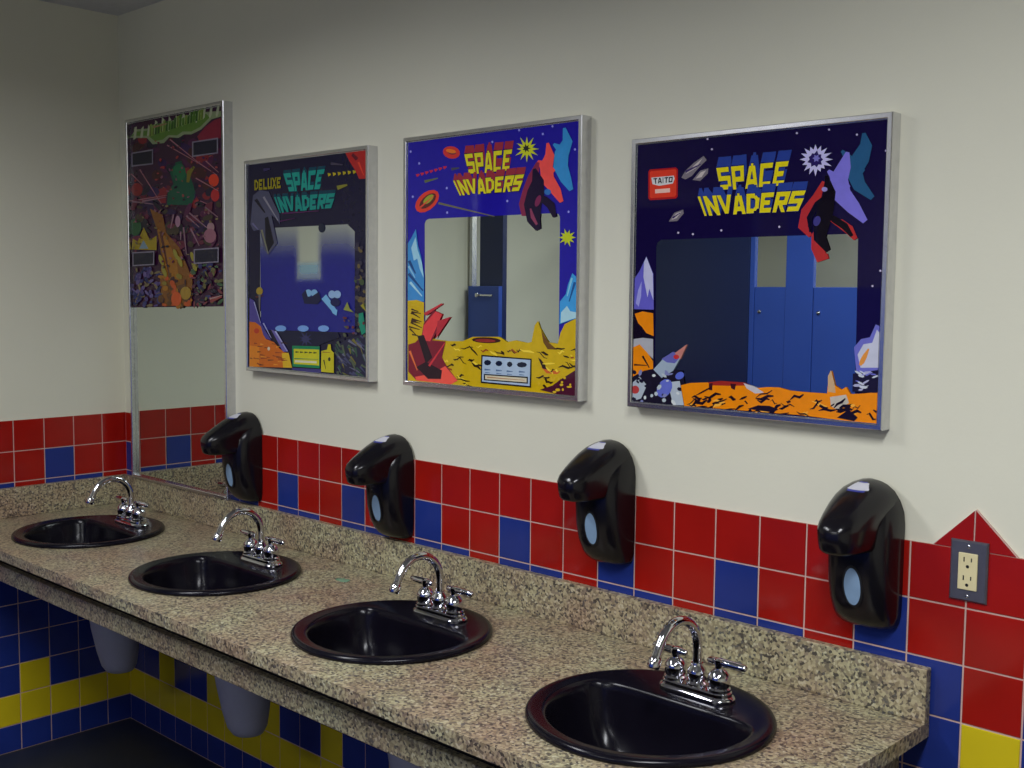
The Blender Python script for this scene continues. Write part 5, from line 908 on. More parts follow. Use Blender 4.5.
('p',(160,205,220),[(205,2760),(705,2403),(736,2421),(285,2805)]),
('p',(130,185,215),[(149,3202),(431,2892),(458,2902),(217,3226)]),
('p',(60,150,210),[(5582,1797),(5587,2331),(5771,2510),(5834,2737),(5961,2998),(6081,2912),(6099,1946)]),
('p',(165,205,215),[(5615,1823),(5631,2078),(5809,2233),(5911,2108),(6096,2087),(6098,1961)]),
('p',(30,80,140),[(6006,2796),(5859,2338),(5889,2331),(6082,2779)]),
('p',(130,195,220),[(5918,2894),(5799,2462),(5825,2457),(5982,2881)]),
('p',(198,165,22),[(150,2285),(506,2313),(806,2248),(808,1757),(1022,1392),(1190,1284),(1728,1252),(2292,1273),(2646,1396),(3600,1429),(3883,1310),(4153,1363),(4549,1314),(4691,1340),(4791,1750),(4894,1857),(4981,1678),(5122,1501),(5249,1351),(5536,1331),(5619,1594),(5750,1801),(6099,1946),(6133,50),(4279,86),(2460,84),(155,97)]),
('p',(65,38,25),[(3661,1332),(3609,1299),(3467,1271),(3261,1254),(3030,1251),(2820,1263),(2674,1288),(2623,1320),(2677,1354),(2825,1382),(3036,1399),(3266,1401),(3471,1389),(3612,1364)]),
('p',(140,50,45),[(3474,1318),(3437,1299),(3336,1283),(3190,1273),(3027,1271),(2879,1277),(2776,1291),(2740,1310),(2778,1329),(2882,1346),(3030,1356),(3193,1357),(3339,1351),(3439,1337)]),
('p',(105,70,30),[(5002,1642),(5122,1491),(5263,1341),(5525,1187),(5217,1185),(5076,1345)]),
('p',(200,95,40),[(5016,745),(5259,681),(5635,676),(5534,603),(5192,605)]),
('p',(45,28,30),[(4908,974),(5013,927),(5259,691),(5065,712)]),
('p',(48,32,18),[(2483,771),(2555,788),(2652,773),(2729,809),(2719,827),(2650,815),(2550,827),(2475,782)]),
('p',(48,32,18),[(4193,1124),(4251,1056),(4319,1116),(4346,1097),(4367,1113),(4300,1161),(4246,1100),(4209,1133)]),
('p',(232,205,60),[(1947,1084),(2020,1024),(2120,1036),(2193,1011),(2208,1025),(2133,1074),(2036,1058),(1959,1092)]),
('p',(48,32,18),[(5949,1177),(6072,1204),(6244,1136),(6381,1173),(6376,1192),(6257,1179),(6080,1246),(5943,1189)]),
('p',(150,70,30),[(5907,332),(5978,250),(6083,220),(6168,170),(6186,184),(6113,255),(6008,282),(5919,340)]),
('p',(48,32,18),[(3863,1092),(3915,1047),(3978,1085),(4013,1076),(4025,1090),(3969,1120),(3913,1081),(3874,1099)]),
('p',(232,205,60),[(1573,759),(1625,683),(1699,722),(1741,697),(1765,712),(1704,770),(1642,727),(1591,767)]),
('p',(48,32,18),[(3425,1072),(3532,1012),(3676,1005),(3786,973),(3795,985),(3689,1035),(3545,1039),(3432,1079)]),
('p',(48,32,18),[(2064,868),(2164,848),(2310,706),(2428,680),(2435,690),(2335,724),(2186,866),(2066,875)]),
('p',(48,32,18),[(2701,675),(2809,668),(2954,655),(3067,672),(3067,693),(2961,700),(2814,712),(2700,688)]),
('p',(150,70,30),[(5939,1012),(5975,996),(6018,1009),(6043,1019),(6045,1038),(6008,1048),(5968,1034),(5942,1024)]),
('p',(48,32,18),[(2073,344),(2170,292),(2278,379),(2331,375),(2344,399),(2243,428),(2146,341),(2087,358)]),
('p',(48,32,18),[(5897,886),(6001,789),(6144,795),(6252,748),(6272,768),(6166,847),(6026,836),(5912,897)]),
('p',(48,32,18),[(5418,1187),(5522,1199),(5660,1187),(5766,1218),(5761,1237),(5660,1230),(5519,1239),(5413,1199)]),
('p',(232,205,60),[(2083,376),(2172,274),(2307,249),(2418,194),(2446,214),(2353,301),(2218,321),(2102,387)]),
('p',(48,32,18),[(5551,347),(5591,338),(5662,252),(5729,243),(5736,258),(5695,276),(5620,362),(5553,357)]),
('p',(48,32,18),[(5006,1102),(5063,1078),(5155,1033),(5238,1035),(5247,1061),(5190,1086),(5094,1129),(5010,1119)]),
('p',(232,205,60),[(5923,1067),(5944,1071),(5980,1043),(6015,1053),(6012,1063),(5992,1063),(5954,1090),(5920,1073)]),
('p',(48,32,18),[(5091,480),(5155,473),(5239,478),(5301,500),(5298,521),(5235,527),(5150,519),(5088,494)]),
('p',(48,32,18),[(2522,821),(2547,769),(2595,758),(2639,737),(2663,751),(2634,795),(2586,803),(2538,828)]),
('p',(232,205,60),[(5463,686),(5477,690),(5518,645),(5573,665),(5564,685),(5553,686),(5504,731),(5452,697)]),
('p',(48,32,18),[(2297,158),(2384,158),(2519,87),(2638,107),(2638,133),(2553,141),(2412,210),(2293,174)]),
('p',(48,32,18),[(2204,1089),(2351,1058),(2541,1121),(2676,1121),(2678,1135),(2532,1151),(2345,1087),(2207,1098)]),
('p',(48,32,18),[(4014,1131),(4036,1098),(4085,1048),(4135,1027),(4153,1041),(4129,1075),(4077,1123),(4025,1140)]),
('p',(48,32,18),[(5906,618),(6012,629),(6164,529),(6288,541),(6289,557),(6185,561),(6028,659),(5904,628)]),
('p',(232,205,60),[(5158,765),(5216,691),(5307,647),(5385,601),(5404,614),(5344,681),(5252,722),(5171,773)]),
('p',(48,32,18),[(2618,739),(2704,636),(2835,615),(2941,561),(2969,580),(2879,667),(2749,684),(2637,750)]),
('p',(48,32,18),[(5072,311),(5090,285),(5138,247),(5191,244),(5209,268),(5189,294),(5137,330),(5082,327)]),
('p',(232,205,60),[(2634,738),(2685,733),(2769,683),(2849,695),(2850,716),(2800,727),(2710,775),(2631,752)]),
('p',(48,32,18),[(5138,447),(5137,463),(5177,377),(5245,397),(5232,419),(5236,413),(5187,500),(5122,456)]),
('p',(48,32,18),[(2526,1160),(2606,1069),(2729,988),(2833,920),(2853,932),(2771,1017),(2646,1095),(2539,1167)]),
('p',(48,32,18),[(1951,790),(2075,770),(2229,846),(2335,855),(2336,870),(2214,876),(2063,798),(1954,800)]),
('p',(232,205,60),[(5059,822),(5179,816),(5337,829),(5454,848),(5453,867),(5335,870),(5177,854),(5059,834)]),
('p',(150,70,30),[(2942,1070),(3033,1010),(3147,1067),(3218,1051),(3231,1070),(3137,1111),(3031,1052),(2954,1081)]),
('p',(232,205,60),[(5938,961),(6028,944),(6149,947),(6239,953),(6241,968),(6151,981),(6031,976),(5939,971)]),
('p',(48,32,18),[(1839,1156),(1910,1117),(1997,1150),(2047,1152),(2059,1176),(1984,1204),(1904,1167),(1850,1171)]),
('p',(48,32,18),[(1852,643),(1876,641),(1924,610),(1978,626),(1974,646),(1952,652),(1897,681),(1845,655)]),
('p',(48,32,18),[(3663,1079),(3683,1037),(3725,1015),(3769,1000),(3793,1016),(3771,1054),(3726,1072),(3679,1088)]),
('p',(232,205,60),[(5835,280),(5968,298),(6151,243),(6289,262),(6289,272),(6157,264),(5974,319),(5833,286)]),
('p',(48,32,18),[(5770,905),(5830,893),(5921,785),(5997,766),(6002,776),(5942,800),(5848,908),(5772,912)]),
('p',(48,32,18),[(1586,571),(1705,554),(1853,616),(1956,627),(1956,643),(1839,649),(1693,586),(1589,582)]),
('p',(232,205,60),[(2282,162),(2354,124),(2447,168),(2508,158),(2515,169),(2441,194),(2352,149),(2288,169)]),
('p',(232,205,60),[(2791,1154),(2864,1119),(2953,1168),(3008,1163),(3015,1176),(2940,1198),(2856,1147),(2798,1162)]),
('p',(48,32,18),[(5579,764),(5702,787),(5873,742),(6009,784),(6002,807),(5882,796),(5707,837),(5571,779)]),
('p',(232,205,60),[(3276,1053),(3341,994),(3442,968),(3526,946),(3547,967),(3479,1019),(3377,1041),(3290,1066)]),
('p',(150,70,30),[(1761,549),(1795,506),(1851,500),(1897,489),(1917,505),(1880,542),(1825,545),(1775,559)]),
('p',(48,32,18),[(4857,477),(4963,460),(5094,514),(5182,530),(5182,550),(5077,557),(4950,501),(4859,490)]),
('p',(48,32,18),[(5638,497),(5672,440),(5718,474),(5742,456),(5758,466),(5717,509),(5681,473),(5650,502)]),
('p',(48,32,18),[(6058,582),(6124,568),(6219,529),(6294,524),(6298,535),(6232,552),(6136,589),(6060,590)]),
('p',(48,32,18),[(5714,1051),(5765,1022),(5838,1010),(5896,1006),(5905,1024),(5854,1049),(5780,1059),(5720,1062)]),
('p',(48,32,18),[(5200,370),(5256,382),(5337,355),(5409,392),(5398,413),(5345,408),(5258,432),(5190,383)]),
('p',(48,32,18),[(4863,1104),(4961,1090),(5102,973),(5215,955),(5220,965),(5122,992),(4979,1109),(4865,1111)]),
('p',(232,205,60),[(4308,1133),(4450,1086),(4641,1082),(4784,1071),(4792,1093),(4652,1132),(4462,1133),(4315,1148)]),
('p',(48,32,18),[(2069,270),(2215,272),(2414,230),(2568,247),(2569,264),(2426,268),(2224,308),(2068,281)]),
('p',(232,205,60),[(5534,1128),(5612,1072),(5699,1141),(5742,1133),(5756,1155),(5673,1190),(5596,1121),(5547,1141)]),
('p',(150,70,30),[(3978,1079),(4049,1110),(4154,1038),(4250,1077),(4240,1094),(4174,1078),(4061,1149),(3968,1089)]),
('p',(48,32,18),[(1944,775),(2003,755),(2079,773),(2133,773),(2137,784),(2077,797),(2002,778),(1947,782)]),
('p',(48,32,18),[(6030,675),(6106,663),(6206,667),(6282,669),(6283,678),(6208,688),(6107,682),(6031,682)]),
('p',(48,32,18),[(5609,242),(5631,249),(5680,183),(5733,192),(5732,207),(5710,208),(5656,274),(5604,250)]),
('p',(48,32,18),[(5298,676),(5356,633),(5417,708),(5445,697),(5455,709),(5394,733),(5339,658),(5307,682)]),
('p',(60,38,22),[(333,1705),(655,1683),(660,1701),(347,1751)]),
('p',(60,38,22),[(295,2041),(586,1989),(595,2007),(319,2085)]),
('p',(60,38,22),[(197,1566),(640,1513),(647,1531),(215,1611)]),
('p',(60,38,22),[(327,1361),(585,1342),(592,1360),(343,1406)]),
('p',(60,38,22),[(303,1967),(685,1944),(690,1962),(315,2013)]),
('p',(60,38,22),[(306,1782),(714,1722),(723,1740),(327,1827)]),
('p',(60,38,22),[(338,1929),(647,1827),(661,1843),(374,1970)]),
('p',(60,38,22),[(292,1713),(498,1728),(499,1746),(294,1759)]),
('p',(60,38,22),[(264,1684),(728,1558),(740,1575),(295,1726)]),
('p',(60,38,22),[(301,1732),(646,1744),(647,1762),(304,1778)]),
('p',(60,38,22),[(274,1934),(526,1888),(536,1906),(300,1978)]),
('p',(60,38,22),[(218,1517),(486,1370),(505,1384),(267,1552)]),
('p',(70,25,45),[(4989,197),(5402,328),(5671,499),(6108,727),(6133,60),(5543,69)]),
('p',(205,170,40),[(5001,339),(4979,298),(4934,295),(4911,333),(4933,375),(4978,377)]),
('p',(205,170,40),[(5491,463),(5450,429),(5365,424),(5322,453),(5364,486),(5449,491)]),
('p',(205,170,40),[(5528,179),(5496,151),(5429,147),(5396,170),(5428,197),(5495,202)]),
('p',(205,170,40),[(5758,251),(5742,219),(5707,217),(5689,246),(5706,278),(5741,280)]),
('p',(205,170,40),[(5742,363),(5711,333),(5648,328),(5616,355),(5647,385),(5710,389)]),
('p',(205,170,40),[(5389,482),(5373,441),(5338,439),(5321,477),(5337,518),(5372,520)]),
('p',(205,170,40),[(5817,534),(5796,503),(5752,501),(5730,528),(5751,559),(5795,561)]),
('p',(205,170,40),[(5734,425),(5715,397),(5675,394),(5654,420),(5674,448),(5714,451)]),
('p',(205,170,40),[(6009,332),(5966,307),(5877,301),(5832,320),(5876,345),(5965,351)]),
('p',(205,170,40),[(5285,548),(5240,519),(5147,514),(5101,538),(5147,567),(5239,572)]),
('p',(205,170,40),[(5636,498),(5617,467),(5578,465),(5557,494),(5577,525),(5616,527)]),
('p',(205,170,40),[(5647,236),(5607,200),(5525,194),(5483,226),(5524,262),(5606,268)]),
('p',(205,170,40),[(5986,382),(5969,354),(5936,352),(5919,378),(5935,406),(5968,408)]),
('p',(205,170,40),[(5505,506),(5483,483),(5437,480),(5414,500),(5436,523),(5482,526)]),
('p',(120,25,45),[(188,1103),(467,1171),(724,1353),(808,1699),(1186,2049),(1395,1940),(1479,1689),(1148,1254),(1662,1244),(1525,816),(1732,572),(2124,241),(1858,101),(513,154),(190,368)]),
('p',(215,60,65),[(809,1642),(1270,2022),(1527,1943),(1064,1222),(725,1238)]),
('p',(175,40,55),[(1354,1770),(1846,1894),(1274,1287)]),
('p',(190,50,60),[(886,1891),(1531,2208),(1503,2238),(814,1967)]),
('p',(235,85,70),[(470,244),(1153,370),(1650,596),(2124,241),(1858,101),(513,154)]),
('p',(40,15,30),[(512,508),(898,672),(1527,476),(1487,247),(985,217)]),
('p',(35,15,30),[(553,1347),(810,1385),(1151,798),(898,614)]),
('p',(220,110,60),[(209,918),(540,418),(572,428),(291,943)]),
('p',(200,50,60),[(1060,549),(1660,1210),(1633,1221),(990,578)]),
('p',(20,22,30),[(2984,950),(4711,934),(4700,230),(2967,237)]),
('p',(165,185,205),[(3030,913),(4669,900),(4657,264),(3013,273)]),
('p',(25,32,52),[(3337,771),(3300,719),(3208,693),(3116,709),(3078,758),(3115,810),(3207,835),(3298,819)]),
('p',(90,115,150),[(3100,560),(3315,575),(3317,595),(3105,609)]),
('p',(100,125,160),[(3117,493),(3301,502),(3302,515),(3120,525)]),
('p',(25,32,52),[(3727,769),(3693,718),(3609,693),(3524,709),(3488,757),(3522,808),(3607,833),(3692,816)]),
('p',(90,115,150),[(3503,560),(3713,576),(3715,595),(3507,609)]),
('p',(100,125,160),[(3519,494),(3700,503),(3701,516),(3522,526)]),
('p',(25,32,52),[(4073,765),(4046,715),(3979,691),(3911,707),(3883,755),(3910,806),(3977,829),(4045,812)]),
('p',(90,115,150),[(3875,559),(4082,575),(4084,594),(3879,608)]),
('p',(100,125,160),[(3891,493),(4069,503),(4070,515),(3895,526)]),
('p',(25,32,52),[(4564,779),(4515,728),(4393,702),(4271,716),(4219,762),(4269,813),(4391,839),(4513,825)]),
('p',(90,115,150),[(4292,572),(4494,587),(4496,606),(4296,620)]),
('p',(100,125,160),[(4308,507),(4481,516),(4483,528),(4311,539)]),
('p',(20,22,30),[(3081,474),(4597,487),(4599,318),(3082,310)]),
('p',(205,195,165),[(3127,444),(4554,453),(4556,347),(3128,340)]),
('p',(170,120,80),[(3195,380),(4490,391),(4491,401),(3198,407)]),
],
4: [
('p',(190,180,205),[(4751,5722),(4739,5704),(4715,5706),(4702,5726),(4713,5744),(4738,5742)]),
('p',(190,180,205),[(5916,5229),(5905,5212),(5883,5213),(5870,5233),(5881,5251),(5904,5249)]),
('p',(190,180,205),[(2374,3868),(2360,3847),(2331,3848),(2316,3870),(2330,3890),(2359,3889)]),
('p',(190,180,205),[(5328,5576),(5317,5558),(5293,5560),(5281,5581),(5292,5598),(5316,5596)]),
('p',(190,180,205),[(1981,5780),(1967,5761),(1938,5763),(1923,5785),(1937,5805),(1966,5803)]),
('p',(190,180,205),[(5746,2722),(5735,2703),(5712,2703),(5699,2722),(5710,2741),(5733,2741)]),
('p',(190,180,205),[(1667,3809),(1653,3788),(1623,3789),(1608,3811),(1622,3832),(1652,3831)]),
('p',(190,180,205),[(5892,3007),(5881,2989),(5858,2989),(5846,3008),(5856,3027),(5880,3027)]),
('p',(190,180,205),[(1290,3851),(1275,3830),(1245,3831),(1229,3853),(1244,3874),(1274,3873)]),
('p',(190,180,205),[(3732,3896),(3719,3877),(3693,3877),(3679,3898),(3692,3918),(3718,3917)]),
('p',(190,180,205),[(2096,5559),(2082,5540),(2053,5542),(2038,5564),(2052,5584),(2081,5581)]),
('p',(190,180,205),[(4062,5716),(4050,5698),(4024,5700),(4010,5721),(4023,5739),(4048,5737)]),
('p',(170,25,30),[(432,5203),(471,5251),(1163,5248),(1217,5201),(1224,4628),(1179,4587),(495,4583),(446,4630)]),
('p',(215,60,40),[(472,5188),(503,5211),(1148,5212),(1180,5179),(1185,4655),(1148,4626),(517,4626),(485,4653)]),
('p',(205,205,205),[(515,5071),(1113,5077),(1138,5013),(1095,4910),(732,4881),(550,4929)]),
('p',(235,190,175),[(623,4811),(1020,4814),(1023,4726),(626,4722)]),
('t','TAITO',[(570,5055),(1091,5060),(1079,4936),(589,4933)],(25,20,30),None,(0,0),0.17),
('p',(120,112,120),[(1313,5021),(1415,5163),(1620,5309),(1867,5438),(1942,5347),(1727,5179),(1582,5041),(1419,4977)]),
('p',(120,112,120),[(1600,4954),(1787,5138),(1991,5173),(1979,5065),(1793,4924)]),
('p',(120,112,120),[(1008,4099),(1149,4282),(1376,4341),(1393,4259),(1230,4103)]),
('p',(190,180,175),[(1416,5089),(1636,5259),(1839,5391),(1675,5195)]),
('p',(190,180,175),[(1681,4980),(1803,5101),(1934,5135),(1827,5001)]),
('p',(190,180,175),[(1076,4134),(1195,4267),(1331,4299),(1213,4167)]),
('p',(60,45,95),[(1429,5115),(1804,5263),(1793,5281),(1401,5161)]),
('p',(60,45,95),[(1119,4155),(1307,4269),(1296,4282),(1092,4187)]),
('t','SPACE',[(2186,5178),(3911,5203),(3785,4700),(2307,4694)],(222,205,25),[(40,62,140),(24,32,88)],(50,-210),0.17),
('t','INVADERS',[(1706,4597),(4310,4596),(4119,4188),(1901,4183)],(222,205,25),[(40,62,140),(24,32,88)],(30,-170),0.19),
('p',(190,185,225),[(4837,5147),(4676,5122),(4813,5022),(4647,5055),(4671,4981),(4590,5006),(4583,4930),(4514,4983),(4478,4848),(4431,4989),(4341,4890),(4353,5023),(4228,4971),(4292,5080),(4183,5088),(4257,5152),(4124,5199),(4255,5227),(4146,5315),(4284,5295),(4220,5407),(4342,5343),(4346,5426),(4418,5366),(4456,5463),(4501,5359),(4578,5428),(4579,5325),(4705,5378),(4639,5267),(4808,5278),(4673,5196)]),
('p',(40,30,90),[(4630,5162),(4585,5127),(4608,5060),(4532,5072),(4501,5020),(4448,5065),(4379,5037),(4372,5108),(4293,5130),(4340,5183),(4319,5233),(4367,5254),(4387,5298),(4441,5287),(4495,5347),(4526,5267),(4589,5260),(4583,5204)]),
('p',(120,115,190),[(4572,5189),(4529,5170),(4528,5127),(4486,5150),(4441,5127),(4442,5176),(4399,5202),(4440,5221),(4441,5263),(4483,5241),(4528,5264),(4527,5215)]),
('p',(38,85,125),[(5418,5590),(5387,5393),(5249,5213),(5088,4905),(5292,4545),(5638,4334),(5707,4402),(5506,4680),(5450,4864),(5569,5053),(5626,5348),(5484,5596)]),
('p',(38,85,125),[(4994,5285),(5109,5070),(5285,4909),(5453,4841),(5503,4901),(5403,5036),(5235,5175),(5037,5315)]),
('p',(120,112,205),[(5101,5273),(4960,5065),(4782,4806),(4872,4395),(5189,4121),(5501,3903),(5584,3968),(5401,4288),(5217,4537),(5163,4747),(5211,4972),(5173,5253)]),
('p',(120,112,205),[(4720,4923),(4818,4747),(4977,4617),(5166,4547),(5218,4614),(5097,4761),(4944,4872),(4763,4960)]),
('p',(175,45,45),[(4624,4751),(4438,4483),(4195,4217),(4133,3868),(4377,3668),(4443,3716),(4344,3891),(4428,4109),(4608,4392),(4676,4729)]),
('p',(175,45,45),[(4808,3977),(4994,3848),(5153,3732),(5324,3588),(5394,3632),(5288,3852),(5075,3993),(4827,4026)]),
('p',(175,45,45),[(4569,3933),(4429,3709),(4435,3446),(4572,3178),(4814,3250),(4784,3345),(4742,3352),(4740,3495),(4668,3689),(4637,3916)]),
('p',(14,8,22),[(4676,4844),(4681,4543),(4551,4250),(4459,3961),(4484,3615),(4753,3373),(4838,3424),(4741,3667),(4808,3886),(4883,4154),(4916,4527),(4740,4854)]),
('p',(14,8,22),[(4659,4131),(4873,3945),(5078,3813),(5259,3650),(5311,3686),(5177,3910),(4947,4050),(4682,4164)]),
('p',(14,8,22),[(4787,4547),(4483,4346),(4314,4061),(4381,3770),(4435,3773),(4432,4032),(4572,4279),(4811,4523)]),
('p',(60,55,120),[(4610,3958),(4588,3919),(4556,3893),(4520,3885),(4488,3897),(4466,3925),(4459,3966),(4467,4009),(4490,4048),(4522,4073),(4557,4081),(4589,4070),(4611,4041),(4618,4001)]),
('p',(150,140,200),[(4742,4583),(4736,4564),(4720,4549),(4695,4542),(4668,4543),(4642,4553),(4625,4570),(4618,4590),(4623,4609),(4640,4624),(4664,4631),(4692,4630),(4717,4620),(4735,4603)]),
('p',(95,90,185),[(91,2177),(100,2875),(258,3037),(436,3358),(636,2970),(664,2161)]),
('p',(185,185,215),[(375,3230),(436,3345),(620,2971),(650,2393),(533,2649),(489,2455),(366,2907)]),
('p',(150,150,210),[(169,2322),(228,2615),(320,2810),(312,2486),(252,2245)]),
('p',(20,12,30),[(74,2190),(663,2187),(690,1051),(98,1140)]),
('p',(225,130,15),[(142,2086),(360,2143),(649,2109),(677,1607),(476,1665),(344,1804),(244,1880)]),
('p',(165,165,170),[(106,1522),(373,1557),(663,1542),(673,1102),(420,1285),(110,1338)]),
('p',(225,130,15),[(93,1337),(296,1411),(518,1225),(674,1050),(681,778),(433,731),(109,646)]),
('p',(28,18,30),[(359,1141),(564,897),(584,907),(407,1166)]),
('p',(28,18,30),[(151,926),(508,943),(509,958),(152,965)]),
('p',(28,24,40),[(108,679),(431,829),(828,915),(1466,886),(1518,635),(1486,123),(122,72)]),
('p',(150,165,180),[(687,869),(942,1115),(1249,1270),(1383,1136),(1220,872),(913,694)]),
('p',(95,95,165),[(902,1113),(1210,1287),(1382,1161),(1255,1034),(1045,1043)]),
('p',(185,120,110),[(1249,1257),(1565,1460),(1399,1124)]),
('p',(185,50,50),[(1367,1179),(1360,1157),(1339,1138),(1308,1127),(1274,1125),(1243,1134),(1221,1150),(1213,1172),(1220,1195),(1241,1213),(1271,1225),(1306,1226),(1337,1218),(1358,1201)]),
('p',(165,175,185),[(111,547),(312,691),(519,507),(364,202),(121,85)]),
('p',(170,60,60),[(311,395),(301,355),(270,320),(224,300),(173,296),(127,311),(94,341),(82,380),(92,421),(124,455),(169,476),(220,479),(266,464),(299,434)]),
('p',(170,180,190),[(1072,607),(1395,659),(1516,138),(1240,117)]),
('p',(95,105,190),[(1161,407),(1089,328),(999,277),(908,264),(834,294),(793,359),(792,447),(831,540),(904,620),(995,670),(1085,681),(1158,651),(1199,586),(1200,499)]),
('p',(85,100,190),[(1497,830),(1507,797),(1495,760),(1462,724),(1416,699),(1364,688),(1319,694),(1287,716),(1277,750),(1290,788),(1323,823),(1369,848),(1420,859),(1466,852)]),
('p',(30,26,45),[(923,314),(932,347),(965,354),(989,329),(979,296),(946,289)]),
('p',(175,185,190),[(1014,166),(957,169),(934,212),(969,251),(1026,248),(1049,206)]),
('p',(30,26,45),[(220,613),(236,645),(293,668),(333,661),(316,629),(260,605)]),
('p',(175,185,190),[(697,275),(662,248),(623,258),(619,297),(654,324),(693,313)]),
('p',(30,26,45),[(234,139),(168,114),(89,144),(76,200),(142,225),(221,195)]),
('p',(30,26,45),[(420,564),(365,549),(306,580),(304,626),(359,641),(417,610)]),
('p',(200,205,205),[(1398,368),(1360,353),(1315,371),(1307,404),(1345,419),(1390,401)]),
('p',(120,125,170),[(305,703),(277,747),(303,820),(356,848),(383,804),(358,732)]),
('p',(120,125,170),[(1100,757),(1045,768),(995,826),(1000,874),(1056,863),(1105,804)]),
('p',(175,185,190),[(726,326),(741,373),(790,383),(824,346),(809,299),(760,289)]),
('p',(30,26,45),[(591,473),(569,513),(589,584),(631,615),(654,575),(634,504)]),
('p',(30,26,45),[(224,760),(168,727),(94,746),(77,798),(133,831),(207,812)]),
('p',(200,205,205),[(471,184),(439,207),(442,254),(477,277),(509,254),(506,208)]),
('p',(120,125,170),[(1047,772),(1087,798),(1177,816),(1226,808),(1185,782),(1096,764)]),
('p',(30,26,45),[(303,535),(264,537),(224,571),(224,603),(264,601),(303,567)]),
('p',(120,125,170),[(1025,755),(991,788),(1010,830),(1064,837),(1098,804),(1079,763)]),
('p',(200,205,205),[(1029,637),(1049,657),(1092,661),(1114,646),(1094,626),(1052,621)]),
('p',(30,26,45),[(897,512),(844,514),(784,559),(776,602),(828,600),(889,555)]),
('p',(175,185,190),[(1051,714),(997,712),(926,752),(909,794),(964,796),(1035,756)]),
('p',(30,26,45),[(1470,464),(1421,435),(1350,450),(1329,495),(1379,525),(1449,509)]),
('p',(200,205,205),[(653,732),(678,764),(731,767),(758,739),(733,708),(680,704)]),
('p',(200,205,205),[(1302,110),(1239,119),(1184,184),(1193,238),(1256,228),(1311,164)]),
('p',(30,26,45),[(501,456),(453,473),(457,506),(508,522),(555,505),(552,472)]),
('p',(120,125,170),[(388,101),(350,118),(352,155),(391,175),(428,158),(427,121)]),
('p',(175,185,190),[(808,426),(793,477),(842,539),(905,550),(920,499),(871,437)]),
('p',(120,125,170),[(947,279),(955,325),(1016,358),(1069,345),(1060,300),(1000,266)]),
('p',(228,132,12),[(1428,566),(1670,632),(2131,673),(2708,690),(3060,688),(3235,621),(3541,665),(3809,676),(4075,629),(4335,623),(4655,622),(4875,625),(4894,960),(4952,1077),(5036,796),(5180,720),(5269,783),(5365,648),(5634,678),(5973,729),(5979,111),(5232,125),(4351,155),(3007,142),(1532,101)]),
('p',(150,40,35),[(2116,672),(2421,722),(2989,726),(3144,675),(2710,635),(2206,615)]),
('p',(60,20,30),[(2146,649),(2241,667),(2231,505),(2150,518)]),
('p',(60,20,30),[(2673,682),(2815,679),(2783,554),(2697,585)]),
('p',(190,185,190),[(2990,714),(3269,653),(3477,547),(3273,514),(3063,609)]),
('p',(195,160,120),[(4892,661),(4881,959),(4939,1088),(5022,853),(5054,649)]),
('p',(190,180,165),[(4939,561),(5275,630),(5341,476),(5102,315),(4964,390)]),
('p',(30,18,28),[(2863,28),(2958,66),(3079,84),(3167,145),(3154,165),(3062,134),(2940,112),(2854,41)]),
('p',(250,170,60),[(1641,153),(1697,137),(1774,127),(1836,145),(1837,172),(1782,186),(1704,192),(1641,170)]),
('p',(30,18,28),[(5141,360),(5228,296),(5336,338),(5410,329),(5422,357),(5333,404),(5230,359),(5152,378)]),
('p',(30,18,28),[(2430,56),(2505,84),(2603,87),(2676,139),(2663,159),(2591,137),(2491,130),(2420,68)]),
('p',(30,18,28),[(2395,68),(2525,64),(2692,133),(2812,155),(2811,170),(2682,164),(2518,93),(2395,78)]),
('p',(30,18,28),[(5080,272),(5170,264),(5280,312),(5355,340),(5351,365),(5262,365),(5155,314),(5079,288)]),
('p',(30,18,28),[(1721,316),(1789,329),(1892,277),(1982,312),(1975,337),(1910,333),(1800,382),(1713,331)]),
('p',(30,18,28),[(1802,193),(1851,240),(1906,210),(1954,293),(1920,311),(1881,282),(1815,302),(1778,202)]),
('p',(30,18,28),[(3831,237),(3906,226),(3992,282),(4046,305),(4043,328),(3969,329),(3886,271),(3831,252)]),
('p',(30,18,28),[(2743,56),(2780,82),(2816,70),(2842,130),(2813,146),(2783,131),(2741,135),(2722,65)]),
('p',(30,18,28),[(4708,271),(4819,289),(4969,272),(5082,311),(5078,332),(4970,321),(4818,335),(4704,285)]),
('p',(250,170,60),[(3194,199),(3308,177),(3466,144),(3589,151),(3592,176),(3480,199),(3320,229),(3196,215)]),
('p',(30,18,28),[(3321,377),(3420,319),(3537,408),(3610,400),(3618,423),(3517,458),(3408,368),(3330,392)]),
('p',(250,170,60),[(3254,79),(3292,77),(3326,109),(3337,129),(3326,149),(3289,146),(3259,113),(3249,93)]),
('p',(30,18,28),[(3132,83),(3228,41),(3338,151),(3409,148),(3413,165),(3318,183),(3213,73),(3138,93)]),
('p',(30,18,28),[(5830,374),(5924,316),(6053,289),(6155,267),(6165,291),(6072,343),(5942,367),(5837,390)]),
('p',(30,18,28),[(3017,327),(3035,330),(3072,284),(3111,293),(3110,307),(3093,309),(3052,355),(3013,335)]),
('p',(30,18,28),[(1711,110),(1837,194),(1999,180),(2121,285),(2099,309),(1981,245),(1813,253),(1695,124)]),
('p',(30,18,28),[(1643,162),(1705,104),(1782,143),(1829,131),(1844,151),(1778,194),(1708,151),(1655,173)]),
('p',(250,170,60),[(5331,232),(5398,175),(5465,268),(5496,258),(5507,280),(5436,311),(5377,219),(5342,244)]),
('p',(250,170,60),[(4357,182),(4381,181),(4428,141),(4480,163),(4475,189),(4454,195),(4400,233),(4350,198)]),
('p',(250,170,60),[(4392,192),(4430,175),(4468,219),(4487,222),(4488,235),(4451,242),(4416,198),(4396,200)]),
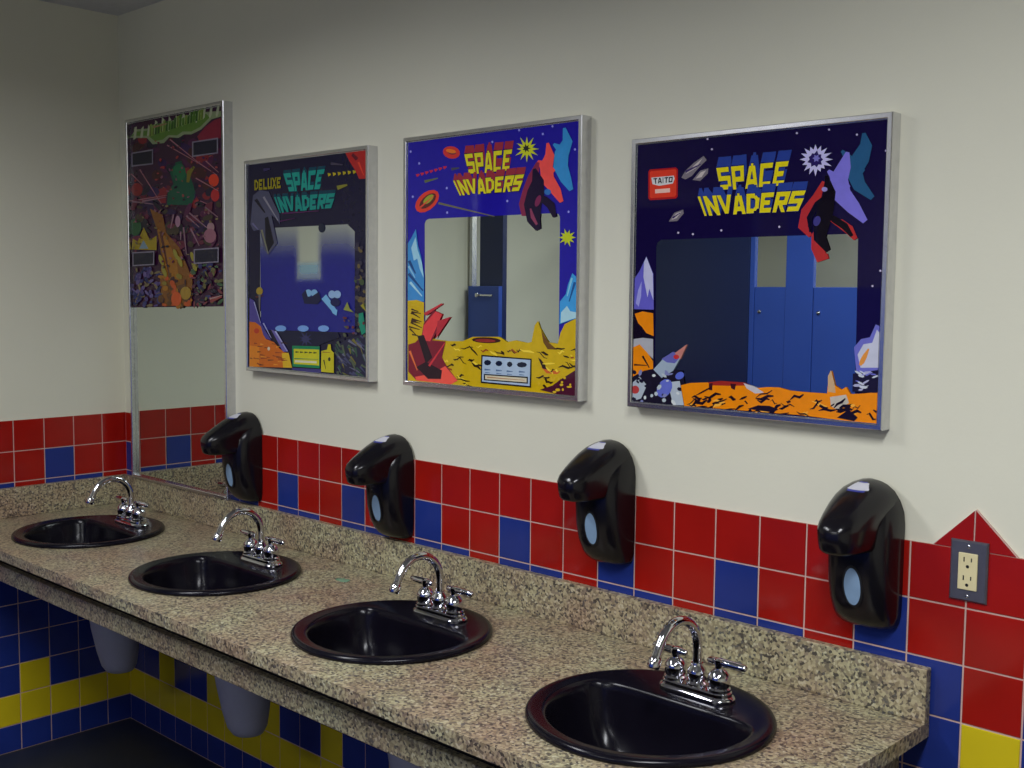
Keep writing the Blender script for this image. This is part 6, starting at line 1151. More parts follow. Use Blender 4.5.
('p',(30,18,28),[(1600,154),(1695,182),(1812,288),(1893,334),(1887,344),(1794,307),(1679,199),(1597,160)]),
('p',(30,18,28),[(5067,327),(5144,289),(5246,302),(5319,307),(5326,335),(5248,366),(5149,348),(5073,346)]),
('p',(30,18,28),[(5317,320),(5408,252),(5520,307),(5595,294),(5606,320),(5514,368),(5407,310),(5327,336)]),
('p',(30,18,28),[(1919,44),(2023,75),(2159,75),(2262,140),(2246,169),(2146,145),(2007,141),(1906,62)]),
('p',(30,18,28),[(2282,207),(2367,225),(2483,212),(2571,251),(2565,271),(2482,258),(2364,268),(2276,220)]),
('p',(30,18,28),[(4085,440),(4174,503),(4291,482),(4380,564),(4363,583),(4279,536),(4158,553),(4072,451)]),
('p',(30,18,28),[(1712,87),(1837,75),(1996,137),(2110,151),(2110,165),(1988,167),(1830,103),(1713,96)]),
('p',(30,18,28),[(2184,146),(2303,151),(2433,302),(2511,345),(2501,370),(2385,345),(2261,193),(2181,163)]),
('p',(30,18,28),[(3633,376),(3668,407),(3728,323),(3782,349),(3777,359),(3744,344),(3680,428),(3628,381)]),
('p',(30,18,28),[(2117,238),(2168,237),(2211,278),(2223,306),(2204,333),(2155,328),(2118,284),(2107,257)]),
('p',(30,18,28),[(2239,220),(2302,202),(2386,203),(2450,227),(2449,259),(2387,275),(2302,269),(2238,241)]),
('p',(250,170,60),[(2257,279),(2340,284),(2458,242),(2554,268),(2552,292),(2471,294),(2349,333),(2253,294)]),
('p',(30,18,28),[(2645,384),(2680,378),(2747,325),(2816,345),(2814,375),(2781,386),(2707,436),(2639,402)]),
('p',(30,18,28),[(5414,338),(5462,410),(5529,374),(5579,445),(5569,451),(5524,399),(5453,432),(5407,341)]),
('p',(30,18,28),[(4618,442),(4646,455),(4695,414),(4744,446),(4734,464),(4710,458),(4655,498),(4609,452)]),
('p',(30,18,28),[(3135,115),(3144,141),(3178,72),(3244,131),(3215,149),(3219,137),(3165,207),(3114,123)]),
('p',(30,18,28),[(3601,130),(3705,131),(3814,278),(3876,316),(3865,343),(3764,321),(3661,174),(3599,149)]),
('p',(250,170,60),[(2273,147),(2339,175),(2420,180),(2479,237),(2461,258),(2398,237),(2315,227),(2260,160)]),
('p',(30,18,28),[(5146,349),(5233,377),(5346,379),(5429,440),(5415,467),(5332,445),(5217,438),(5135,366)]),
('p',(30,18,28),[(3294,422),(3409,503),(3559,521),(3669,604),(3660,614),(3549,547),(3398,527),(3288,428)]),
('p',(30,18,28),[(1743,303),(1773,290),(1818,275),(1854,274),(1858,284),(1828,297),(1783,311),(1745,310)]),
('p',(30,18,28),[(3782,106),(3869,121),(3983,142),(4065,174),(4062,188),(3976,173),(3863,150),(3779,115)]),
('p',(250,170,60),[(4551,447),(4648,415),(4781,375),(4884,361),(4889,377),(4793,409),(4659,446),(4554,457)]),
('p',(30,18,28),[(2910,358),(2969,372),(3040,400),(3087,436),(3078,452),(3020,437),(2950,406),(2904,368)]),
('p',(30,18,28),[(4965,372),(4994,389),(5026,408),(5045,436),(5036,445),(5008,429),(4976,408),(4958,377)]),
('p',(30,18,28),[(4621,364),(4697,373),(4812,306),(4908,334),(4905,360),(4831,361),(4711,425),(4616,379)]),
('p',(30,18,28),[(4226,214),(4305,163),(4409,172),(4488,150),(4494,163),(4415,204),(4312,192),(4232,222)]),
('p',(30,18,28),[(3287,404),(3421,382),(3586,460),(3701,480),(3701,506),(3569,514),(3407,433),(3289,421)]),
('p',(30,18,28),[(5717,275),(5756,292),(5830,183),(5900,198),(5898,218),(5859,217),(5780,326),(5711,286)]),
('p',(250,170,60),[(4665,416),(4701,360),(4742,408),(4757,393),(4771,406),(4729,445),(4698,396),(4675,422)]),
('p',(30,18,28),[(2036,362),(2174,315),(2340,420),(2450,425),(2454,452),(2317,475),(2157,369),(2042,379)]),
('p',(30,18,28),[(4522,285),(4611,303),(4712,438),(4778,481),(4770,496),(4683,462),(4585,327),(4518,295)]),
('p',(30,18,28),[(1835,373),(1959,425),(2116,507),(2228,574),(2219,587),(2097,535),(1941,451),(1829,382)]),
('p',(30,18,28),[(2714,42),(2825,40),(2944,206),(3015,241),(3007,264),(2899,242),(2785,76),(2713,58)]),
('p',(250,170,60),[(5382,418),(5409,404),(5445,404),(5471,425),(5468,451),(5441,463),(5405,458),(5379,435)]),
('p',(30,18,28),[(3992,405),(4027,364),(4068,390),(4085,390),(4099,410),(4059,440),(4026,411),(4003,416)]),
('p',(30,18,28),[(2262,207),(2369,252),(2506,292),(2604,350),(2597,361),(2493,320),(2356,278),(2257,214)]),
('p',(30,18,28),[(1983,292),(2029,281),(2082,306),(2115,319),(2113,337),(2068,342),(2017,315),(1984,303)]),
('p',(30,18,28),[(3868,358),(3963,294),(4084,339),(4174,308),(4180,319),(4085,365),(3966,318),(3873,365)]),
('p',(30,18,28),[(5039,349),(5118,419),(5212,464),(5274,551),(5256,565),(5180,503),(5087,454),(5027,357)]),
('p',(28,18,35),[(3110,187),(3349,278),(3621,287),(3824,231),(3692,161)]),
('p',(28,18,35),[(5108,172),(5346,351),(5532,208),(5462,134)]),
('p',(105,105,185),[(5410,1553),(5548,1715),(5724,1755),(5831,2002),(5926,1971),(5948,1077),(5476,1061)]),
('p',(188,190,205),[(5487,1416),(5599,1617),(5774,1651),(5858,1903),(5919,1850),(5944,1187),(5556,1167)]),
('p',(215,140,60),[(5695,1543),(5594,1413),(5536,1300),(5522,1221),(5563,1201),(5627,1260),(5679,1376),(5722,1531)]),
('p',(30,26,48),[(5405,1046),(5945,1143),(5962,711),(5406,696)]),
('p',(190,195,205),[(5736,842),(5704,813),(5629,770),(5585,758),(5618,788),(5694,830)]),
('p',(105,105,190),[(5715,1068),(5684,1044),(5614,1026),(5575,1032),(5606,1057),(5676,1074)]),
('p',(105,105,190),[(5565,893),(5536,888),(5483,898),(5459,915),(5488,920),(5541,909)]),
('p',(165,165,195),[(5802,1093),(5757,1062),(5659,1050),(5607,1070),(5653,1101),(5751,1113)]),
('p',(165,165,195),[(5625,757),(5604,734),(5554,724),(5525,737),(5547,760),(5597,770)]),
('p',(190,195,205),[(5665,1050),(5625,1053),(5557,1084),(5530,1112),(5570,1108),(5638,1077)]),
('p',(190,195,205),[(5650,840),(5605,838),(5530,867),(5501,899),(5546,901),(5621,872)]),
('p',(105,105,190),[(5881,1053),(5849,1041),(5785,1043),(5754,1058),(5787,1071),(5851,1069)]),
('p',(190,195,205),[(5609,1025),(5557,1026),(5469,1065),(5435,1102),(5488,1101),(5575,1063)]),
('p',(105,105,190),[(5792,1097),(5766,1065),(5698,1023),(5657,1014),(5683,1046),(5750,1088)]),
('p',(190,195,205),[(5959,1048),(5922,1017),(5835,986),(5786,987),(5823,1018),(5910,1049)]),
('p',(190,195,205),[(5642,997),(5601,981),(5534,996),(5508,1028),(5548,1044),(5615,1029)]),
('p',(190,195,205),[(5715,796),(5668,772),(5578,777),(5535,805),(5583,829),(5673,825)]),
('p',(165,165,195),[(5695,1062),(5668,1039),(5605,1014),(5570,1011),(5597,1033),(5660,1059)]),
('p',(165,165,195),[(5584,832),(5542,804),(5454,796),(5408,817),(5451,845),(5539,853)]),
('p',(165,165,195),[(5745,946),(5717,909),(5643,864),(5596,855),(5624,892),(5699,938)]),
],
}

COL = bpy.context.scene.collection
S = 0.108                      # tile pitch (m)
ZT = 10.9 * S                  # top of the tiled wainscot
XR, YF, ZC = 5.5, -4.35, 2.628  # right wall, far wall, ceiling

# ------------------------------------------------------------------ materials
def s2l(c):
    return tuple(((v / 255) / 12.92 if v <= 10 else (((v / 255) + .055) / 1.055) ** 2.4) for v in c[:3])

def mat(name, rgb, rough=.5, metal=0., spec=.5, bump=None, mottled=None, coat=0.):
    m = bpy.data.materials.new(name); m.use_nodes = True
    nt = m.node_tree; b = nt.nodes['Principled BSDF']
    c = s2l(rgb)
    b.inputs['Base Color'].default_value = (*c, 1)
    b.inputs['Roughness'].default_value = rough
    b.inputs['Metallic'].default_value = metal
    b.inputs['Specular IOR Level'].default_value = spec
    b.inputs['Coat Weight'].default_value = coat
    if mottled or bump:
        tc = nt.nodes.new('ShaderNodeTexCoord')
        n = nt.nodes.new('ShaderNodeTexNoise'); n.inputs['Detail'].default_value = 6
        nt.links.new(tc.outputs['Object'], n.inputs['Vector'])
    if mottled:
        n.inputs['Scale'].default_value = mottled[0]
        r = nt.nodes.new('ShaderNodeValToRGB')
        a = mottled[1]
        r.color_ramp.elements[0].position = .3; r.color_ramp.elements[1].position = .7
        r.color_ramp.elements[0].color = tuple(v * (1 - a) for v in c) + (1,)
        r.color_ramp.elements[1].color = tuple(min(1, v * (1 + a)) for v in c) + (1,)
        nt.links.new(n.outputs['Fac'], r.inputs['Fac']); nt.links.new(r.outputs['Color'], b.inputs['Base Color'])
    if bump:
        n2 = nt.nodes.new('ShaderNodeTexNoise'); n2.inputs['Scale'].default_value = bump[0]
        nt.links.new(tc.outputs['Object'], n2.inputs['Vector'])
        bp = nt.nodes.new('ShaderNodeBump'); bp.inputs['Strength'].default_value = bump[1]; bp.inputs['Distance'].default_value = .002
        nt.links.new(n2.outputs['Fac'], bp.inputs['Height']); nt.links.new(bp.outputs['Normal'], b.inputs['Normal'])
    return m

def granite():
    m = bpy.data.materials.new('speckled granite'); m.use_nodes = True
    nt = m.node_tree; b = nt.nodes['Principled BSDF']
    tc = nt.nodes.new('ShaderNodeTexCoord')
    v = nt.nodes.new('ShaderNodeTexVoronoi'); v.inputs['Scale'].default_value = 190
    nt.links.new(tc.outputs['Object'], v.inputs['Vector'])
    sp = nt.nodes.new('ShaderNodeSeparateColor'); nt.links.new(v.outputs['Color'], sp.inputs[0])
    r = nt.nodes.new('ShaderNodeValToRGB'); r.color_ramp.interpolation = 'CONSTANT'
    stops = [(0, (88, 83, 84)), (.10, (126, 117, 112)), (.24, (160, 149, 132)), (.44, (186, 176, 158)), (.64, (200, 190, 170)), (.80, (158, 146, 138)), (.90, (212, 205, 192)), (.96, (108, 105, 112))]
    el = r.color_ramp.elements
    while len(el) < len(stops): el.new(.5)
    for e, (p, c) in zip(el, stops): e.position = p; e.color = (*s2l(c), 1)
    nt.links.new(sp.outputs[0], r.inputs['Fac'])
    n = nt.nodes.new('ShaderNodeTexNoise'); n.inputs['Scale'].default_value = 6; n.inputs['Detail'].default_value = 5
    nt.links.new(tc.outputs['Object'], n.inputs['Vector'])
    r2 = nt.nodes.new('ShaderNodeValToRGB')
    r2.color_ramp.elements[0].position = .35; r2.color_ramp.elements[0].color = (*s2l((222, 205, 188)), 1)
    r2.color_ramp.elements[1].position = .65; r2.color_ramp.elements[1].color = (*s2l((236, 240, 214)), 1)
    nt.links.new(n.outputs['Fac'], r2.inputs['Fac'])
    mx = nt.nodes.new('ShaderNodeMix'); mx.data_type = 'RGBA'; mx.blend_type = 'MULTIPLY'; mx.inputs[0].default_value = 1
    nt.links.new(r.outputs['Color'], mx.inputs[6]); nt.links.new(r2.outputs['Color'], mx.inputs[7])
    nt.links.new(mx.outputs[2], b.inputs['Base Color'])
    b.inputs['Roughness'].default_value = .33; b.inputs['Specular IOR Level'].default_value = .35
    return m

def ink():
    """printed ink under glass: colour and coverage from the mesh's colour attribute; where coverage is low the mirror shows"""
    m = bpy.data.materials.new('ink printed under glass'); m.use_nodes = True
    nt = m.node_tree; b = nt.nodes['Principled BSDF']; out = nt.nodes['Material Output']
    a = nt.nodes.new('ShaderNodeAttribute'); a.attribute_name = 'ink'
    n = nt.nodes.new('ShaderNodeTexNoise'); n.inputs['Scale'].default_value = 60
    tc = nt.nodes.new('ShaderNodeTexCoord'); nt.links.new(tc.outputs['Object'], n.inputs['Vector'])
    mr = nt.nodes.new('ShaderNodeMapRange'); mr.inputs[3].default_value = .9; mr.inputs[4].default_value = 1.1
    nt.links.new(n.outputs['Fac'], mr.inputs[0])
    vm = nt.nodes.new('ShaderNodeVectorMath'); vm.operation = 'SCALE'
    nt.links.new(a.outputs['Color'], vm.inputs[0]); nt.links.new(mr.outputs[0], vm.inputs['Scale'])
    nt.links.new(vm.outputs[0], b.inputs['Base Color'])
    b.inputs['Roughness'].default_value = .04; b.inputs['Specular IOR Level'].default_value = .3
    g = nt.nodes.new('ShaderNodeBsdfGlossy'); g.inputs['Roughness'].default_value = .004; g.inputs['Color'].default_value = (*MIRROR_TINT, 1)
    mx = nt.nodes.new('ShaderNodeMixShader')
    nt.links.new(a.outputs['Alpha'], mx.inputs[0]); nt.links.new(g.outputs[0], mx.inputs[1]); nt.links.new(b.outputs[0], mx.inputs[2])
    nt.links.new(mx.outputs[0], out.inputs['Surface'])
    return m

MIRROR_TINT = (.68, .74, .70)
M = dict(
    plaster=mat('painted plaster', (226, 224, 204), .75, bump=(90, .12), mottled=(1.2, .03), spec=.2),
    ceiling=mat('ceiling paint', (205, 205, 205), .9, mottled=(40, .05)),
    red=mat('red glazed tile', (158, 24, 16), .16, mottled=(5, .12), spec=.4),
    blue=mat('blue glazed tile', (34, 52, 128), .16, mottled=(5, .12), spec=.4),
    yellow=mat('yellow glazed tile', (212, 190, 30), .16, mottled=(5, .06), spec=.4),
    grout=mat('pinkish grout', (205, 172, 160), .85, mottled=(30, .08)),
    floor=mat('dark grey floor', (38, 42, 52), .4, mottled=(9, .15)),
    chrome=mat('chrome', (205, 205, 210), .07, 1., mottled=(8, .02)),
    alu=mat('brushed aluminium', (214, 214, 218), .24, 1., mottled=(60, .06)),
    steel=mat('grey painted steel', (104, 104, 116), .4, .6, mottled=(40, .08)),
    black=mat('glossy black plastic', (16, 14, 20), .2, spec=.4, mottled=(20, .1)),
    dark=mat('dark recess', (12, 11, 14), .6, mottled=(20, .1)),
    sink=mat('black glazed vitreous china', (15, 13, 22), .2, spec=.22, mottled=(8, .15)),
    paleblue=mat('pale blue translucent window', (132, 160, 190), .25, mottled=(25, .05)),
    labelwhite=mat('white label', (206, 206, 216), .4, mottled=(60, .05)),
    labelblue=mat('blue label print', (52, 60, 150), .4, mottled=(60, .05)),
    ivory=mat('ivory plastic', (226, 214, 166), .35, mottled=(20, .03)),
    cover=mat('pale grey plastic', (168, 168, 184), .5, mottled=(14, .06)),
    part=mat('blue partition paint', (52, 84, 178), .35, mottled=(3, .06)),
    navy=mat('shaded partition paint', (32, 44, 92), .35, mottled=(3, .06)),  # darker copy of the partition blue, the end panel's shade put into its colour
    granite=granite(),
    mirror=mat('mirror silver', (220, 228, 222), .004, 1., mottled=(2, .005)),
    soap=mat('dried teal soap', (120, 160, 130), .25, mottled=(60, .1)),
)
b_ = M['mirror'].node_tree.nodes['Principled BSDF']
for l in list(b_.inputs['Base Color'].links): M['mirror'].node_tree.links.remove(l)
b_.inputs['Base Color'].default_value = (*MIRROR_TINT, 1)
M['ink'] = ink()

# ------------------------------------------------------------------ mesh helpers
def finish(name, bm, m, parent=None, smooth=False, loc=None):
    bmesh.ops.recalc_face_normals(bm, faces=bm.faces[:])
    me = bpy.data.meshes.new(name); bm.to_mesh(me); bm.free()
    for x in (m if isinstance(m, (list, tuple)) else [m]): me.materials.append(x)
    if smooth:
        for p in me.polygons: p.use_smooth = True
        if smooth is not True:
            me.set_sharp_from_angle(angle=math.radians(smooth))
    o = bpy.data.objects.new(name, me); COL.objects.link(o)
    if parent: o.parent = parent
    if loc: o.location = loc
    return o

def thing(name, label, cat, loc=(0, 0, 0), rz=0, group=None):
    o = bpy.data.objects.new(name, None); COL.objects.link(o)
    o.location = loc; o.rotation_euler = (0, 0, rz); o.empty_display_size = .05
    o['label'] = label; o['category'] = cat
    if group: o['group'] = group
    return o

def dup(root, loc, label, rz=0):
    r = root.copy(); COL.objects.link(r); r.location = loc; r.rotation_euler = (0, 0, rz); r['label'] = label
    for ch in root.children:
        c = ch.copy(); COL.objects.link(c); c.parent = r
        for g in ch.children:
            d = g.copy(); COL.objects.link(d); d.parent = c
    return r

def box(bm, x0, x1, y0, y1, z0, z1, bev=0, mi=0):
    vs = [bm.verts.new((x, y, z)) for x in (x0, x1) for y in (y0, y1) for z in (z0, z1)]
    fs = [bm.faces.new([vs[i] for i in f]) for f in ((0, 1, 3, 2), (4, 6, 7, 5), (0, 4, 5, 1), (2, 3, 7, 6), (0, 2, 6, 4), (1, 5, 7, 3))]
    for f in fs: f.material_index = mi
    if bev:
        es = list({e for f in fs for e in f.edges})
        bmesh.ops.bevel(bm, geom=es, offset=bev, segments=2, affect='EDGES', profile=.5)
    return fs

def loft(bm, loops, cap0=True, cap1=True, closed=True, mi=0):
    rows = [[bm.verts.new(p) for p in L] for L in loops]
    n = len(rows[0])
    for a, b in zip(rows, rows[1:]):
        for i in range(n if closed else n - 1):
            j = (i + 1) % n
            f = bm.faces.new((a[i], a[j], b[j], b[i])); f.material_index = mi
    if cap0: bm.faces.new(rows[0][::-1]).material_index = mi
    if cap1: bm.faces.new(rows[-1]).material_index = mi
    return rows

def lathe(bm, prof, n=28, c=(0, 0, 0), cap0=True, cap1=True):
    loft(bm, [[(c[0] + r * math.cos(2 * PI * i / n), c[1] + r * math.sin(2 * PI * i / n), c[2] + z) for i in range(n)] for r, z in prof], cap0, cap1)

def sweep(bm, pts, rad, n=16):
    """tube along pts; rad is a number or a list"""
    pts = [Vector(p) for p in pts]; loops = []
    t0 = (pts[1] - pts[0]).normalized()
    u = t0.orthogonal().normalized()
    for i, p in enumerate(pts):
        t = (pts[min(i + 1, len(pts) - 1)] - pts[max(i - 1, 0)]).normalized()
        u = (u - t * u.dot(t)).normalized(); w = t.cross(u)
        r = rad[i] if isinstance(rad, (list, tuple)) else rad
        loops.append([tuple(p + (u * math.cos(2 * PI * k / n) + w * math.sin(2 * PI * k / n)) * r) for k in range(n)])
    loft(bm, loops)

def struct(o):
    o['kind'] = 'structure'; return o

# ------------------------------------------------------------------ room shell
def quad(name, pts, m):
    bm = bmesh.new(); bm.faces.new([bm.verts.new(p) for p in pts])
    return struct(finish(name, bm, m))

def slab(name, x0, x1, y0, y1, z0, z1, m):
    bm = bmesh.new(); box(bm, x0, x1, y0, y1, z0, z1); return struct(finish(name, bm, m))

slab('floor', -.1, XR + .1, YF - .1, .1, -.1, 0, M['floor'])
slab('ceiling', -.1, XR + .1, YF - .1, .1, ZC, ZC + .1, M['ceiling'])
w_back = slab('wall_back', 0, XR + .1, 0, .1, 0, ZC, M['plaster'])
w_left = slab('wall_left', -.1, 0, YF - .1, .1, 0, ZC, M['plaster'])
slab('wall_right', XR, XR + .1, YF - .1, 0, 0, ZC, M['plaster'])
slab('wall_front', 0, XR, YF - .1, YF, 0, ZC, M['plaster'])

def tile_colour(row, c):          # c: 0 = blue starts, 2 = keeps red longest
    if row == 0: return 0
    if row == 1: return 1 if c == 0 else 0
    if row == 2: return 0 if c == 2 else 1
    if row == 3 or row == 8: return 2 if c == 2 else 1
    if row == 9: return 2
    return 1

def tiles(name, lines, colour_of, to3d, parent):
    """lines: coordinates along the wall of the vertical joints; wall-plane tiles 2 mm proud of the grout"""
    bm = bmesh.new()
    def bx(a0, a1, z0, z1, d0, d1, ch, mi):
        out = [(a0, z0), (a1, z0), (a1, z1), (a0, z1)]
        inn = [(a0 + ch, z0 + ch), (a1 - ch, z0 + ch), (a1 - ch, z1 - ch), (a0 + ch, z1 - ch)]
        L = [[to3d(a, d0, z) for a, z in out], [to3d(a, d1 - ch, z) for a, z in out], [to3d(a, d1, z) for a, z in inn]]
        loft(bm, L, False, True, mi=mi)
    g = .0017
    bx(lines[0], lines[-1], 0, ZT, 0, .006, .0005, 3)
    for i in range(len(lines) - 1):
        for r in range(11):
            z1 = ZT - r * S; z0 = max(.001, z1 - S)
            bx(lines[i] + (g if i else .0005), lines[i + 1] - g, z0 + g, z1 - (g if r else 0), .004, .008, .0012, tile_colour(r, colour_of(i)))
    o = finish(name, bm, [M['red'], M['blue'], M['yellow'], M['grout']]); struct(o); o.parent = parent
    return o
lx = [0] + [(i + 9.145378) * S for i in range(-9, 41)]
lx[-1] = min(lx[-1], XR)
tiles('wall_tile', lx, lambda i: (i - 10) % 3, lambda a, d, z: (a, -d, z), w_back)
ly = [.008] + [(.88857 + j) * S for j in range(0, 40)]
ly = [v for v in ly if v < -YF]
tiles('wall_tile', ly, lambda i: (2, 1, 0)[i % 3] if True else 0, lambda a, d, z: (d, -a, z), w_left)

# pointed tile ornament above the wainscot: two right-angled halves
bm = bmesh.new()
def tri(bm, pts, d0, d1, mi):
    loft(bm, [[(x, -d0, z) for x, z in pts], [(x, -d1, z) for x, z in pts]], False, True, mi=mi)
xm = 3.158
tri(bm, [(xm - .077, ZT), (xm + .078, ZT), (xm + .001, ZT + .0765)], 0, .006, 1)
tri(bm, [(xm - .073, ZT + .002), (xm - .0015, ZT + .002), (xm - .0015, ZT + .074)], .003, .008, 0)
tri(bm, [(xm + .0015, ZT + .002), (xm + .074, ZT + .002), (xm + .0015, ZT + .074)], .003, .008, 0)
o = finish('trim_1', bm, [M['red'], M['grout']]); struct(o)

# ------------------------------------------------------------------ counter
ZK = .842; XE = 3.09; YK = -.672
SINKX = [.446, 1.204, 1.960, 2.702]; SINKY = -.364
ct = thing('countertop', 'long speckled tan granite washroom counter holding four black sinks', 'countertop', (0, 0, 0))
def counter_slab():
    bm = bmesh.new()
    e = []
    def loop(pts):
        v = [bm.verts.new(p) for p in pts]
        for i in range(len(v)): e.append(bm.edges.new((v[i], v[(i + 1) % len(v)])))
    loop([(.009, YK, ZK), (XE, YK, ZK), (XE, -.009, ZK), (.009, -.009, ZK)])
    for cx in SINKX:
        loop([(cx + .225 * math.cos(2 * PI * i / 48), SINKY + .225 * math.sin(2 * PI * i / 48), ZK) for i in range(48)])
    r = bmesh.ops.triangle_fill(bm, use_beauty=True, edges=e)
    fs = [f for f in bm.faces]
    ex = bmesh.ops.extrude_face_region(bm, geom=fs)
    for v in [g for g in ex['geom'] if isinstance(g, bmesh.types.BMVert)]: v.co.z -= .03
    return bm
finish('slab', counter_slab(), M['granite'], ct)
bm = bmesh.new(); box(bm, .009, XE, -.030, -.0085, ZK + .0002, .945, .002); finish('backsplash', bm, M['granite'], ct)
bm = bmesh.new(); box(bm, .0085, .030, YK, -.0305, ZK + .0002, .945, .002); finish('side_splash', bm, M['granite'], ct)
bm = bmesh.new(); box(bm, .009, 3.035, -.634, -.614, .721, .772, .002); finish('apron', bm, M['granite'], ct)
bm = bmesh.new(); box(bm, .009, 3.0145, -.6135, -.598, .730, ZK - .0302); finish('shade_strip', bm, M['dark'], ct)  # added dark strip, stands in for the slab's shadow on the apron
bm = bmesh.new(); box(bm, 3.015, 3.035, -.6135, -.0085, .721, ZK - .0302, .002); finish('end_panel', bm, M['granite'], ct)

# ------------------------------------------------------------------ sinks
def make_sink(label):
    t = thing('sink', label, 'sink', (SINKX[0], SINKY, ZK), group='black round sinks in the granite counter')
    n = 96
    def circ(r, z): return [(r * math.cos(2 * PI * i / n), r * math.sin(2 * PI * i / n), z) for i in range(n)]
    CY = -.030
    def bowl(k, z, dy=0):   # D-shaped opening: round in front, straight towards the faucet ledge
        out = []
        for i in range(n):
            a = 2 * PI * i / n; c, s = math.cos(a), math.sin(a)
            # distance from (0, CY) to the circle r=.2 about the sink's centre
            bq = CY * s; rr = -bq + math.sqrt(bq * bq - CY * CY + .199 ** 2)
            if s > .02:
                ln = .112 / s
                p = 9.; rr = (rr ** -p + ln ** -p) ** (-1 / p)
            out.append((c * rr * k, CY + dy + s * rr * k, z))
        return out
    L = [circ(.221, -.02), circ(.221, .0004), circ(.2335, .0004), circ(.2350, .003), circ(.2350, .007), circ(.2325, .0115), circ(.228, .0138), circ(.222, .014), circ(.216, .0125)]
    L += [bowl(1.03, .0108), bowl(1.0, .0095), bowl(.975, .004), bowl(.955, -.008), bowl(.92, -.035), bowl(.86, -.07), bowl(.76, -.105), bowl(.6, -.130), bowl(.4, -.143), bowl(.2, -.149), bowl(.12, -.150)]
    # the outside of the bowl, below the counter
    L += [bowl(.12, -.162), bowl(.45, -.158), bowl(.82, -.118), bowl(.95, -.06), bowl(1.03, -.02)]
    bm = bmesh.new(); loft(bm, L, False, False)
    finish('basin', bm, M['sink'], t, smooth=True)
    bm = bmesh.new(); lathe(bm, [(.027, -.1515), (.027, -.1475), (.024, -.1465), (.018, -.1485), (.004, -.149)], 24, (0, CY, 0)); finish('drain', bm, M['steel'], t, smooth=40)
    return t
sl = ['black round sink nearest the left tiled wall', 'second black round sink from the left wall',
      'third black round sink from the left, below the bright blue printed mirror', 'black round sink nearest the open right end of the counter']
sk = make_sink(sl[0])
for x, l in zip(SINKX[1:], sl[1:]): dup(sk, (x, SINKY, ZK), l)

# ------------------------------------------------------------------ faucets
def make_faucet(label):
    t = thing('faucet', label, 'faucet', (0, 0, 0), group='chrome gooseneck faucets on the sinks')
    def stad(hx, hy, z, n=12):
        r = hy; cx = hx - r
        return [(cx + r * math.cos(a), r * math.sin(a), z) for a in [-PI / 2 + PI * i / n for i in range(n + 1)]] + [(-cx + r * math.cos(a), r * math.sin(a), z) for a in [PI / 2 + PI * i / n for i in range(n + 1)]]
    bm = bmesh.new(); loft(bm, [stad(.082, .029, 0), stad(.083, .030, .005), stad(.081, .028, .008), stad(.077, .0245, .010), stad(.0765, .024, .016), stad(.073, .021, .0185)])
    finish('base_plate', bm, M['chrome'], t, smooth=35)
    bm = bmesh.new()
    lathe(bm, [(.021, .018), (.021, .022), (.0165, .026), (.0185, .034), (.0195, .042), (.0175, .050), (.0125, .056), (.0115, .062)])
    finish('spout_base', bm, M['chrome'], t, smooth=40)
    R = .068; H = .090
    path = [(0, 0, .05), (0, 0, .075)] + [(0, -R + R * math.cos(a), H + R * math.sin(a)) for a in [math.radians(d) for d in range(0, 151, 10)]]
    p = Vector(path[-1]); d = Vector((0, -.48, -.9)).normalized()
    path += [tuple(p + d * .014), tuple(p + d * .028)]
    bm = bmesh.new(); sweep(bm, path, [.0098] * (len(path)), 16)
    sp = finish('spout', bm, M['chrome'], t, smooth=40)
    q = p + d * .022
    bm = bmesh.new(); sweep(bm, [q, q + d * .003, q + d * .006, q + d * .018, q + d * .022], [.0098, .0115, .0128, .0128, .011], 18)
    finish('aerator', bm, M['chrome'], sp, smooth=35)
    for s in (-1, 1):
        bm = bmesh.new()
        lathe(bm, [(.0225, .018), (.0228, .023), (.0195, .026), (.0215, .034), (.0225, .044), (.0205, .050), (.015, .057), (.0095, .061), (.0085, .067), (.010, .070), (.010, .079), (.006, .082)], 26, (s * .051, 0, 0))
        h = finish('handle', bm, M['chrome'], t, smooth=40)
        bm = bmesh.new()
        a = Vector((s * .051 - s * .026, 0, .074)); b2 = Vector((s * .051 + s * .058, .004, .073))
        sweep(bm, [a.lerp(b2, k) for k in (0, .04, .2, .35, .8, .96, 1)], [.004, .0062, .0078, .0084, .0075, .0066, .004], 16)
        finish('lever', bm, M['chrome'], h, smooth=40)
    return t
FY = -.223
fl = ['chrome gooseneck faucet on the sink nearest the left tiled wall', 'chrome gooseneck faucet on the second sink from the left wall',
      'chrome gooseneck faucet on the third sink, below the bright blue printed mirror', 'chrome gooseneck faucet on the sink nearest the right end of the counter']
fc = make_faucet(fl[0]); fc.location = (SINKX[0] + .011, FY, ZK + .0125)
for x, l, rz in zip(SINKX[1:], fl[1:], (0, 0, 0)): dup(fc, (x + .011, FY, ZK + .0125), l, rz)

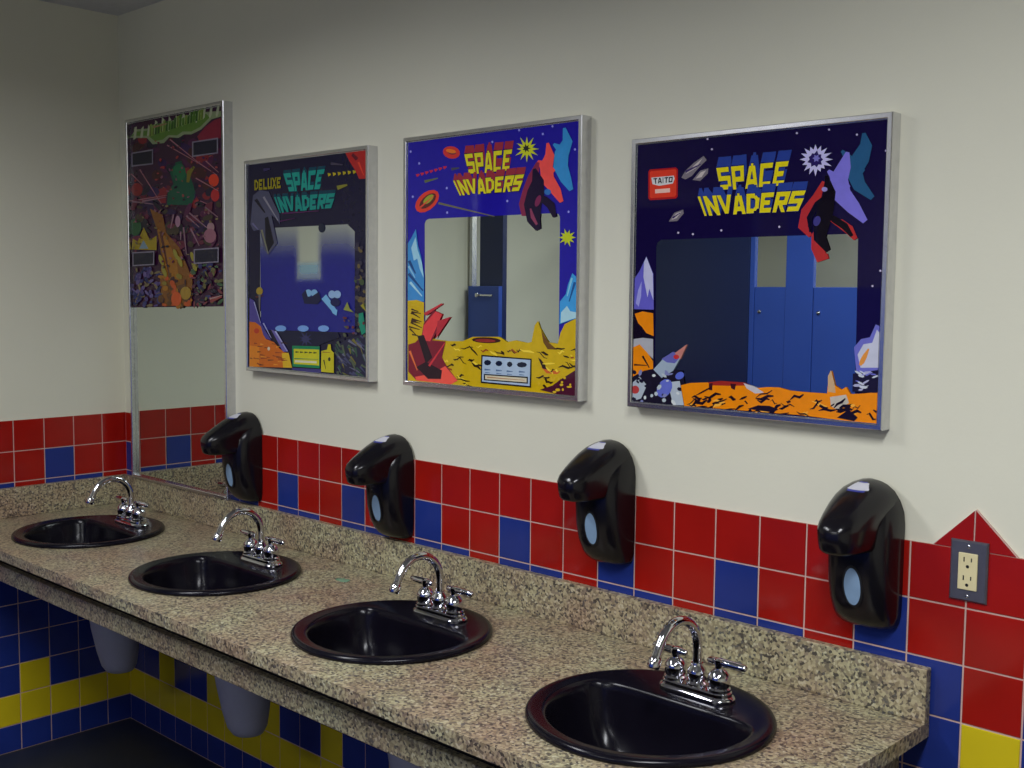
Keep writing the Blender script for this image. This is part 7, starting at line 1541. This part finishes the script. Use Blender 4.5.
# ------------------------------------------------------------------ covers over the drain pipes, below the counter
def make_cover(label):
    t = thing('pipe_cover', label, 'pipe cover', (0, 0, 0), group='pale covers hanging under the sinks')
    n = 28
    def ring(rx, ry, z, yc): return [(rx * math.cos(2 * PI * i / n), yc + ry * math.sin(2 * PI * i / n), z) for i in range(n)]
    bm = bmesh.new()
    loft(bm, [ring(.088, .088, .655, 0), ring(.085, .086, .60, 0), ring(.077, .078, .52, .004), ring(.067, .067, .44, .010), ring(.058, .056, .39, .014), ring(.047, .044, .37, .016), ring(.024, .022, .362, .018)])
    finish('shell', bm, M['cover'], t, smooth=50)
    bm = bmesh.new(); lathe(bm, [(.090, .650), (.092, .654), (.092, .674), (.089, .679), (.06, .679)], 28)
    finish('collar', bm, M['cover'], t, smooth=40)
    bm = bmesh.new(); box(bm, -.03, .03, .080, .2865, .60, .645, .004); box(bm, -.05, .05, .2785, .2868, .575, .665, .003)
    finish('wall_bracket', bm, M['steel'], t)
    return t
cl = ['pale tapered plastic cover hanging below the sink nearest the left wall', 'pale tapered plastic cover hanging below the second sink from the left', 'pale tapered plastic cover hanging below the third sink from the left']
pc = make_cover(cl[0]); pc.location = (SINKX[0] + .02, -.295, 0)
dup(pc, (SINKX[1] + .02, -.295, 0), cl[1]); dup(pc, (SINKX[2] + .02, -.295, 0), cl[2])

# ------------------------------------------------------------------ soap dispensers
def interp(sec, z):
    for a, b in zip(sec, sec[1:]):
        if a[0] <= z <= b[0]:
            k = (z - a[0]) / (b[0] - a[0]); return [a[i] + (b[i] - a[i]) * k for i in range(4)]
    return sec[-1]
BODY = [(.000, .050, .030, 2.2), (.003, .057, .038, 2.2), (.011, .0615, .050, 2.3), (.027, .0645, .064, 2.5), (.055, .0655, .076, 2.9), (.091, .0655, .083, 3.3), (.137, .0655, .087, 3.4), (.173, .0655, .087, 3.3),
        (.205, .0655, .084, 3.0), (.228, .063, .076, 2.7), (.248, .055, .065, 2.4), (.265, .043, .050, 2.2), (.276, .028, .036, 2.1), (.281, .015, .024, 2), (.283, .003, .013, 2)]
PUSH = [(.160, .036, .155, 3), (.162, .042, .163, 3), (.168, .0450, .168, 3.2), (.185, .0465, .173, 3.2), (.204, .0475, .175, 3.2), (.216, .0495, .168, 3), (.229, .053, .150, 2.7), (.243, .055, .126, 2.5), (.257, .052, .101, 2.4), (.269, .044, .078, 2.3), (.278, .031, .056, 2.2), (.284, .016, .036, 2.1), (.286, .003, .024, 2)]
def section(w, d, e, z, n=22, y0=0.):
    out = []
    for i in range(n + 1):
        a = PI * i / n; c, s = math.cos(a), math.sin(a)
        out.append((w * math.copysign(abs(c) ** (2 / e), c), y0 - (d + y0) * abs(s) ** (2 / e), z))
    return out
def surf_y(sec, x, z):
    _, w, d, e = interp(sec, z); return -d * max(0, 1 - (abs(x) / w) ** e) ** (1 / e)
def make_dispenser(label):
    t = thing('soap_dispenser', label, 'soap dispenser', (0, 0, 0), group='black soap dispensers on the tiled wall')
    bm = bmesh.new(); loft(bm, [section(w, d, e, z) for z, w, d, e in BODY]); finish('housing', bm, M['black'], t, smooth=45)
    bm = bmesh.new(); loft(bm, [section(w, d, e, z, y0=-.012) for z, w, d, e in PUSH]); pu = finish('push_cover', bm, M['black'], t, smooth=45)
    def patch(name, sec, cx, cz, hx, hz, m, oval, off, parent, n=10):
        bm = bmesh.new(); rows = []
        for j in range(n + 1):
            row = []
            for i in range(n + 1):
                u, v = 2 * i / n - 1, 2 * j / n - 1
                if oval: u, v = u * math.sqrt(1 - v * v / 2), v * math.sqrt(1 - u * u / 2)
                z = cz + v * hz; x = cx + u * min(hx, .86 * interp(sec, z)[1] - cx)
                row.append((x, surf_y(sec, x, z) - off, z))
            rows.append(row)
        loft(bm, rows, False, False, closed=False)
        return finish(name, bm, m, parent, smooth=True)
    r = patch('window_rim', BODY, .004, .088, .0205, .042, M['dark'], True, .0008, t)
    patch('sight_window', BODY, .004, .088, .0165, .0365, M['paleblue'], True, .0016, t)
    lb = patch('label', PUSH, .004, .2755, .030, .0072, M['labelblue'], False, .0008, pu)
    patch('label_print', PUSH, .004, .2762, .027, .0052, M['labelwhite'], False, .0014, pu)
    return t
DX = [(.842, .961), (1.569, .957), (2.327, 1.016), (2.963, 1.003)]
dl = ['black soap dispenser overlapping the tall mirror, nearest the left corner', 'black soap dispenser below the gap between the teal-lettered and bright blue mirrors',
      'black soap dispenser below the gap between the bright blue and right-hand mirrors', 'black soap dispenser beside the wall outlet, nearest the right']
sd = make_dispenser(dl[0]); sd.location = (DX[0][0], -.0085, DX[0][1])
for (x, z), l in zip(DX[1:], dl[1:]): dup(sd, (x, -.0085, z), l)

# ------------------------------------------------------------------ wall outlet
xo, zo = 3.152, 1.140
t = thing('wall_outlet', 'grey metal plate with ivory double power outlet on red tiles', 'power outlet', (xo, -.0082, zo))
bm = bmesh.new(); loft(bm, [[(x * .034, 0, z * .056) for x, z in ((-1, -1), (1, -1), (1, 1), (-1, 1))], [(x * .034, -.003, z * .056) for x, z in ((-1, -1), (1, -1), (1, 1), (-1, 1))], [(x * .031, -.0065, z * .053) for x, z in ((-1, -1), (1, -1), (1, 1), (-1, 1))]])
finish('cover_plate', bm, M['steel'], t)
bm = bmesh.new(); box(bm, -.0175, .0175, -.0095, -.006, -.034, .034, .0015); rc = finish('receptacle', bm, M['ivory'], t)
for s in (1, -1):
    bm = bmesh.new()
    zc = s * .017
    box(bm, -.0078, -.0056, -.0099, -.009, zc + .001, zc + .0095); box(bm, .0056, .0076, -.0099, -.009, zc + .0018, zc + .0088)
    lathe_pts = [(.003 * math.cos(a), -.0099, zc - .0075 + .003 * math.sin(a)) for a in [2 * PI * i / 12 for i in range(12)]]
    bm.faces.new([bm.verts.new(p) for p in lathe_pts])
    finish('socket', bm, M['dark'], rc)
    bm = bmesh.new(); bmesh.ops.create_uvsphere(bm, u_segments=12, v_segments=6, radius=.0034)
    for v in bm.verts: v.co = Vector((v.co.x, -.0066 + v.co.y * .4, s * .046 + v.co.z))
    finish('screw', bm, M['alu'], t, smooth=True)

# ------------------------------------------------------------------ printed mirrors
LET = {
 'S': [[(.92, .87), (.14, .87), (.14, .5), (.86, .5), (.86, .13), (.06, .13)]], 'P': [[(.16, 0), (.16, .87), (.84, .87), (.84, .42), (.16, .42)]],
 'A': [[(.1, 0), (.42, .92), (.58, .92), (.9, 0)], [(.26, .27), (.74, .27)]], 'C': [[(.92, .87), (.15, .87), (.15, .13), (.92, .13)]],
 'E': [[(.92, .87), (.16, .87), (.16, .13), (.92, .13)], [(.16, .5), (.74, .5)]], 'I': [[(.5, 0), (.5, 1)]],
 'N': [[(.14, 0), (.14, 1)], [(.14, .95), (.86, .05)], [(.86, 0), (.86, 1)]], 'V': [[(.1, 1), (.5, .06), (.9, 1)]],
 'D': [[(.16, .13), (.16, .87), (.62, .87), (.85, .65), (.85, .35), (.62, .13), (.16, .13)]],
 'R': [[(.16, 0), (.16, .87), (.84, .87), (.84, .46), (.16, .46)], [(.42, .44), (.88, 0)]],
 'L': [[(.16, 1), (.16, .13), (.92, .13)]], 'U': [[(.15, 1), (.15, .13), (.85, .13), (.85, 1)]], 'X': [[(.1, 0), (.9, 1)], [(.1, 1), (.9, 0)]],
 'T': [[(.5, 0), (.5, .9)], [(.04, .87), (.96, .87)]], 'O': [[(.15, .13), (.15, .87), (.85, .87), (.85, .13), (.15, .13)]],
}
def word_polys(word, q, th, grow=0.):
    """q = TL, TR, BR, BL in 0.1 mm; returns quads"""
    TL, TR, BR, BL = q
    wd = [.45 if ch == 'I' else 1. for ch in word]; tot = sum(wd) + .10 * (len(word) - 1); out = []; x = 0
    def mp(u, v):
        tx = TL[0] + (TR[0] - TL[0]) * u; ty = TL[1] + (TR[1] - TL[1]) * u
        bx = BL[0] + (BR[0] - BL[0]) * u; by = BL[1] + (BR[1] - BL[1]) * u
        return (bx + (tx - bx) * v, by + (ty - by) * v)
    for ch, w in zip(word, wd):
        t = th * 1.38 if ch != 'I' else th / .5; th2 = th * 1.18
        for st in LET[ch]:
            for (xa, ya), (xb, yb) in zip(st, st[1:]):
                hx, hy = t / 2 * 1.15 + grow, th2 / 2 + grow * .7
                dx, dy = xb - xa, yb - ya
                if abs(dx) < .01: pts = [(xa - hx, min(ya, yb) - (hy if 0 < min(ya, yb) else 0) - grow * .4), (xa + hx, min(ya, yb) - (hy if 0 < min(ya, yb) else 0) - grow * .4), (xa + hx, max(ya, yb) + (hy if max(ya, yb) < .99 else 0) + grow * .4), (xa - hx, max(ya, yb) + (hy if max(ya, yb) < .99 else 0) + grow * .4)]
                elif abs(dy) < .01: pts = [(min(xa, xb) - grow, ya - hy), (max(xa, xb) + grow, ya - hy), (max(xa, xb) + grow, ya + hy), (min(xa, xb) - grow, ya + hy)]
                else: pts = [(xa - hx, ya), (xa + hx, ya), (xb + hx, yb), (xb - hx, yb)]
                out.append([mp((x + px * w) / tot, pv) for px, pv in pts])
        x += w + .10
    return out

K = 1.18    # print is darker than it is lit
def make_mirror(num, label, x0, x1, z0, z1, bg, group):
    W, H = x1 - x0, z1 - z0
    yg = .021 if num == 1 else .0285      # the tall mirror sits deeper in its frame
    t = thing('wall_mirror', label, 'mirror', (x0, -.0004 if num != 1 else -.0004, z0), group=group)
    # aluminium frame: one profile mitred round the four sides (back at y=0, front at y=-.035)
    prof = [(0, 0), (0, -.0335), (.0015, -.035), (.0095, -.035), (.011, -.0335), (.011, -yg + .0015), (.014, -yg + .0015), (.014, 0)]
    bm = bmesh.new()
    loops = []
    for cx, cz, sx, sz in ((0, 0, 1, 1), (W, 0, -1, 1), (W, H, -1, -1), (0, H, 1, -1)):
        loops.append([(cx + sx * d, y, cz + sz * d) for d, y in prof])
    loops.append(loops[0])
    loft(bm, loops, False, False); bmesh.ops.remove_doubles(bm, verts=bm.verts[:], dist=1e-6)
    fr = finish('frame', bm, M['alu'], t, smooth=30)
    bm = bmesh.new(); box(bm, .012, W - .012, -yg, -.006, .012, H - .012); finish('mirror_glass', bm, M['mirror'], t)
    # printed art
    bm = bmesh.new(); cl = bm.loops.layers.float_color.new('ink')
    state = [-yg - .0003]
    def poly(pts, col, a=255):
        pts2 = []
        for u, v in pts:
            p = (max(.0125, min(W - .0125, u / 1e4)), max(.0125, min(H - .0125, v / 1e4)))
            if not pts2 or (abs(p[0] - pts2[-1][0]) + abs(p[1] - pts2[-1][1])) > 1e-5: pts2.append(p)
        if len(pts2) < 3: return
        try: f = bm.faces.new([bm.verts.new((u, state[0], v)) for u, v in pts2])
        except ValueError: return
        for l in f.loops: l[cl] = (*[min(1, c * K) for c in s2l(col)], a / 255)
    def up(): state[0] -= .000012
    L, Rr, B, T = 125, W * 1e4 - 125, 125, H * 1e4 - 125
    up_by = 158 if num == 1 else 0
    w = [(a, b + up_by) for a, b in WINDOW[num]]
    if num == 1:
        poly([(L, w[0][1]), (Rr, w[1][1]), (Rr, T), (L, T)], bg)
    elif num in (3, 4):
        # background printed round the clear window (the window's outline is w, clockwise from its left top)
        tl, tr, br, bl = w[0], w[5], w[6], w[7]
        poly([(L, B), (L, T), (w[2][0], T), w[2], w[1], w[0], bl, (bl[0], B)], bg)
        poly([(w[2][0], T), (w[3][0], T), w[3], w[2]], bg)
        poly([(w[3][0], T), (Rr, T), (Rr, B), (br[0], B), br, tr, w[4], w[3]], bg)
        poly([(bl[0], B), bl, br, (br[0], B)], bg)
    else:
        poly([(L, B), (L, T), w[0], w[4], (w[4][0], B)], bg); poly([(L, T), (Rr, T), w[2], w[1], w[0]], bg)
        poly([(Rr, T), (Rr, B), (w[3][0], B), w[3], w[2]], bg); poly([(w[4][0], B), w[4], w[3], (w[3][0], B)], bg)
        # blue wash, clear along a vertical band in the middle
        up(); nx, nz = 40, 40
        def wash(i, j):
            u = i / nx; v = j / nz
            x = w[0][0] + (w[2][0] - w[0][0]) * u
            ztop = w[0][1] + (w[1][1] - w[0][1]) * min(1, u * 1.08) - (max(0, u - .93) / .07) * 210; zb = w[4][1] + (w[3][1] - w[4][1]) * u
            z = zb + (ztop - zb) * v
            d = abs(u - .535)
            side = min(1, max(0, (d - .075) / .075)); side = side * side * (3 - 2 * side)
            topfade = 1 - .75 * max(0, min(1, (v - .70) / .3)) ** 1.4
            low = min(1, max(0, (.57 - v) / .10))
            mid = .55 * min(1, max(0, (.66 - v) / .02))
            al = max(side * topfade, low, mid)
            c = (26, 26, 104) if v > .6 else (24, 28, 120)
            k = min(1, max(0, (v - .6) / .4)); c = (26 + 30 * k, 28 + 34 * k, 118 - 8 * k)
            if mid and not low >= 1 and side < .8:
                kk = (1 - low) * (1 - side); c = tuple(c[n] * (1 - kk) + (70, 140, 170)[n] * kk for n in range(3))
            return (x / 1e4, z / 1e4), (*[min(1, q * K) for q in s2l(c)], al)
        G = [[wash(i, j) for i in range(nx + 1)] for j in range(nz + 1)]
        V = [[bm.verts.new((g[0][0], state[0], g[0][1])) for g in r] for r in G]
        for j in range(nz):
            for i in range(nx):
                f = bm.faces.new((V[j][i], V[j][i + 1], V[j + 1][i + 1], V[j + 1][i]))
                for l, (a, b) in zip(f.loops, ((j, i), (j, i + 1), (j + 1, i + 1), (j + 1, i))): l[cl] = G[a][b][1]
    for it in ART[num]:
        up()
        if it[0] == 'p': poly([(a, max(b + up_by, w[0][1]) if num == 1 else b) for a, b in it[2]], it[1], it[1][3] if len(it[1]) > 3 else 255)
        else:
            _, word, q, col, sh, off, th = it
            if sh:
                n = 7
                for k in range(n, 0, -1):
                    dq = [(a + off[0] * k / n, b - off[1] * k / n) for a, b in q]
                    for p in word_polys(word, dq, th, .02): poly(p, sh[0]); state[0] -= 3e-6
                for p in word_polys(word, q, th, .045): poly(p, sh[-1]); state[0] -= 3e-6
                up()
            for p in word_polys(word, q, th): poly(p, col); state[0] -= 3e-6
    for f in bm.faces: f.normal_update()
    me = bpy.data.meshes.new('printed_art')
    bm.to_mesh(me); bm.free(); me.materials.append(M['ink'])
    o = bpy.data.objects.new('printed_art', me); COL.objects.link(o); o.parent = t
    return t
G_ = 'framed mirrors with printed pictures'
make_mirror(1, 'tall narrow framed mirror in the left corner, crowded dark red print over its upper half', .1055, .745, .9462, 2.24, (52, 20, 48), G_)
make_mirror(2, 'framed mirror with teal lettering on a dark print and a clear vertical band', .859, 1.470, 1.382, 2.04, (17, 13, 46), G_)
make_mirror(3, 'framed mirror with bright blue print, yellow lettering and yellow desert ground', 1.618, 2.24, 1.384, 2.046, (34, 26, 150), G_)
make_mirror(4, 'framed mirror with navy starry print, red emblem and orange ground, nearest the right', 2.384, 2.987, 1.384, 1.977, (20, 12, 56), G_)

# ------------------------------------------------------------------ toilet partitions behind the camera (seen in the mirrors)
YS = -3.0
tp = thing('toilet_partition', 'blue toilet partition with tall posts and doors, seen in the right-hand mirror', 'toilet partition', (0, YS, 0))
def slabp(name, x0, x1, z0, z1, m, parent, y0=0., y1=-.03):
    bm = bmesh.new(); box(bm, x0, x1, y1, y0, z0, z1, .003); return finish(name, bm, m, parent)
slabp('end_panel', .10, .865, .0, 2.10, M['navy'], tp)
for a, b, m in ((.868, .895, 'part'), (1.072, 1.222, 'part'), (1.90, 2.06, 'part'), (2.74, 2.90, 'part'), (3.58, 3.74, 'part')): slabp('pilaster', a, b, 0, 2.10, M[m], tp)
for a, b in ((.897, 1.070), (1.224, 1.898), (2.062, 2.738), (2.902, 3.578)):
    d = slabp('door', a, b, .30, 1.675, M['part'], tp, -.004, -.026)
    for z in (1.55, .5, 1.02) if a > 1 else (1.55, 1.02):
        bm = bmesh.new(); lathe(bm, [(.011, 0), (.0105, .004), (.007, .008), (.003, .0095)], 16); bmesh.ops.rotate(bm, verts=bm.verts[:], matrix=Matrix.Rotation(-PI / 2, 3, 'X')); bmesh.ops.translate(bm, verts=bm.verts[:], vec=(a + .03, -.004, z)); finish('bolt', bm, M['chrome'], d, smooth=40)
    bm = bmesh.new(); lathe(bm, [(.014, 0), (.014, .012), (.009, .02)], 16); bmesh.ops.rotate(bm, verts=bm.verts[:], matrix=Matrix.Rotation(-PI / 2, 3, 'X')); bmesh.ops.translate(bm, verts=bm.verts[:], vec=(b - .05, 0, .98)); finish('latch', bm, M['alu'], d, smooth=40)
slabp('headrail', .10, 3.74, 2.10, 2.135, M['alu'], tp, .006, -.036)
sc = thing('entry_screen', 'narrow blue screen with a latch against the left wall, seen in the bright blue mirror', 'partition screen', (.0, -1.85, 0))
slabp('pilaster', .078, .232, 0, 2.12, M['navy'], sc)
pn = slabp('panel', .03, .236, .28, 1.665, M['part'], sc, .030, .004)
bm = bmesh.new(); box(bm, .10, .20, .031, .040, 1.617, 1.626, .002); box(bm, .095, .112, .031, .05, 1.612, 1.631, .003); finish('latch', bm, M['alu'], pn)
slabp('wall_channel', .012, .03, .28, 2.12, M['alu'], sc, .006, -.03)

# dried soap on the counter
def smear(label, x, y, sx, sy, seed):
    rd = random.Random(seed); bm = bmesh.new(); n = 20
    R = [1 + rd.uniform(-.25, .25) for _ in range(n)]
    def ring(k, z): return [(sx * k * R[i] * math.cos(2 * PI * i / n), sy * k * R[i] * math.sin(2 * PI * i / n), z) for i in range(n)]
    loft(bm, [ring(1, 0), ring(.96, .0006), ring(.6, .0009)])
    o = finish('soap_smear', bm, M['soap'], None, smooth=True, loc=(x, y, ZK + .0002)); o['label'] = label; o['category'] = 'soap smear'
smear('small dried teal soap smear on the counter behind the third sink', 1.501, -.150, .024, .016, 3)


# ------------------------------------------------------------------ light
def area(name, loc, sx, sy, e, col=(.97, .99, 1.03), rot=(0, 0, 0)):
    l = bpy.data.lights.new(name, 'AREA'); l.shape = 'RECTANGLE'; l.size = sx; l.size_y = sy; l.energy = e; l.color = col; l.spread = math.radians(166)
    o = bpy.data.objects.new(name, l); COL.objects.link(o); o.location = loc; o.rotation_euler = rot
    return o
area('ceiling_lamp', (3.6, -1.75, ZC - .02), .3, 1.2, 42)
area('ceiling_lamp', (1.5, -1.75, ZC - .02), .3, 1.2, 29)
area('ceiling_lamp', (2.4, -3.9, ZC - .02), 1.2, .3, 34)
w = bpy.data.worlds.new('world'); bpy.context.scene.world = w; w.use_nodes = True
w.node_tree.nodes['Background'].inputs[0].default_value = (.6, .58, .53, 1); w.node_tree.nodes['Background'].inputs[1].default_value = .12

# ------------------------------------------------------------------ camera
cam = bpy.data.cameras.new('camera'); co = bpy.data.objects.new('camera', cam); COL.objects.link(co)
cam.sensor_width = 36; cam.lens = 36 * 1120.66 / 1024; cam.clip_start = .02
Rm = Matrix.Rotation(.757285, 3, 'Z') @ Matrix.Rotation(-.0820937, 3, 'X') @ Matrix.Rotation(-.00920155, 3, 'Y')
r, f, u = Rm.col[0], Rm.col[1], Rm.col[2]
co.matrix_world = Matrix(((r[0], u[0], -f[0], 3.9231), (r[1], u[1], -f[1], -2.0410), (r[2], u[2], -f[2], 1.6391), (0, 0, 0, 1)))
sc_ = bpy.context.scene; sc_.camera = co
sc_.view_settings.view_transform = 'Standard'; sc_.view_settings.look = 'None'; sc_.view_settings.exposure = 0; sc_.view_settings.gamma = 1
sc_.cycles.max_bounces = 8; sc_.cycles.glossy_bounces = 6
